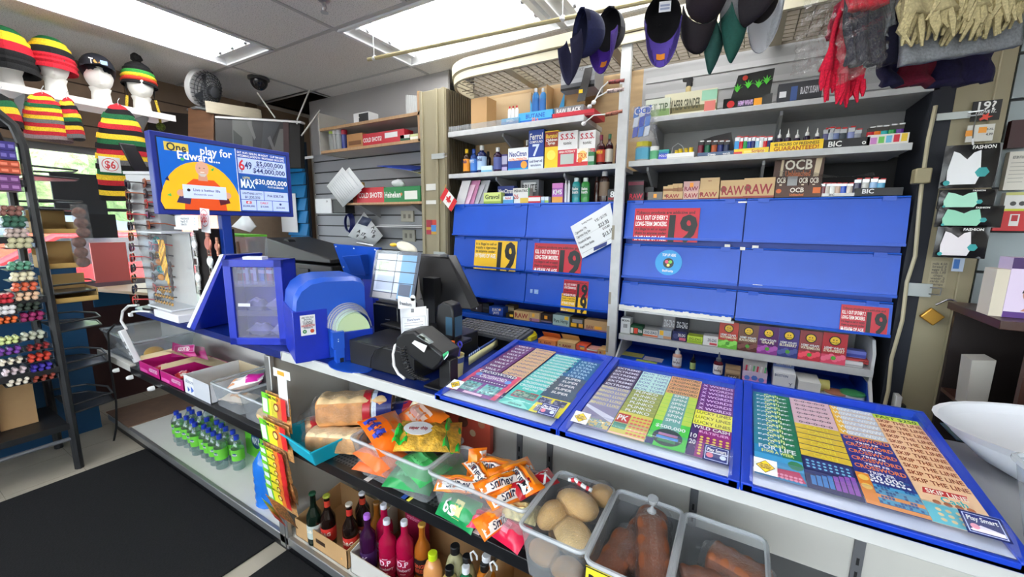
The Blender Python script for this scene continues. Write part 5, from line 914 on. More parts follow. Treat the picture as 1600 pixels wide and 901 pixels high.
bunbag('pale bun roll at the left of the third bin in a crumpled bag',(-.395,.93,ZM+.07),(0,0,70),.11,.07,.07,gathered=True,s=2)
bunbag('flat pale bun roll at the right front of the third bin',(-.325,.91,ZM+.07),(12,0,-25),.12,.09,.045,(228,196,140),s=3)
bunbag('tan bun roll seen through the front wall of the third bin, left',(-.385,.855,ZM+.02),(0,0,-10),.09,.07,.055,(200,150,95),s=4)
bunbag('tan bun roll seen through the front wall of the third bin, right',(-.315,.845,ZM+.015),(0,0,10),.09,.07,.05,(195,145,90),s=5)
bunbag('tan bun roll under the others at the back of the third bin',(-.345,.95,ZM+.008),(0,0,-10),.14,.11,.06,(205,155,100),s=6)
bunbag('tan bun roll in the far corner of the third bin, bag with red tape',(-.29,1.045,ZM+.10),(0,0,20),.08,.07,.06,(205,160,95),s=6)
place(M().tube([(0,0,0),(.02,.005,.006),(.05,.0,.0),(.075,.004,-.004)],.006,mat((225,225,225),.3)).tube([(.01,0,.002),(.018,.003,.006)],.0065,mat('red')).tube([(.032,0,.004),(.042,.0,.002)],.0065,mat('red')).tube([(.058,0,.0),(.066,.002,-.002)],.0065,mat('red')),'twist_tie',(-.39,1.03,ZM+.155),(0,0,-8),'red and white striped twist over the bun bags','tie')
clear_bin(-.25,-.075,.78,1.07,.15,'fourth clear plastic bin with a yellow price card, holding dark brown bread',taper=.016)
for i,(x,y,z,rz,L,lb) in enumerate(((-.205,.89,.03,80,.20,'front left'),(-.165,.99,.05,75,.20,'back left'),(-.125,.93,.07,105,.20,'upper right, bag tied with a knot'),(-.155,.83,.01,10,.13,'lying across the front'))):
 bagged_loaf('dark sweet bread in the fourth bin, %s'%lb,(x,y,ZM+z),(0,-12 if i<3 else 0,rz),L,.08,.07,(110,58,30),(135,74,40),tail=False,group='dark sweet breads in wrap')
place(M().lathe([(.004,0),(.003,.012),(.008,.02),(.014,.035)],WRAP,n=10),'bag_knot',(-.14,1.04,ZM+.15),(20,0,0),'clear knotted bag end above the dark breads','bag end') if 0 else None
M().lathe([(.012,0),(.004,.012),(.003,.02),(.012,.032),(.014,.045)],mat((225,228,230),.2,kind='clear',haze=.3),c=(.10,0,.075),n=10).build('knot',[o for o in bpy.data.objects if o.get('label','').endswith('tied with a knot')][0],local=True)
place(M().box(-.06,.06,-.001,.001,-.09,0,mat((245,220,40))).art((-.06,-.001,-.09),(1,0,0),(0,0,1),.12,.09,[('r',0,0,1,1,(30,28,20)),('r',.02,.03,.98,.97,(248,222,40)),('t','ROLL',.5,.6,.5,.85,'black'),('t','$3.50',.5,.22,.28,.5,'black')],off=.0006),'price_card',(-.185,.776,ZM+.145),(-8,0,0),'yellow price card with heavy black letters on the fourth bin','sign')
clear_bin(-.068,.115,.80,1.07,.15,'fifth clear plastic bin at the bottom right edge with bagged brown bread',taper=.016)
for i,(x,y,z,rz,lb) in enumerate(((.005,.93,.03,20,'left in a crumpled bag'),(.06,.98,.06,-15,'right, long and ridged'))):
 bagged_loaf('brown bread loaf in the fifth bin, %s'%lb,(x,y,ZM+z),(0,0,rz),.13,.08,.08,(120,66,36),(145,82,46),tail=False,group='brown loaves in the fifth bin')
 # --- base shelf, right section: boxes of bottles
ZB=.1155
def open_box(x0,x1,y0,y1,h,label,col='kraft',inner=None,front=None,name='cardboard_box',z0=ZB+.001,art=None,cat='box',rz=0,hs=None):
 t_=.003;m_=mat(col,.8,kind='noise',s=8,a=.06) if inner is None else mat(col,.6);n_=mat(inner,.8) if inner else m_
 h1=front or h;a=M();cx,cy=(x0+x1)/2,(y0+y1)/2;X0,X1,Y0,Y1=x0-cx,x1-cx,y0-cy,y1-cy
 a.box(X0,X1,Y0,Y0+t_,0,h1,m_).box(X0,X1,Y1-t_,Y1,0,h,m_)
 a.prism([(Y0,0),(Y1,0),(Y1,h),(Y0,h1)],'x',X0,X0+t_,m_).prism([(Y0,0),(Y1,0),(Y1,h),(Y0,h1)],'x',X1-t_,X1,m_).box(X0,X1,Y0,Y1,0,t_,n_)
 if inner:a.box(X0+t_,X1-t_,Y1-t_-.001,Y1-t_,t_,h,n_).box(X0+t_,X1-t_,Y0+t_,Y0+t_+.001,t_,h1,n_)
 if art:a.art((X0,Y0,0),(1,0,0),(0,0,1),X1-X0,h1,art,off=.0006)
 o=a.build(name,loc=(0,0,0),local=True);o.location=(cx,cy,z0);o.rotation_euler=(0,0,math.radians(rz));return tag(o,label,cat)
open_box(-1.61,-1.26,.885,1.12,.12,'low kraft cardboard tray of dark beer bottles at bottom centre',front=.085,art=[('r',.42,.4,.6,.62,(60,40,25)),('c',.9,.4,.05,(240,160,60))])
o_=open_box(-1.24,-.72,.885,1.14,.16,'white fronted cardboard box with pink bottles beside the kraft bottle tray',col=(205,200,190),inner=(170,130,85),front=.09)
open_box(-.66,-.30,.92,1.18,.2,'brown cardboard box at the back of the base shelf at bottom centre right')
def gbottle(label,X,Y,h,r,body,cap,lab=None,cat='bottle',kind='beer',grp=None,lt=None,neck=None,z0=ZB+.004,lz=(.12,.4),lab2=None,name=None):
 t=thing(name or('beer_bottle' if kind=='beer' else 'drink_bottle'),label,cat,(X,Y,z0),grp)
 pr=dict(beer=[(.95,0),(1,.02),(1,.52),(.93,.58),(.5,.70),(.38,.76),(.36,.95),(.42,.96),(.42,.98)],juice=[(.9,0),(1,.04),(1,.55),(.96,.66),(.7,.80),(.42,.86),(.42,.90)],swing=[(.95,0),(1,.02),(1,.58),(.9,.66),(.42,.76),(.36,.94)],water=[(.85,0),(.95,.02),(.92,.06),(.97,.1),(.9,.16),(.98,.22),(.9,.28),(1,.34),(1,.62),(.96,.70),(.55,.84),(.38,.87),(.38,.90)],jug=[(.9,0),(1,.03),(.94,.1),(1,.16),(.94,.24),(1,.3),(.94,.38),(1,.44),(.94,.5),(1,.56),(.95,.72),(.5,.88),(.32,.91)])[kind]
 bm_=body if isinstance(body,bpy.types.Material) else mat(body,.08)
 M().lathe([(a*r,b*h) for a,b in pr],bm_,n=18).build('bottle_body',t,local=True)
 zc=pr[-1][1]*h;cr=pr[-1][0]*r*1.12
 M().lathe([(cr,zc-.004),(cr,h*.99),(cr*.88,h)],mat(cap,.35),n=18).build('cap',t,local=True)
 if lab:
  m_=M().lathe([(r*1.012,lz[0]*h),(r*1.012,lz[1]*h)],mat(lab,.45),n=18,cap=False)
  for i,(s,col,zz_,hh) in enumerate(lt or[]):
   vs,fs,tw=text_geo(s);sc=hh*h;
   if tw*sc>1.9*r:sc=1.9*r/tw
   m_.add([(r*1.03*math.sin((x-tw/2)*sc/r+.45),-r*1.03*math.cos((x-tw/2)*sc/r+.45),zz_*h+(y-.5)*hh*h) for x,y in vs],fs,mat(col))
  m_.build('label',t,local=True)
 if neck:M().lathe([(r*.41,.78*h),(r*.405,.90*h)],mat(neck,.4),n=14,cap=False).build('neck_label',t,local=True)
 return t
DKG=mat((26,14,10),.06);GRN=mat((14,30,20),.08)
def topat(c,x,y,z):return at(*c(x,y),Z=ZB+z)
for(x,y,body,cap,lab,nk,lb) in((240,150,GRN,(30,90,60),(190,200,190),None,'dark green bottle with a silver label, leftmost in the kraft tray'),(350,170,DKG,(170,180,60),(200,50,40),(215,70,50),'dark stout bottle with a red label and yellow-green cap'),(525,235,DKG,(200,190,170),(200,50,40),(190,50,40),'dark bottle with red labels behind the purple capped one'),(628,150,DKG,(200,200,200),(120,40,30),(190,60,40),'dark bottle with a silver cap at the back of the row'),(600,165,DKG,(40,40,40),None,None,'dark bottle half hidden at the back of the kraft tray')):
 p=topat(c2,x,y,.235);X_,Y_=min(p.x,-1.16),p.y
 if lb.startswith('dark bottle half'):X_,Y_=p.x-.03,p.y+.04
 gbottle(lb,X_,Y_,.235,.031,body,cap,lab,'bottle','beer','dark beer bottles',[('D&G',(240,230,210),.3,.07)] if lab else None,nk,lz=(.14,.40))
p=topat(c2,665,320,.25);gbottle('dark grape soda bottle with a purple cap in the white fronted box',p.x,p.y,.25,.032,mat((50,14,50),.06),(180,110,215),(60,30,80),kind='swing',lt=[('K',(225,215,235),.3,.1)])
PINK=mat((165,16,60),.06,kind='noise',s=3,a=.1)
for i,(x,y) in enumerate(((797,240),(820,358),(957,368))):
 p=topat(c2,x,y,.25);gbottle('pink fruit soda bottle with a silver cap, %s of three'%['rearmost','front left','front right'][i],p.x,p.y,.25,.034,PINK,(215,215,220),(175,20,66),kind='swing',grp='pink soda bottles',lt=[('D.P',(245,220,230),.34,.09),('strawberry',(245,220,230),.24,.05),('----',(245,220,230),.42,.05),('----',(245,220,230),.18,.05)])
p=topat(c2,1000,330,.2);tag(M().box(p.x-.045,p.x+.05,p.y+.02,p.y+.06,ZB+.005,ZB+.22,mat((150,22,60),.4)).art((p.x-.045,p.y+.02,ZB+.005),(1,0,0),(0,0,1),.095,.215,[('t','cranberry',.5,.8,.1,.8,(220,120,150))]).build('juice_carton'),'dark pink juice carton behind the front right pink bottle','carton')
p=topat(c2,740,225,.23);gbottle('amber drink bottle standing behind the purple capped one',p.x,p.y,.23,.031,mat((120,70,20),.1),(120,80,30),None,kind='beer')
p=topat(c2,1095,395,.23);gbottle('amber ginger drink bottle with a black label, right of the pink bottles',p.x,p.y,.23,.032,mat((170,95,30),.1),(200,150,60),(30,20,18),kind='beer',lt=[('GINGER',(225,90,60),.3,.07),('BEER',(225,90,60),.21,.07)],lz=(.12,.42))
for(x,y,h,r,body,cap,lb) in((1180,620,.20,.036,(215,150,90),(200,225,30),'peach juice bottle with a bright yellow-green cap'),(1355,565,.24,.037,(170,165,125),(20,20,22),'tall cloudy drink bottle with a black cap, behind the others'),(1447,645,.22,.034,(150,150,110),(20,20,22),'cloudy drink bottle with a black cap behind the white capped one'),(1312,735,.20,.034,(170,150,90),(18,18,20),'drink bottle with a black cap at the bottom edge'),(1440,725,.20,.03,(30,110,70),(230,232,235),'green drink bottle with a white cap at the bottom edge'),(1585,705,.21,.034,(190,110,30),(22,20,20),'orange drink bottle with a black cap at the bottom edge'),(1600,640,.23,.034,(205,120,30),(210,210,210),'orange drink bottle with a pale cap behind the black capped one')):
 p=topat(c2,x,y,h);gbottle(lb,p.x,p.y,h,r,mat(body,.12),cap,None,kind='juice',grp='juice bottles at the bottom edge')
for i,x in enumerate((-.62,-.55)):
 tag(M().tube([(x,.852,.50),(x,.845,.53),(x+.012,.842,.545),(x+.022,.846,.53),(x+.02,.85,.515)],.003,mat((225,228,230),.2),6).build('wire_hook'),'%s small white hook clipped under the black shelf edge at bottom centre'%('left','right')[i],'hook')
 # --- base shelf, left section: water bottles
WAT=mat((225,240,240),.04,kind='clear',haze=.05,fres=.6,spec=.08)
caps=[(168,290),(188,312),(252,332),(275,258),(298,285),(358,300),(332,392),(310,365),(412,412),(388,268),(430,352),(450,440),(492,468),(518,375),(545,498),(552,400),(655,462),(698,505),(480,330),(440,300),(590,420)]
wp=None;H_=.2
def wbottle(label,X,Y,lc):
 return gbottle(label,X,Y,H_,.0315,WAT,(30,60,175),(110,200,60),'bottle','water','small water bottles with blue caps',lz=(.30,.62),z0=ZB,name='water_bottle')
used=[]
for i,(x,y) in enumerate(caps):
 p=at(*l6(x,y),Z=ZB+H_)
 for(a,b) in used:
  d=math.hypot(p.x-a,p.y-b)
  if d<.066:q=Vector((p.x-a,p.y-b,0));q=q.normalized() if q.length>1e-4 else Vector((0,1,0));p=Vector((a+q.x*.066,b+q.y*.066,p.z))
 if p.y>1.20:p.y=1.20
 ok=all(math.hypot(p.x-a,p.y-b)>.060 for a,b in used)
 if not ok:continue
 used.append((p.x,p.y))
 lb='small water bottle with a blue cap and lime label in the wrapped pack'
 if i==17:lb='small water bottle with a blue cap standing alone right of the pack'
 if wp is None:
  wp=wbottle(lb,p.x,p.y,0)
  m_=M().lathe([(.0335,.36*H_+.001),(.0335,.62*H_-.001)],mat((110,200,60)),n=6,cap=False) if 0 else None
  lab=[c for c in wp.children if c.name.startswith('label')][0]
  z_=M()
  vs=[(.0332*math.sin(.5+.36*math.cos(a)),-.0332*math.cos(.5+.36*math.cos(a)),.098+.009*math.sin(a)) for a in[k*6.2832/16 for k in range(16)]]
  z_.add(vs,[tuple(range(16))],mat((20,50,130)))
  tv,tf,tw=text_geo('Naya');sc=.010;z_.add([(.0336*math.sin((xx-tw/2)*sc/.033+.5),-.0336*math.cos((xx-tw/2)*sc/.033+.5),.098+(yy-.5)*.010) for xx,yy in tv],tf,mat('white'))
  z_.build('label_badge',lab,local=True)
 else:dup(wp,(p.x,p.y,ZB),rot=(0,0,(i*37%50-25)*.02),label=lb)
p=at(*l6(700,640),Z=ZB+.07)
q0=at(*l6(780,600),Z=ZB+.1)
sl=M().box(q0.x-.10,q0.x+.13,q0.y+.05,q0.y+.14,ZB,ZB+.165,mat((110,205,50),.3)).art((q0.x-.10,q0.y+.05,ZB),(1,0,0),(0,0,1),.23,.165,[('r',0,0,1,1,(112,206,52)),('c',.5,.68,.3,(20,70,120),24),('t','NAYA',.52,.68,.28,.34,'white')],off=.001)
tag(sl.build('water_pack'),'bright green wrapped pack of water with a navy logo, right of the bottles','water pack')
q=at(*l6(560,760),Z=ZB);tag(M().lathe([(.034,0),(.034,.13)],mat((120,215,50),.3),c=(q.x,q.y+.03,ZB),n=20,cap=True).build('green_pack_sleeve'),'green shrink film sleeve at the front of the water pack','plastic film') if 0 else None
p=at(*px(400,560,2.644)(40,330),Z=ZB+.31)
gbottle('big ribbed blue water jug standing left of the aluminium post',-1.93,.955,.31,.068,mat((40,120,215),.08,kind='noise',s=3,a=.12),(40,90,190),None,kind='jug',z0=ZB,name='water_jug')
tag(M().box(-3.88,-3.46,.86,1.235,ZB+.0015,ZB+.007,mat((120,92,72),.8,kind='noise',s=12,a=.12)).build('cardboard_sheet'),'brown cardboard sheet covering the left end of the white base shelf','cardboard')
# === things on the counter
SB=mat((18,44,170),.35,kind='noise',s=14,a=.1);SB2=mat((30,84,190),.35);BK=mat((18,18,20),.4);BK2=mat((34,34,37),.5)
A4=px(340,380,4.504);K2=px(540,380,3.754)
def rz(a):return Matrix.Rotation(math.radians(a),4,'Z')
t=thing('jackpot_display','wide blue framed jackpot screen on a blue pole, showing a man holding a cheque','screen',(-2.36,1.07,ZT))
z0,z1,ya,yb=1.525-ZT,1.895-ZT,.79-1.07,1.43-1.07
M().box(-.03,.02,ya,yb,z0,z1,mat((32,52,150),.35)).build('display_body',t,local=True,bevel=.004)
W_,H_2=yb-ya-.05,z1-z0-.05
man=[('r',0,0,1,1,(14,98,196)),('p',[(.545,0)]+[(.27+.295*math.cos(math.pi*i/20),.0+.72*math.sin(math.pi*i/20)) for i in range(1,20)]+[(.0,0)],(245,185,30)),('t','play for',.40,.90,.12,.24,'white'),('r',.04,.835,.2,.955,(215,190,80)),('t','One',.12,.895,.115,.13,(40,50,60)),('t','Edward...',.27,.795,.12,.30,'white'),('p',[(.13,.0),(.44,.0),(.42,.34),(.36,.46),(.21,.46),(.15,.36)],(222,82,30)),('p',[(.245,.44),(.315,.44),(.31,.53),(.25,.53)],(205,150,125)),('p',[(.28+.048*math.cos(k*.5236),.62+.115*math.sin(k*.5236)) for k in range(12)],(214,164,138)),('r',.258,.625,.268,.635,(50,40,40)),('r',.290,.625,.30,.635,(50,40,40)),('r',.266,.565,.294,.575,(245,240,235)),('p',[(.25,.55),(.31,.55),(.295,.505),(.265,.505)],(200,190,182)),('p',[(.08,.10),(.17,.08),(.21,.36),(.13,.3)],(60,50,90)),('p',[(.37,.36),(.44,.3),(.47,.12),(.39,.08)],(90,30,40)),('c',.115,.24,.05,(210,160,135),12),('c',.455,.24,.05,(210,160,135),12),('r',.13,.17,.445,.37,(205,218,240)),('t','Live a better life',.30,.30,.04,.2,(90,100,140)),('t','thousands won',.27,.235,.03,.16,(110,120,150)),('c',.17,.29,.022,(40,40,50),12),('c',.15,.73,.025,(60,170,90),8),('p',[(.34,.62),(.37,.66),(.36,.6)],(70,180,80)),('p',[(.02,.42),(.04,.47),(.05,.4)],(30,40,90)),('p',[(.02,.2),(.05,.23),(.05,.18)],(80,180,90)),('r',.545,0,.55,1,'white'),('r',.55,.0,1,1,(40,80,170)),('t','SAT AUG 10/SUN. 08 AOUT   CLIP FM ILINE',.77,.955,.035,.42,'white'),('t','UPCOMING JACKPOTS / PROCHAINE GROS LOTS',.77,.905,.035,.42,'white'),('r',.56,.62,.99,.87,(188,205,238)),('t','6',.59,.76,.17,.05,(200,40,50)),('t','49',.645,.76,.12,.06,(30,50,110)),('t','$5,000,000',.84,.81,.075,.25,(30,50,110)),('t','TO BE WON   GOLD BALL',.8,.75,.025,.2,(30,50,110)),('t','$44,000,000',.83,.69,.08,.3,(30,50,110)),('t','13',.58,.655,.04,.05,(30,50,110)),('r',.56,.36,.99,.60,(24,84,160)),('t','MAX',.63,.46,.14,.12,(230,240,245)),('t','LOTTO',.62,.55,.04,.06,(230,220,120)),('t','$30,000,000',.84,.51,.085,.3,'white'),('t','PLUS $1,000,000',.88,.43,.03,.16,'white'),('r',.56,.2,.76,.35,(188,205,238)),('t','LIGHTNING LOTTO',.66,.30,.035,.17,(30,50,110)),('t','$1,232,532',.66,.24,.04,.15,(30,50,110)),('r',.765,.2,.99,.35,(188,205,238)),('t','Pok $28,738',.87,.28,.04,.18,(30,50,110)),('r',.56,.02,.685,.19,(188,205,238)),('r',.60,.13,.645,.17,(200,40,50)),('t','49',.622,.15,.035,.04,'white'),('t','$2,000,000',.62,.09,.03,.11,(30,50,110)),('r',.69,.02,.83,.19,(188,205,238)),('t','DAILY',.76,.15,.035,.08,(200,40,50)),('t','$10,000.',.76,.09,.03,.1,(30,50,110)),('r',.835,.02,.99,.19,(188,205,238)),('c',.91,.14,.02,(30,50,110),10),('t','$250,000',.91,.08,.03,.1,(30,50,110))]
SCREEN={}
def scr(items,e=.55):
 out=[]
 for it in items:
  it=list(it);k={'r':5,'p':2,'c':4,'t':6}[it[0]];c=it[k];c=NAMED[c] if isinstance(c,str) else c
  it[k]=mat(c,.35,kind='emit',e=e,dark=0);out.append(tuple(it))
 return out
m_=M().box(.02,.0215,ya+.02,yb-.02,z0+.02,z1-.02,mat((20,30,80)))
m_.art((.0215,ya+.025,z0+.025),(0,1,0),(0,0,1),W_,H_2,scr(man,.35),off=.0002);m_.build('screen',t,local=True)
M().box(-.028,.012,-.022,.022,0,z0+.02,mat((22,62,160),.4)).build('pole',t,local=True,bevel=.003);M().box(-.06,.05,-.06,.06,0,.006,mat((22,62,160),.4)).build('base_plate',t,local=True)
t=thing('supply_case','bright blue display case with a clear door and three shelves on the counter edge','display case',(-1.835,.815,ZT),rot=(0,0,math.radians(30)))
w_,h_,d_=.24,.358,.09;m_=M()
m_.box(0,w_,d_-.006,d_,0,h_,SB).box(0,.012,0,d_,0,h_,SB).box(w_-.012,w_,0,d_,0,h_,SB).box(0,w_,0,d_,0,.015,SB).box(0,w_,0,d_,h_-.015,h_,SB);m_.build('case_body',t,local=True)
M().box(0,.032,-.018,.0,0,h_,SB).box(w_-.032,w_,-.018,.0,0,h_,SB).box(0,w_,-.018,.0,0,.03,SB).box(0,w_,-.018,.0,h_-.03,h_,SB).build('door_frame',t,local=True,bevel=.002)
M().box(.03,w_-.03,-.010,-.008,.028,h_-.028,mat((225,225,250),.08,kind='clear',haze=.1,fres=.3)).build('clear_door',t,local=True)
for z in(.12,.245):M().box(.012,w_-.012,.0,d_-.006,z,z+.004,HAZY).box(.012,w_-.012,.0,.003,z,z+.025,HAZY).build('clear_shelf',t,local=True)
M().box(.08,.16,-.01,.03,h_,h_+.012,mat((215,215,230),.4)).build('paper_tag',t,local=True)
M().prism([(0,0),(.09,0),(.09,-.018),(.03,-.018)],'y',.02,.10,SB).build('foot',t,local=True) if 0 else None
M().box(.05,.10,-.0195,-.0182,.165,.178,mat((205,205,220))).build('door_label',t,local=True)
T4=Matrix.Translation((-1.835,.815,ZT))@rz(30)
rr=random.Random(4)
def incase(m_,nm,u,v,z,lab,cat,grp,rot=0):
 o=m_.build(nm,loc=(0,0,0),local=True);o.location=T4@Vector((u,v,z));o.rotation_euler=(0,0,math.radians(30+rot));return tag(o,lab,cat,grp)
cc=[(180,60,90),(205,80,150),(225,225,235),(150,60,140),(215,215,225),(60,120,190),(70,150,210),(200,50,90),(180,60,130)]
base=None
for i in range(13):
 col=cc[i%9];o=incase(M().box(-.0065,.0065,-.004,.004,0,.07,mat(col,.3)).box(-.0066,.0066,-.0045,.0045,.045,.06,mat((225,225,235))),'marker',.028+i*.0165,.04+.01*(i%2),.2505,'%s marker in the top row of the blue case'%['leftmost crimson','left pink','left white','left plum','pale','mid blue','sky blue','raspberry','second plum','right crimson','right pink','right white','rightmost plum'][i],'marker','markers in the blue case')
for i,(u,z,L_) in enumerate(((.07,.126,.09),(.17,.126,.10),(.08,.017,.10),(.18,.017,.09))):
 o=incase(pillow(L_,.06,.055,(200,205,215),[('b',.3,.7,.2,.6,(225,225,232))],i,m=mat((215,220,230),.25,kind='clear',haze=.5)),'plastic_bag',u,.07,z,'clear plastic bag of small parts on the %s of the blue case, %s'%(('middle shelf','middle shelf','bottom','bottom')[i],('left','right','left','right')[i]),'bag','bags in the blue case')
m_=M();a_=Vector((-1.905,.845,1.355));b_=Vector((-2.27,.83,.988));th=Vector((.075,-.012,-.0));dp=Vector((-.02,.16,.0))
m_.hexa([b_,b_+th,b_+th+dp,b_+dp,a_,a_+th*.35,a_+th*.35+dp,a_+dp],SB)
m_.hexa([b_+Vector((-.03,-.002,0)),b_+Vector((.006,-.004,0)),b_+dp,b_+dp+Vector((-.012,0,0)),a_+Vector((-.03,-.002,0)),a_+Vector((.006,-.004,.004)),a_+dp,a_+dp+Vector((-.012,0,0))],mat((226,228,236),.4))
tag(m_.build('case_lid'),'blue slanted panel with a white edge leaning left of the blue display case','panel')
tag(M().box(-1.87,-1.70,.93,1.09,ZT+.0,ZT+.23,SB).build('blue_box') if 0 else M().hexa([(-1.995,.95,ZT),(-1.90,.95,ZT),(-1.90,1.1,ZT),(-1.995,1.1,ZT),(-1.995,.95,ZT+.22),(-1.90,.95,ZT+.24),(-1.90,1.1,ZT+.24),(-1.995,1.1,ZT+.22)],SB2).build('blue_box'),'scuffed blue box behind the display case and the slanted panel','box')
t=thing('ticket_terminal','large rounded blue lottery terminal housing with a paper roll under a clear arc','terminal',(-1.385,.812,ZT),rot=(0,0,math.radians(-23.6)));t.scale=(.9,.86,.97);t.location.x=-1.375
prof=[(0,0),(.30,0),(.30,.285),(.285,.305),(.25,.315),(.12,.318),(.07,.31),(.03,.285),(.008,.25),(0,.2)]
M().prism(prof,'x',-.26,-.03,SB2).add([(-.03,y,z) for y,z in prof]+[(0,.008+y*.95,z*.955) for y,z in prof],[(i,(i+1)%10,10+(i+1)%10,10+i) for i in range(10)]+[tuple(range(10,20))],SB2).build('hood',t,local=True)
M().box(-.27,.002,-.006,.13,0,.20,SB).build('lower_panel',t,local=True,bevel=.003)
M().art((.002,.022,.105),(0,1,0),(0,0,1),.058,.078,[('r',0,0,1,1,(232,232,230)),('t','ARE YOU OLD',.5,.88,.09,.8,(60,60,70)),('t','ENOUGH',.5,.78,.08,.5,(60,60,70)),('t','TO LEGALLY',.5,.67,.09,.7,(60,60,70)),('t','PURCHASE',.5,.58,.08,.6,(60,60,70)),('t','AGE RESTRICTED',.5,.48,.10,.9,(200,50,50)),('t','PRODUCTS',.5,.38,.08,.6,(60,60,70)),('c',.25,.2,.1,(40,130,70),16),('c',.75,.2,.1,(200,80,50),16),('t','V',.25,.2,.1,.2,'white')],off=.0008).build('age_sticker',t,local=True)
for(z,y) in((.14,.012),(.05,.02),(.02,.04),(.09,.01),(.155,.008)):pass
arc=lambda r,u:[(u,.215+r*math.cos(math.pi*i/14),.125+r*.95*math.sin(math.pi*i/14)) for i in range(15)]
m_=M();
for ui in range(5):
 u0,u1=ui*.02,(ui+1)*.02;r0,r1=.092-.004*ui,.092-.004*(ui+1);a1,a2=arc(r0,u0),arc(r1,u1);m_.add(a1+a2,[(i,i+1,16+i,15+i) for i in range(14)],mat((225,235,245),.08,kind='clear',haze=.18,fres=.4))
m_.build('clear_arc',t,local=True)
for ui in range(5):M().tube(arc(.093-.004*ui,ui*.02),.0016,mat((150,165,190),.2,kind='clear',haze=.4),5).build('arc_rib',t,local=True)
m_=M();a1=[(.01,.215+.07*math.cos(math.pi*i/14),.115+.075*math.sin(math.pi*i/14)) for i in range(15)];a2=[(.085,y,z-.004) for _,y,z in a1]
m_.add(a1+a2,[(i,i+1,16+i,15+i) for i in range(14)]+[tuple(range(14,-1,-1)),tuple(range(15,30))],mat((205,225,175),.6));m_.build('paper_roll',t,local=True)
M().box(.0,.09,.165,.295,0.0,.118,mat((14,52,168),.4)).build('ticket_bin',t,local=True,bevel=.003)
M().box(.06,.105,.125,.17,.06,.125,SB2).box(.055,.10,.135,.168,0,.06,SB2).art((.105,.13,.07),(0,1,0),(0,0,1),.03,.04,[('c',.5,.5,.06,(230,230,230)),('c',.5,.7,.05,(230,230,230))],off=.0006).build('bracket',t,local=True)
M().box(.05,.102,.148,.163,.006,.022,BK).build('latch',t,local=True)
m_=M().lathe([(.085,0),(.085,.004)],mat((16,70,170),.35),c=(-1.19,.895,ZT),n=28,sx=1.2,sy=.6);tag(m_.build('change_mat'),'round bright blue counter pad in front of the terminal','pad')
t=thing('scanner_unit','black box with a small grey logo between the blue terminal and the black pole','scanner',(-1.31,1.20,ZT));M().box(-.06,.09,-.04,.08,0,.17,BK).art((.0,-.04,.10),(1,0,0),(0,0,1),.06,.02,[('t','-----',.5,.5,.6,.7,(200,200,205))],off=.0008).build('scanner_body',t,local=True,bevel=.006)
M().box(-.05,.08,-.03,.07,.17,.178,BK2).build('top_plate',t,local=True)
t=thing('operator_screen','blue screen housing seen from behind, tilted, near the slatted wall','screen',(-1.76,1.42,1.0))
Q=[at(521,381,Y=1.38),at(592,387,Y=1.38),at(581,437,Y=1.46),at(540,433,Y=1.46)];l0=t.location
n_=Vector((0,.02,0));m_=M();m_.hexa([q for q in(Q[3],Q[2],Q[2]+n_,Q[3]+n_,Q[0],Q[1],Q[1]+n_,Q[0]+n_)],SB2);m_.build('screen_back',t)
Q2=[at(534,400,Y=1.34),at(562,398,Y=1.34),at(571,430,Y=1.42),at(549,428,Y=1.42)];n2=Vector((0,.05,0));M().hexa([Q2[3],Q2[2],Q2[2]+n2,Q2[3]+n2,Q2[0],Q2[1],Q2[1]+n2,Q2[0]+n2],SB2).build('rear_box',t,bevel=.003)
for(x_,y_) in((525,385),(586,390),(553,388),(537,417)):
 p=at(x_,y_,Y=1.374);M().ball(tuple(p),.004,mat((210,215,225)),8).build('screw',t)
M().box(-1.80,-1.72,1.46,1.50,0,1.22,SB).build('stand',t)
tag(M().hexa([tuple(at(557,379,Y=1.39)),tuple(at(583,384,Y=1.39)),tuple(at(583,384,Y=1.42)),tuple(at(557,379,Y=1.42)),tuple(at(557,378,Y=1.39)),tuple(at(583,382,Y=1.39)),tuple(at(583,382,Y=1.42)),tuple(at(557,378,Y=1.42))],mat((235,235,235))).build('folded_paper'),'small folded white paper on top of the blue screen housing','paper')
tag(M().box(-1.215,-.895,.915,1.28,ZT+.001,ZT+.092,BK).art((-1.0,.915,ZT+.03),(1,0,0),(0,0,1),.02,.02,[('c',.5,.5,.4,(120,120,122))],off=.0008).build('cash_drawer',bevel=.004),'wide black cash drawer under the till equipment','cash drawer')
ZD=ZT+.093
t=thing('customer_screen','small customer tablet screen on a black pole, blue and white page reflected','screen',(-1.19,1.14,ZD))
Q=[at(589,390,Y=1.13),at(655,394,Y=1.13),at(646,474,Y=1.11),at(578,464,Y=1.11)];n_=Vector((.0,.014,0));
M().hexa([Q[3],Q[2],Q[2]+n_,Q[3]+n_,Q[0],Q[1],Q[1]+n_,Q[0]+n_],BK).build('screen_case',t,bevel=.004)
u_,v_=Q[2]-Q[3],Q[0]-Q[3]
tab=[('r',0,0,1,1,(60,66,80)),('r',.06,.16,.62,.93,(205,212,225)),('r',.62,.05,.93,.93,(110,160,200)),('r',.64,.12,.9,.35,(70,80,100)),('r',.06,.02,.62,.14,(170,165,165)),('r',.12,.55,.34,.78,(170,190,150)),('t','welcome',.3,.68,.08,.3,(240,240,200)),('r',.12,.2,.5,.5,(180,188,205)),('r',.02,.58,.98,.60,(30,34,44)),('r',.02,.36,.98,.375,(30,34,44)),('r',.5,.05,.515,.98,(50,56,70)),('r',.02,.80,.98,.815,(40,44,56))]
M().art(Q[3]+Vector((0,-.001,0)),u_,v_,u_.length,v_.length,scr(tab,.3),off=.0008).build('screen',t)
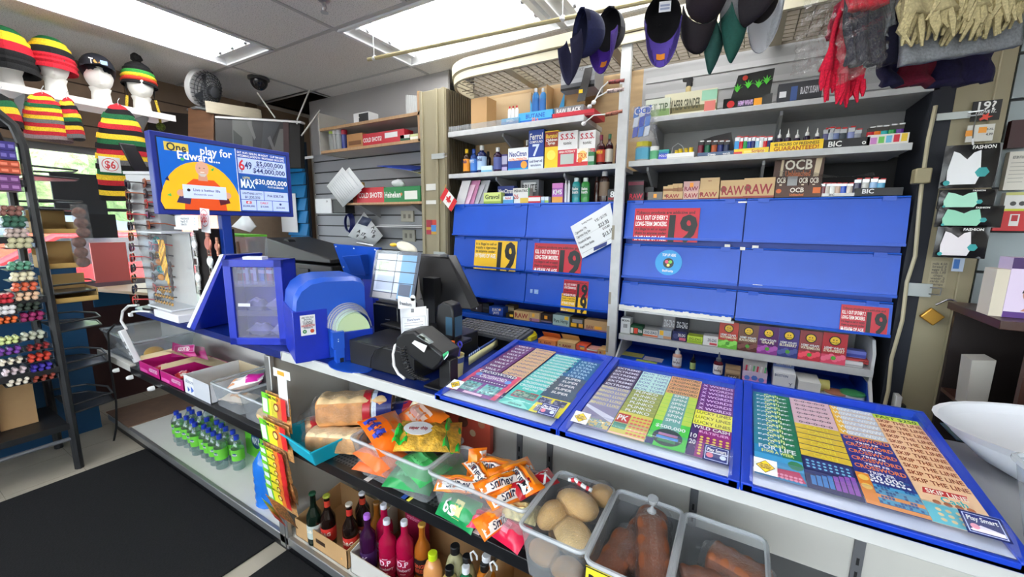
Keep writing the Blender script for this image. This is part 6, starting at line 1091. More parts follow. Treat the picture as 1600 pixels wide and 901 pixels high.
M().add([Q[3]+Vector((0,-.006,0)),Q[2]+Vector((0,-.006,0)),Q[1]+Vector((0,-.006,0)),Q[0]+Vector((0,-.006,0))],[(0,1,2,3)],CLEAR).build('clear_cover',t)
M().box(-.02,.02,.01,.035,0,.17,BK).build('pole',t,local=True,bevel=.003);M().box(-.07,.07,-.04,.08,0,.012,BK).build('base',t,local=True,bevel=.004)
t=thing('handheld_scanner','white and yellow curved scanner head rising behind the tablet screen','scanner',tuple(at(636,420,Y=1.22)));M().ball((-.025,0,.085),(.055,.03,.022),mat((225,220,200),.4),16,T=Matrix.Rotation(math.radians(18),4,'Y')).build('scanner_head',t,local=True)
M().ball((-.055,-.018,.10),(.02,.012,.008),mat((240,190,40),.4),12).build('yellow_button',t,local=True);M().tube([(0,.01,.08),(.02,.02,.0),(.02,.03,-.13)],.018,mat((210,208,200),.4),10).build('handle',t,local=True)
t=thing('till_monitor','large black till monitor seen from behind, tilted, right of the tablet screen','monitor',(-1.10,1.23,ZD))
Q=[at(640,399,Y=1.33),at(700,402,Y=1.33),at(737,484,Y=1.24),at(662,478,Y=1.24)];n_=Vector((.02,.035,.01))
M().hexa([Q[3],Q[2],Q[2]+n_,Q[3]+n_,Q[0],Q[1],Q[1]+n_,Q[0]+n_],BK).build('monitor_back',t,bevel=.006)
c_=(Q[0]+Q[1]+Q[2]+Q[3])/4;M().ball(tuple(c_+Vector((-.01,-.004,-.01))),(.03,.012,.03),BK2,16).build('hinge_boss',t)
M().box(-.03,.03,-.01,.03,0,.2,BK).build('stand',t,local=True);M().box(-.09,.09,-.07,.07,0,.014,BK).build('base',t,local=True,bevel=.004)
M().box(.02,.06,-.004,.004,-.0,.012,STEEL).build('serial_port',t,local=True);LAST[0].location=tuple(at(683,401,Y=1.33)-t.location)
t=thing('debit_sign','small white rounded card sign on the black pole under the tablet','sign',tuple(at(636,484,Y=1.09)))
M().box(-.045,.045,-.002,.002,0,.05,mat((225,225,225))).lathe([(.012,-.002),(.012,.002)],mat((225,225,225)),T=Matrix.Translation((.033,0,.05))@Matrix.Rotation(math.pi/2,4,'X'),n=16).art((-.045,-.0022,0),(1,0,0),(0,0,1),.09,.05,[('t','freedom',.45,.5,.3,.7,(80,80,90))],off=.0006).build('card',t,local=True)
Q=[at(*K2(322,385),Y=1.04),at(*K2(484,382),Y=1.04),at(*K2(487,530),Y=1.0),at(*K2(330,540),Y=1.0)];u_,v_=Q[2]-Q[3],Q[0]-Q[3]
m_=M().add(Q[::-1],[(3,2,1,0)],mat((222,224,224))).art(Q[3]+Vector((0,-.001,0)),u_,v_,u_.length,v_.length,[('r',0,0,1,1,(222,224,224)),('r',.05,.05,.95,.66,(190,192,192)),('r',.07,.07,.93,.64,(228,230,230)),('t','Store hours',.5,.55,.09,.7,(90,100,130)),('r',.15,.43,.85,.445,(120,120,120)),('r',.15,.33,.85,.345,(120,120,120)),('r',.15,.22,.85,.235,(120,120,120)),('r',.44,.82,.54,.95,(120,122,125))],off=.0006)
tag(m_.build('note_card',solid=.0015),'white note card clipped behind the card reader','paper')
t=thing('card_reader','black card payment terminal on a stand with a coiled cord','card reader',(-.86,.93,ZT+.001))
a_=at(*K2(345,540),Y=.90);b_=at(*K2(590,660),Y=.93)
body=[at(*K2(x,y),Y=.915)-t.location for x,y in((328,590),(335,540),(375,505),(440,503),(608,640),(596,690),(548,732),(490,705))]
m_=M().prism([(p.x,p.z) for p in body],'y',-.045,.045,BK);m_.build('terminal_body',t,local=True,bevel=.008)
q=lambda x,y,yy=.868:at(*K2(x,y),Y=yy)-t.location
M().add([q(388,585),q(405,568),q(478,600),q(460,640)],[(0,1,2,3)],mat((225,225,225))).build('paper_slip',t,local=True)
M().add([q(415,545),q(450,525),q(520,580),q(490,590)],[(0,1,2,3)],mat((120,125,125),.15)).add([q(425,545),q(446,533),q(500,575),q(480,582)],[(0,1,2,3)],mat((165,172,160),.2)).build('screen',t,local=True)
M().add([q(570,650),q(600,630),q(606,640),q(575,682)],[(0,1,2,3)],mat((60,170,110))).add([q(575,665),q(604,642),q(600,660),q(578,684)],[(0,1,2,3)],mat((210,220,235))).build('card_edge',t,local=True)
M().box(.0,.045,-.02,.02,.0,.10,BK).build('stand',t,local=True,bevel=.003);LAST[0].location=(q(495,840).x,0,0)
M().box(-.055,.06,-.04,.04,0,.008,BK).build('base_plate',t,local=True,bevel=.003);LAST[0].location=(q(490,840).x+.01,0,0)
p0,p1=q(335,610,.88),q(480,800,.86);pts=[]
for i in range(160):
 u=i/159;c_=p0.lerp(p1,u)+Vector((-.02*math.sin(math.pi*u),0,-.03*math.sin(math.pi*u)));a=u*2*math.pi*17;pts.append((c_.x+.008*math.cos(a),c_.y+.008*math.sin(a),c_.z+.004*math.cos(a)))
M().tube(pts,.0022,BK,5).build('coiled_cord',t,local=True)
tag(M().tube([at(*K2(x,y),Y=yy) for x,y,yy in((320,575,.93),(290,600,.90),(278,650,.89),(285,720,.885),(310,765,.88),(345,792,.875))],.0045,mat((225,225,225),.4),8).build('white_cable'),'thick white cable looping down in front of the black cash drawer','cable')
tag(M().tube([at(*K2(x,y),Y=yy) for x,y,yy in((320,590,.905),(240,600,.905),(175,625,.905),(150,670,.905),(145,730,.905))],.0018,BK,6).build('black_cable'),'thin black cable draped over the front of the cash drawer','cable')
t=thing('barcode_scanner','black upright presentation scanner with a bluish window on a square base','scanner',(at(*K2(620,580),Z=ZD).x,at(*K2(620,580),Z=ZD).y,ZD))
M().box(-.055,.055,-.05,.05,0,.014,BK).build('base',t,local=True,bevel=.004)
M().prism([(-.045,.01),(.03,.01),(.032,.12),(.02,.145),(-.015,.15),(-.038,.135),(-.046,.09)],'y',-.028,.028,BK).build('scanner_body',t,local=True,bevel=.006)
M().box(.0325,.0345,-.02,.02,.03,.10,mat((60,90,110),.1)).box(.0,.028,-.0295,-.0285,.035,.10,mat((60,90,110),.1)).build('scan_window',t,local=True)
kb=at(*px(680,440,5.333)(300,400),Z=1.06)
t=thing('keyboard','dark grey keyboard behind the scanner, left of the yellow box','keyboard',(-1.03,1.40,1.04),rot=(math.radians(8),0,math.radians(-2)))
M().box(-.06,.30,-.06,.06,0,.016,mat((60,62,66),.5)).build('keyboard_base',t,local=True,bevel=.003)
m_=M()
for r in range(5):
 for k in range(17):m_.box(-.05+k*.020,-.034+k*.020,.035-r*.022,.052-r*.022,.016,.022,mat((84,86,90),.5))
m_.build('keys',t,local=True);LAST[0]['kind']='stuff'
M().box(-.02,.26,-.04,.0,-1.03,-.001,BK).build('riser',t,local=True)
q=at(*K2(637,775),Z=ZT)
t=thing('pen_cup','cream and blue paper cup with pens beside the left ticket tray','cup',(q.x+.006,q.y+.0,ZT+.001))
M().lathe([(.024,0),(.03,.075),(.031,.077),(.028,.075),(.022,.004)],mat((232,222,160),.5),n=20).lathe([(.0292,.052),(.0306,.07)],mat((70,90,150),.5),n=20,cap=False).build('cup_body',t,local=True)
lc=Vector(t.location)
tag(M().tube([lc+Vector((-.006,-.004,.01)),lc+Vector((-.008,-.006,.115))],.0085,mat('orange',.3),10).tube([lc+Vector((-.008,-.006,.08)),lc+Vector((-.008,-.006,.122))],.0095,mat((235,105,30),.3),10).build('highlighter'),'orange highlighter standing in the cream cup','marker')
tag(M().tube([lc+Vector((.006,.0,.01)),lc+Vector((.018,.002,.105))],.0035,mat((60,60,190),.3),8).tube([lc+Vector((.018+.008*math.cos(a),.002,.113+.01*math.sin(a))) for a in[k*.6283 for k in range(10)]],.003,mat((60,60,190),.3),6,close=True).build('blue_pen'),'blue pen with a loop end standing in the cream cup','pen')
m_=M();n=14
top=[(722,690),(760,660),(800,632),(850,600),(900,578)]
pA=[at(*K2(x,y),Y=yy) for x,y,yy in((722,715,1.13),(790,670,1.20),(860,625,1.30),(905,590,1.38))]
up=Vector((0,0,.042))
vs=[];
for p in pA:vs+=[p,p+up*.72,p+up*.72,p+up]
fs=[];
m_.add([v for p in pA for v in(p,p+up*.72)],[(2*i,2*i+2,2*i+3,2*i+1) for i in range(3)],mat((240,234,170),.5));m_.add([v for p in pA for v in(p+up*.72,p+up)],[(2*i,2*i+2,2*i+3,2*i+1) for i in range(3)],mat((70,95,160),.5))
for i in range(3):
 for k in range(6):
  u=(k+.15)/6;a_,b_=pA[i].lerp(pA[i+1],u),pA[i].lerp(pA[i+1],u+.1);m_.add([a_+up*.76+Vector((0,-.001,0)),b_+up*.76+Vector((0,-.001,0)),b_+up*.95+Vector((0,-.001,0)),a_+up*.95+Vector((0,-.001,0))],[(0,1,2,3)],mat((215,225,240)))
tag(m_.build('paper_strip',solid=.001),'curved pale yellow paper strip with a blue border standing beside the left ticket tray','paper')
PX=px(300,300,6.154)
t=thing('printer','large black office printer in front of the blue slatted panel','printer',(-3.0,1.95,.9))
a_,b_=at(*PX(680,850),Y=1.9),at(*PX(1350,850),Y=1.9)
M().box(-3.25,-2.68,1.9,2.3,.78,1.17,BK).build('printer_body',t,bevel=.01)
M().hexa([(-3.55,1.88,1.19),(-2.66,1.88,1.19),(-2.66,2.3,1.19),(-3.55,2.3,1.19),(-3.55,1.9,1.36),(-2.66,1.88,1.225),(-2.66,2.3,1.24),(-3.55,2.3,1.36)],BK2).build('scanner_lid',t,bevel=.008)
M().box(-3.2,-2.95,1.885,1.9,1.07,1.13,BK2).box(-3.15,-3.12,1.88,1.885,1.08,1.11,mat((150,150,155))).build('control_panel',t)
m_=M()
for z in(.86,.93,1.03):m_.box(-3.24,-2.69,1.893,1.899,z,z+.005,mat((8,8,8)))
m_.build('paper_tray',t);M().box(-3.05,-2.9,1.885,1.899,1.0,1.015,mat((170,170,175))).build('tray_label',t)
M().box(-3.08,-2.78,1.93,2.2,1.225,1.232,mat((225,228,232))).build('paper_sheet',t)
tag(M().box(-3.6,-2.6,1.85,2.35,0,.779,mat((70,60,55),.6)).build('rear_table',bevel=.003),'dark table carrying the black printer behind the counter','table')
t=thing('desk_fan_motor','small dark round tape holder on top of the black printer','tape holder',tuple(at(*PX(940,540),Y=2.0)));M().lathe([(.06,-.03),(.062,.0),(.06,.03)],BK,T=Matrix.Translation((0,0,.02))@Matrix.Rotation(math.pi/2,4,'X'),n=22).build('wheel',t,local=True);M().lathe([(.03,-.032),(.03,.032)],mat((90,50,40)),T=Matrix.Translation((0,0,.02))@Matrix.Rotation(math.pi/2,4,'X'),n=18).build('hub',t,local=True)
t.name='tape_holder'
a_,b_=at(*PX(385,600),Y=1.30),at(*PX(675,410),Y=1.30)
t=thing('acrylic_box','clear acrylic counter box with a lime green lid behind the blue case','display box',((a_.x+b_.x)/2,1.265,ZT+.001));hw=(b_.x-a_.x)/2;hh=b_.z-ZT
M().box(-hw,hw,-.06,.06,0,hh-.012,HAZY).build('clear_walls',t,local=True);M().box(-hw,hw,-.062,.062,hh-.012,hh,mat((120,215,60),.4)).build('lid',t,local=True)
for i in range(5):
 x=t.location.x-hw+.03+i*.036;tag(M().hexa([(x,1.25,hh+ZT-.16),(x+.02,1.25,hh+ZT-.16),(x+.02,1.26,hh+ZT-.16),(x,1.26,hh+ZT-.16),(x-.008,1.25,hh+ZT-.05),(x+.014,1.25,hh+ZT-.045),(x+.014,1.26,hh+ZT-.045),(x-.008,1.26,hh+ZT-.05)],mat(((190,225,60),(235,240,220),(160,205,70),(230,235,230),(225,150,80))[i])).build('hang_card'),'%s card inside the clear acrylic box'%['lime','off-white','green','white','orange'][i],'card','cards in the acrylic box')
t=thing('jewellery_display','clear jewellery tower with gold chains, bracelets and rings on a white base','display case',(-2.42,.93,ZT))
jz=[at(*px(240,330,4.738)(x,y),Y=.89) for x,y in((40,120),(330,760))]
w_,h_=.29,.40
M().box(-.03,.26,-.09,.06,0,.04,mat((222,222,226),.4)).build('base',t,local=True,bevel=.003)
t.location.x=-2.66;X0=-.17;t.children[0].location.x=-.02
M().box(X0,X0+w_,-.07,.05,.042,h_+.05,CLEAR).build('clear_case',t,local=True)
M().box(X0,X0+w_,.045,.05,.042,h_+.05,mat((215,212,208),.5)).build('back_panel',t,local=True)
for z in(.042,h_+.045):M().box(X0-.004,X0+w_+.004,-.074,.054,z,z+.008,mat((215,220,225),.3)).build('edge_frame',t,local=True)
GOLD=mat((225,165,60),.25,.9);TEA=mat((40,150,150),.15)
for j,(z,col,kind) in enumerate(((.405,TEA,'t'),(.36,mat((95,50,60)),'p'),(.325,GOLD,'w'),(.285,mat((200,120,30),.3),'p'),(.245,TEA,'t'),(.20,mat((225,140,30),.25),'p'),(.13,GOLD,'f'))):
 m_=M();
 if kind=='p':m_.wob(0);m_.ball((X0+.06,-.02,z),(.035,.012,.018),col,10)
 elif kind=='f':m_.ball((X0+.06,-.02,z),(.02,.012,.022),col,8).wob(.008,60)
 else:m_.tube([(X0+.06+.03*math.cos(a),-.02,z+.016*math.sin(a)) for a in[k*.5236 for k in range(12)]],.006,col,6,close=True)
 o=m_.build('bracelet',None,loc=(0,0,0),local=True);o.location=t.location;tag(o,['teal bangle at the top of the jewellery tower','dark red brooch in the jewellery tower','gold watch-like bracelet in the jewellery tower','amber brooch in the jewellery tower','teal bangle in the middle of the jewellery tower','orange brooch in the jewellery tower','gold flower brooch near the foot of the jewellery tower'][j],'jewellery','jewellery in the tower')
for j in range(6):
 x=X0+.11+j*.014;m_=M().tube([(x+.005*math.sin(k*.9+j),-.03,.41-k*.013) for k in range(12+j*2)],.0028,GOLD,6);o=m_.build('gold_chain',None,loc=(0,0,0),local=True);o.location=t.location;tag(o,'thin gold chain hanging in the jewellery tower','chain','gold chains in the jewellery tower')
o=M().tube([(X0+.235,-.035,.30-k*.016) for k in range(11)],[.004,.008]*5+[.004],mat((70,55,50),.3),8).build('bead_chain',None,loc=(0,0,0),local=True);o.location=t.location;tag(o,'dark beaded bracelet hanging at the right of the jewellery tower','bracelet')
for r in range(3):
 for k in range(7 if r else 5):
  x=X0+.03+k*.034+(.01 if r==1 else 0)+(.06 if r==0 else 0);z=.14-r*.035
  m_=M().tube([(.008*math.cos(a),0,.008*math.sin(a)) for a in[q*.785 for q in range(8)]],.0028,GOLD,6,close=True).ball((0,-.004,.009),.0042,mat((60,50,45),.2),8)
  o=m_.build('ring',None,loc=(0,0,0),local=True);o.location=t.location+Vector((x,-.045+.0*r,z));tag(o,'gold ring in the ring rows of the jewellery tower, %s row'%('top','middle','bottom')[r],'ring','gold rings, %s row'%('top','middle','bottom')[r])
t=thing('watch_display','black velvet watch tower with silver and rose watches beside the blue pole','display case',(-2.42,1.02,ZT))
M().box(-.14,.035,-.02,.10,.012,.47,mat((24,16,14),.9)).build('velvet_board',t,local=True,bevel=.002);M().lathe([(.10,0),(.10,.012)],BK,n=28,c=(-.05,.03,0)).build('turntable',t,local=True)
WZ=px(240,330,4.738)
def watch(x,y,s,col,face,lab,square=False,long=1):
 p=at(*WZ(x,y),Y=.985);k=s/4.738/620*2.35
 t=thing('wristwatch',lab,'watch',tuple(p),'watches on the velvet tower');mt=mat(col,.3,.4)
 T=Matrix.Rotation(math.pi/2,4,'X')
 if square:M().box(-k*.5,k*.5,-.008,.0,-k*.55,k*.55,mt).build('watch_case',t,local=True,bevel=.002);M().box(-k*.32,k*.32,-.0095,-.0082,-k*.36,k*.36,mat(face)).build('dial',t,local=True)
 else:M().lathe([(k*.5,0),(k*.52,.006),(k*.46,.009)],mt,T=T,n=20).build('watch_case',t,local=True);M().lathe([(k*.40,.0092),(k*.40,.0098)],mat(face),T=T,n=20).build('dial',t,local=True)
 for sg in(-1,1):
  m_=M()
  for i in range(4):m_.box(-k*.26+.0006*i,k*.26-.0006*i,-.006,.0,sg*(k*.5+i*k*.22)-k*.09,sg*(k*.5+i*k*.22)+k*.09,mt)
  m_.build('strap',t,local=True)
 return t
for a_ in((310,245,62,(225,225,225),(235,235,235),'white round watch at the top left of the velvet tower'),(410,240,76,(205,130,110),(190,110,95),'large rose gold watch at the top right of the velvet tower'),(322,370,55,(215,215,215),(60,40,40),'square steel watch with a dark face on the velvet tower',True),(425,372,64,(215,220,215),(225,230,225),'silver watch in the right column of the velvet tower'),(335,490,66,(225,225,222),(240,240,240),'white faced silver watch in the left column, third down'),(440,500,56,(220,160,110),(215,175,140),'rose watch in the right column behind the slanted panel'),(340,640,66,(205,210,200),(190,200,190),'silver watch near the foot of the left column'),(478,262,46,(200,140,110),(180,110,90),'rose watch seen edge on at the right of the tower'),(500,372,34,(190,190,195),(200,200,205),'small steel watch at the right edge of the tower'),(476,790,60,(200,200,195),(225,225,220),'silver watch at the foot, right of the slanted panel')):watch(*a_)
t=thing('price_card','white handwritten price card above the jewellery tower','sign',tuple(at(*WZ(165,115),Y=.86)))
a_,b_=at(*WZ(165,110),Y=.86),at(*WZ(322,25),Y=.86);M().box(0,b_.x-a_.x,0,.002,0,b_.z-a_.z,mat((228,230,228))).art((0,0,0),(1,0,0),(0,0,1),b_.x-a_.x,b_.z-a_.z,[('t','Watch from $8',.45,.75,.18,.8,(120,130,150)),('t','Rings $3 - $5',.42,.5,.18,.7,(120,130,150)),('t','Chains $10',.38,.25,.18,.6,(120,130,150)),('c',.88,.75,.05,(90,150,210)),('c',.88,.5,.05,(90,150,210)),('c',.88,.25,.05,(90,150,210))],off=.0006).build('card',t,local=True)
M().box(-.02,.22,.0,.003,-.012,0,mat((225,226,228))).build('holder_strip',t,local=True)
t=thing('price_card','white card with red $8 figures left of the blue pole','sign',tuple(at(*WZ(355,150),Y=.90)))
M().box(0,.085,0,.002,0,.11,mat((225,228,235))).art((0,0,0),(1,0,0),(0,0,1),.085,.11,[('c',.45,.6,.36,(200,60,70),28),('c',.45,.6,.33,(228,230,238),28),('t','$8',.3,.6,.4,.4,(200,40,50)),('t','$5',.62,.62,.35,.3,(200,40,50))],off=.0006).build('card',t,local=True)
t.rotation_euler=(0,math.radians(4),0)
Q=[at(*PX(385,330),Y=1.75),at(*PX(560,385),Y=1.75),at(*PX(615,330),Y=1.75),at(*PX(520,200),Y=1.75)];tag(M().add(Q,[(0,1,2,3)],mat((205,207,210))).build('newspaper',solid=.01),'folded grey and white newspaper leaning behind the blue pole','newspaper')
# --- left part of the middle shelf
tt=clear_bin(-3.8,-3.2,.88,1.2,.16,'large clear storage tote at the far left end of the middle shelf',z0=.583,taper=.03)
M().box(-.31,.31,-.165,.165,.16,.172,HAZY).build('lid',tt,local=True,bevel=.004)
place(M().ball((0,0,.04),(.06,.05,.04),mat((235,170,40),.4),14).wob(.012,14),'yellow_bag',(-3.32,1.0,.588),(0,0,0),'yellow and orange bag inside the large clear tote','bag')
t=thing('power_strip','white power strip hanging over the magenta boxes at the left','power strip',(-3.14,.865,.64),rot=(math.radians(10),math.radians(-16),0))
M().box(-.022,.022,-.014,.014,0,.21,mat((222,222,222),.4)).build('strip_body',t,local=True,bevel=.004)
for i in range(3):M().box(-.013,.013,-.016,-.0138,.025+i*.045,.05+i*.045,mat((120,120,120))).build('socket',t,local=True)
a0=Vector((-3.19,.85,.84));tag(M().tube([a0,a0+Vector((-.03,-.01,.05)),a0+Vector((-.02,0,.11)),a0+Vector((.05,.01,.15)),a0+Vector((.17,.02,.166))],.007,mat((220,220,218),.4),8).build('white_flex'),'thick white cord curving up from the power strip over the counter edge','cable')
tag(M().tube([(-3.30,.83,.86),(-3.40,.82,.8),(-3.46,.82,.6),(-3.50,.83,.3),(-3.53,.82,.12),(-3.54,.80,.03)],.006,BK,8).build('black_flex'),'black cord hanging from the counter down to the floor at the left','cable')
tag(M().tube([(-2.82,.86,ZT+.008),(-2.90,.84,ZT+.006),(-3.0,.835,.975),(-3.03,.835,.96)],.005,mat((232,232,232),.4),8).box(-3.05,-3.02,.828,.842,.945,.963,mat((232,232,232))).build('charger_cable'),'short white charger cable poking out from the jewellery tower base','cable')
MG=(190,30,120)
def magbox(x0,x1,lab,flap=True,h=.062):
 t=thing('snack_carton',lab,'carton',((x0+x1)/2,1.0,ZM),'open magenta snack cartons');a_=(x1-x0)/2;mt=mat(MG,.4);inn=mat((225,205,160),.8)
 m_=M().box(-a_,a_,-.135,-.132,0,h,mt).box(-a_,a_,.132,.135,0,h,mt).box(-a_,-a_+.003,-.135,.135,0,h,mt).box(a_-.003,a_,-.135,.135,0,h,mt).box(-a_,a_,-.135,.135,0,.003,mt)
 m_.art((-a_,-.135,0),(1,0,0),(0,0,1),2*a_,h,[('r',.05,.1,.4,.4,(225,90,170)),('t','ASSORTED',.7,.6,.35,.4,(240,200,225))],off=.0008);m_.build('carton_body',t,local=True)
 m_=M().add([(-a_,.13,h),(a_,.13,h),(a_-.02,.0,h+.035),(-a_+.02,-.01,h+.03)],[(0,1,2,3)],inn).add([(-a_,-.13,h),(-a_,.12,h),(-a_-.05,.1,h+.02),(-a_-.05,-.11,h+.015)],[(0,1,2,3)],inn);m_.build('inner_flap',t,local=True)
 return t
magbox(-3.12,-2.83,'open magenta carton with a cream inner flap, left one of the pair');magbox(-2.82,-2.53,'open magenta carton of wrapped cakes, right one of the pair')
fl_=[at(*l5(485,350),Y=1.02),at(*l5(665,345),Y=1.02),at(*l5(640,290),Y=1.05),at(*l5(495,245),Y=1.05)]
u_,v_=fl_[1]-fl_[0],fl_[3]-fl_[0];tag(M().add(fl_,[(0,1,2,3)],mat(MG,.4)).art(fl_[0]+Vector((0,-.002,0)),u_,v_,u_.length,v_.length,[('r',.12,.3,.9,.75,(215,150,190)),('r',.14,.33,.88,.72,MG),('t','ASSORTED',.5,.52,.26,.66,'white')],off=.0006).build('carton_flap',solid=.002),'raised magenta carton flap with white lettering at the left shelf','carton flap')
fl2=[at(*l5(590,330),Y=1.12),at(*l5(745,370),Y=1.0),at(*l5(715,280),Y=1.05),at(*l5(600,262),Y=1.14)];tag(M().add(fl2,[(0,1,2,3)],mat((150,25,95),.4)).build('carton_flap',solid=.002),'plain dark magenta carton flap right of the lettered one','carton flap')
for i,(x,y,r) in enumerate(((-2.93,.93,20),(-2.70,.93,-15),(-2.62,.98,30))):place(pillow(.11,.07,.035,(220,50,60),[('b',.2,.5,.2,.8,(240,180,180)),('b',.6,.9,.3,.7,(245,225,210))],i),'cake_packet',(x,y,ZM+.02),(6,0,r),'red wrapped cake packet in the magenta cartons, %s'%('left','middle','right')[i],'packet','red wrapped cake packets')
a_=at(*l5(490,560),Y=.86);o=open_box(-2.52,-2.24,.868,1.14,.10,'white and blue open carton with grey lettering beside the magenta cartons',col=(222,222,224),inner=(190,172,140),z0=ZM,cat='carton',name='carton',art=[('r',0,0,1,1,(226,226,228)),('t','skinore',.22,.72,.22,.36,(120,130,150)),('c',.15,.25,.18,(40,80,170),3),('c',.3,.3,.22,(60,100,190),3),('r',.38,0,1,1,(200,202,206))])
clear_bin(-2.22,-1.97,.865,1.15,.12,'clear bin of wrapped breads left of the aluminium post, left one of two',taper=.015)
clear_bin(-1.96,-1.71,.865,1.15,.12,'clear bin nearest the aluminium post holding a bun and a black bag',taper=.015)
place(pillow(.22,.09,.06,(238,232,228),[('b',.02,.3,.1,.9,(245,170,110)),('b',.62,.95,.05,.95,(205,40,150))],4),'bread_bag',(-2.10,.99,ZM+.08),(10,-18,20),'white, orange and magenta bread bag in the left clear bin','bread bag')
place(pillow(.17,.1,.05,(240,215,190),[('b',.3,.7,.2,.8,(230,170,120))],6),'bread_bag',(-2.10,.94,ZM+.015),(0,0,15),'pale bread bag lying low in the left clear bin','bread bag')
for i,(x,y,z,rx,ry) in enumerate(((-2.0,1.07,.14,40,-50),)):place(pillow(.17,.13,.07,(20,20,24),[('b',.3,.45,.3,.6,(220,80,150))],3).wob(.012,16),'snack_bag',(x,y,ZM+z-.03),(rx,ry,20),'crumpled black bag with a pink spot standing behind the left clear bin','snack bag')
place(pillow(.16,.11,.06,(24,24,28),[('b',.1,.4,.1,.5,(225,225,228)),('b',.6,.8,.4,.9,(225,225,228))],5).wob(.008,18),'snack_bag',(-1.78,1.02,ZM+.06),(30,60,20),'black and white bag in the bin nearest the aluminium post','snack bag')
place(M().ball((0,0,.035),(.065,.05,.035),mat((220,180,125),.6,kind='noise',s=30,a=.15),16),'bun',(-1.80,.92,ZM+.01),(0,0,10),'round pale bun in the bin nearest the aluminium post','bread')
t=thing('clip_strip','white plastic clip strip with an orange price tag hanging from the counter edge','clip strip',tuple(at(432,592,Y=.835)))
a_=at(432,592,Y=.835)
S_=px(400,540,3.2125)
q=lambda x,y,Y=.83:at(*S_(x,y),Y=Y)-t.location
M().box(q(70,0).x,q(152,0).x,-.001,.001,q(0,120).z,q(0,82).z,mat((232,232,230))).box(q(88,0).x,q(132,0).x,-.0012,.0008,q(0,290).z,q(0,118).z,mat((232,232,230))).build('strip',t,local=True)
M().box(q(92,0).x,q(124,0).x,-.003,-.0015,q(0,108).z,q(0,90).z,mat((248,165,50))).build('price_tag',t,local=True)
M().tube([q(120,80),q(124,66),q(132,30)],.0012,STEEL,5).build('wire',t,local=True)
proto=None
def npack(x0,x1,y0,y1,Y,rz_,tilt,lab):
 p0,p1=at(*S_(x0,y1),Y=Y),at(*S_(x1,y0),Y=Y);w_,h_=p1.x-p0.x,p1.z-p0.z
 m_=M().grid(lambda u,v:(lerp(0,w_,u),.008-.014*math.sin(math.pi*u)*math.sin(math.pi*v),lerp(0,h_,v)),6,5,mat((205,150,90),.5,kind='noise',s=90,a=.5)).grid(lambda u,v:(lerp(w_,0,u),.009+.014*math.sin(math.pi*u)*math.sin(math.pi*v),lerp(0,h_,v)),6,5,mat((205,150,90),.5,kind='noise',s=90,a=.5))
 m_.art((0,-.0075,h_*.38),(1,0,0),(0,0,1),w_,h_*.62,[('r',0,0,.3,1,(120,210,50)),('r',.3,0,.62,1,(240,225,50)),('r',.62,0,.8,1,(245,130,50)),('r',.8,0,1,1,(225,45,45)),('r',.04,.1,.24,.75,(230,235,235)),('t','TYME PACK',.45,.88,.14,.7,(60,90,40)),('c',.6,.5,.2,(140,60,40),14),('c',.6,.5,.13,(240,215,120),12)],off=.0008)
 o=m_.build('snack_pack',loc=(0,0,0),local=True);o.location=(p0.x,p0.y,p0.z);o.rotation_euler=(math.radians(tilt),0,math.radians(rz_));return tag(o,lab,'snack pack','striped snack packs on the clip strip')
npack(52,158,272,392,.832,0,0,'topmost striped nut pack on the clip strip')
npack(55,168,405,528,.830,0,4,'second striped nut pack on the clip strip')
ords=['third','fourth','fifth','sixth','seventh','eighth']
for i in range(6):npack(52+7*i,158+7*i,530+41*i,588+41*i,.832+.004*i,0,8,'%s striped nut pack from the top, in the overlapping fan'%ords[i])
npack(130,235,765,830,.80,-12,30,'lowest striped nut pack swinging out to the right');npack(185,225,690,770,.86,-20,10,'striped nut pack behind the lowest ones, turned edge on')
M().grid(lambda u,v:(lerp(-.035,.05,u),-.012,lerp(q(0,540).z,q(0,240).z,v)+.004*math.sin(u*9)),6,10,WRAP).build('clear_sleeve',t,local=True)
# === left side: rack, hats, screens, slatted wall
def atd(x,y,d):return Vector((0,0,CAM_H))+((x-800)*CR-(y-450.5)*CU+FPX*CF)*(d/FPX)
def quad3(pts,th,m,m_=None):
 m_=m_ or M();p=[Vector(q) for q in pts];t_=Vector(th);return m_.hexa([p[0],p[1],p[1]+t_,p[0]+t_,p[3],p[2],p[2]+t_,p[3]+t_],m)
XH=-3.66
hs=thing('hat_shelf','white wall shelf carrying the mannequin heads at upper left','shelf',(XH,.6,2.22))
M().box(XH-.3,XH,-.5,1.40,2.222,2.24,mat((222,220,216),.5)).build('board',hs);M().box(XH,XH+.012,-.5,1.40,2.205,2.245,mat((226,224,220),.5)).build('front_edge',hs)
for y in(.1,.7,1.25):M().prism([(XH-.3,2.05),(XH-.3,2.22),(XH-.04,2.22),(XH-.04,2.20)],'y',y,y+.012,greym).build('bracket',hs)
M().box(XH-.32,XH-.3,-.5,1.40,1.95,2.45,mat((120,104,90),.8)).build('rear_board',hs) if 0 else None
HW=mat((228,226,220),.5);RG=[(20,110,60),(245,205,40),(200,25,45),(18,18,20)]
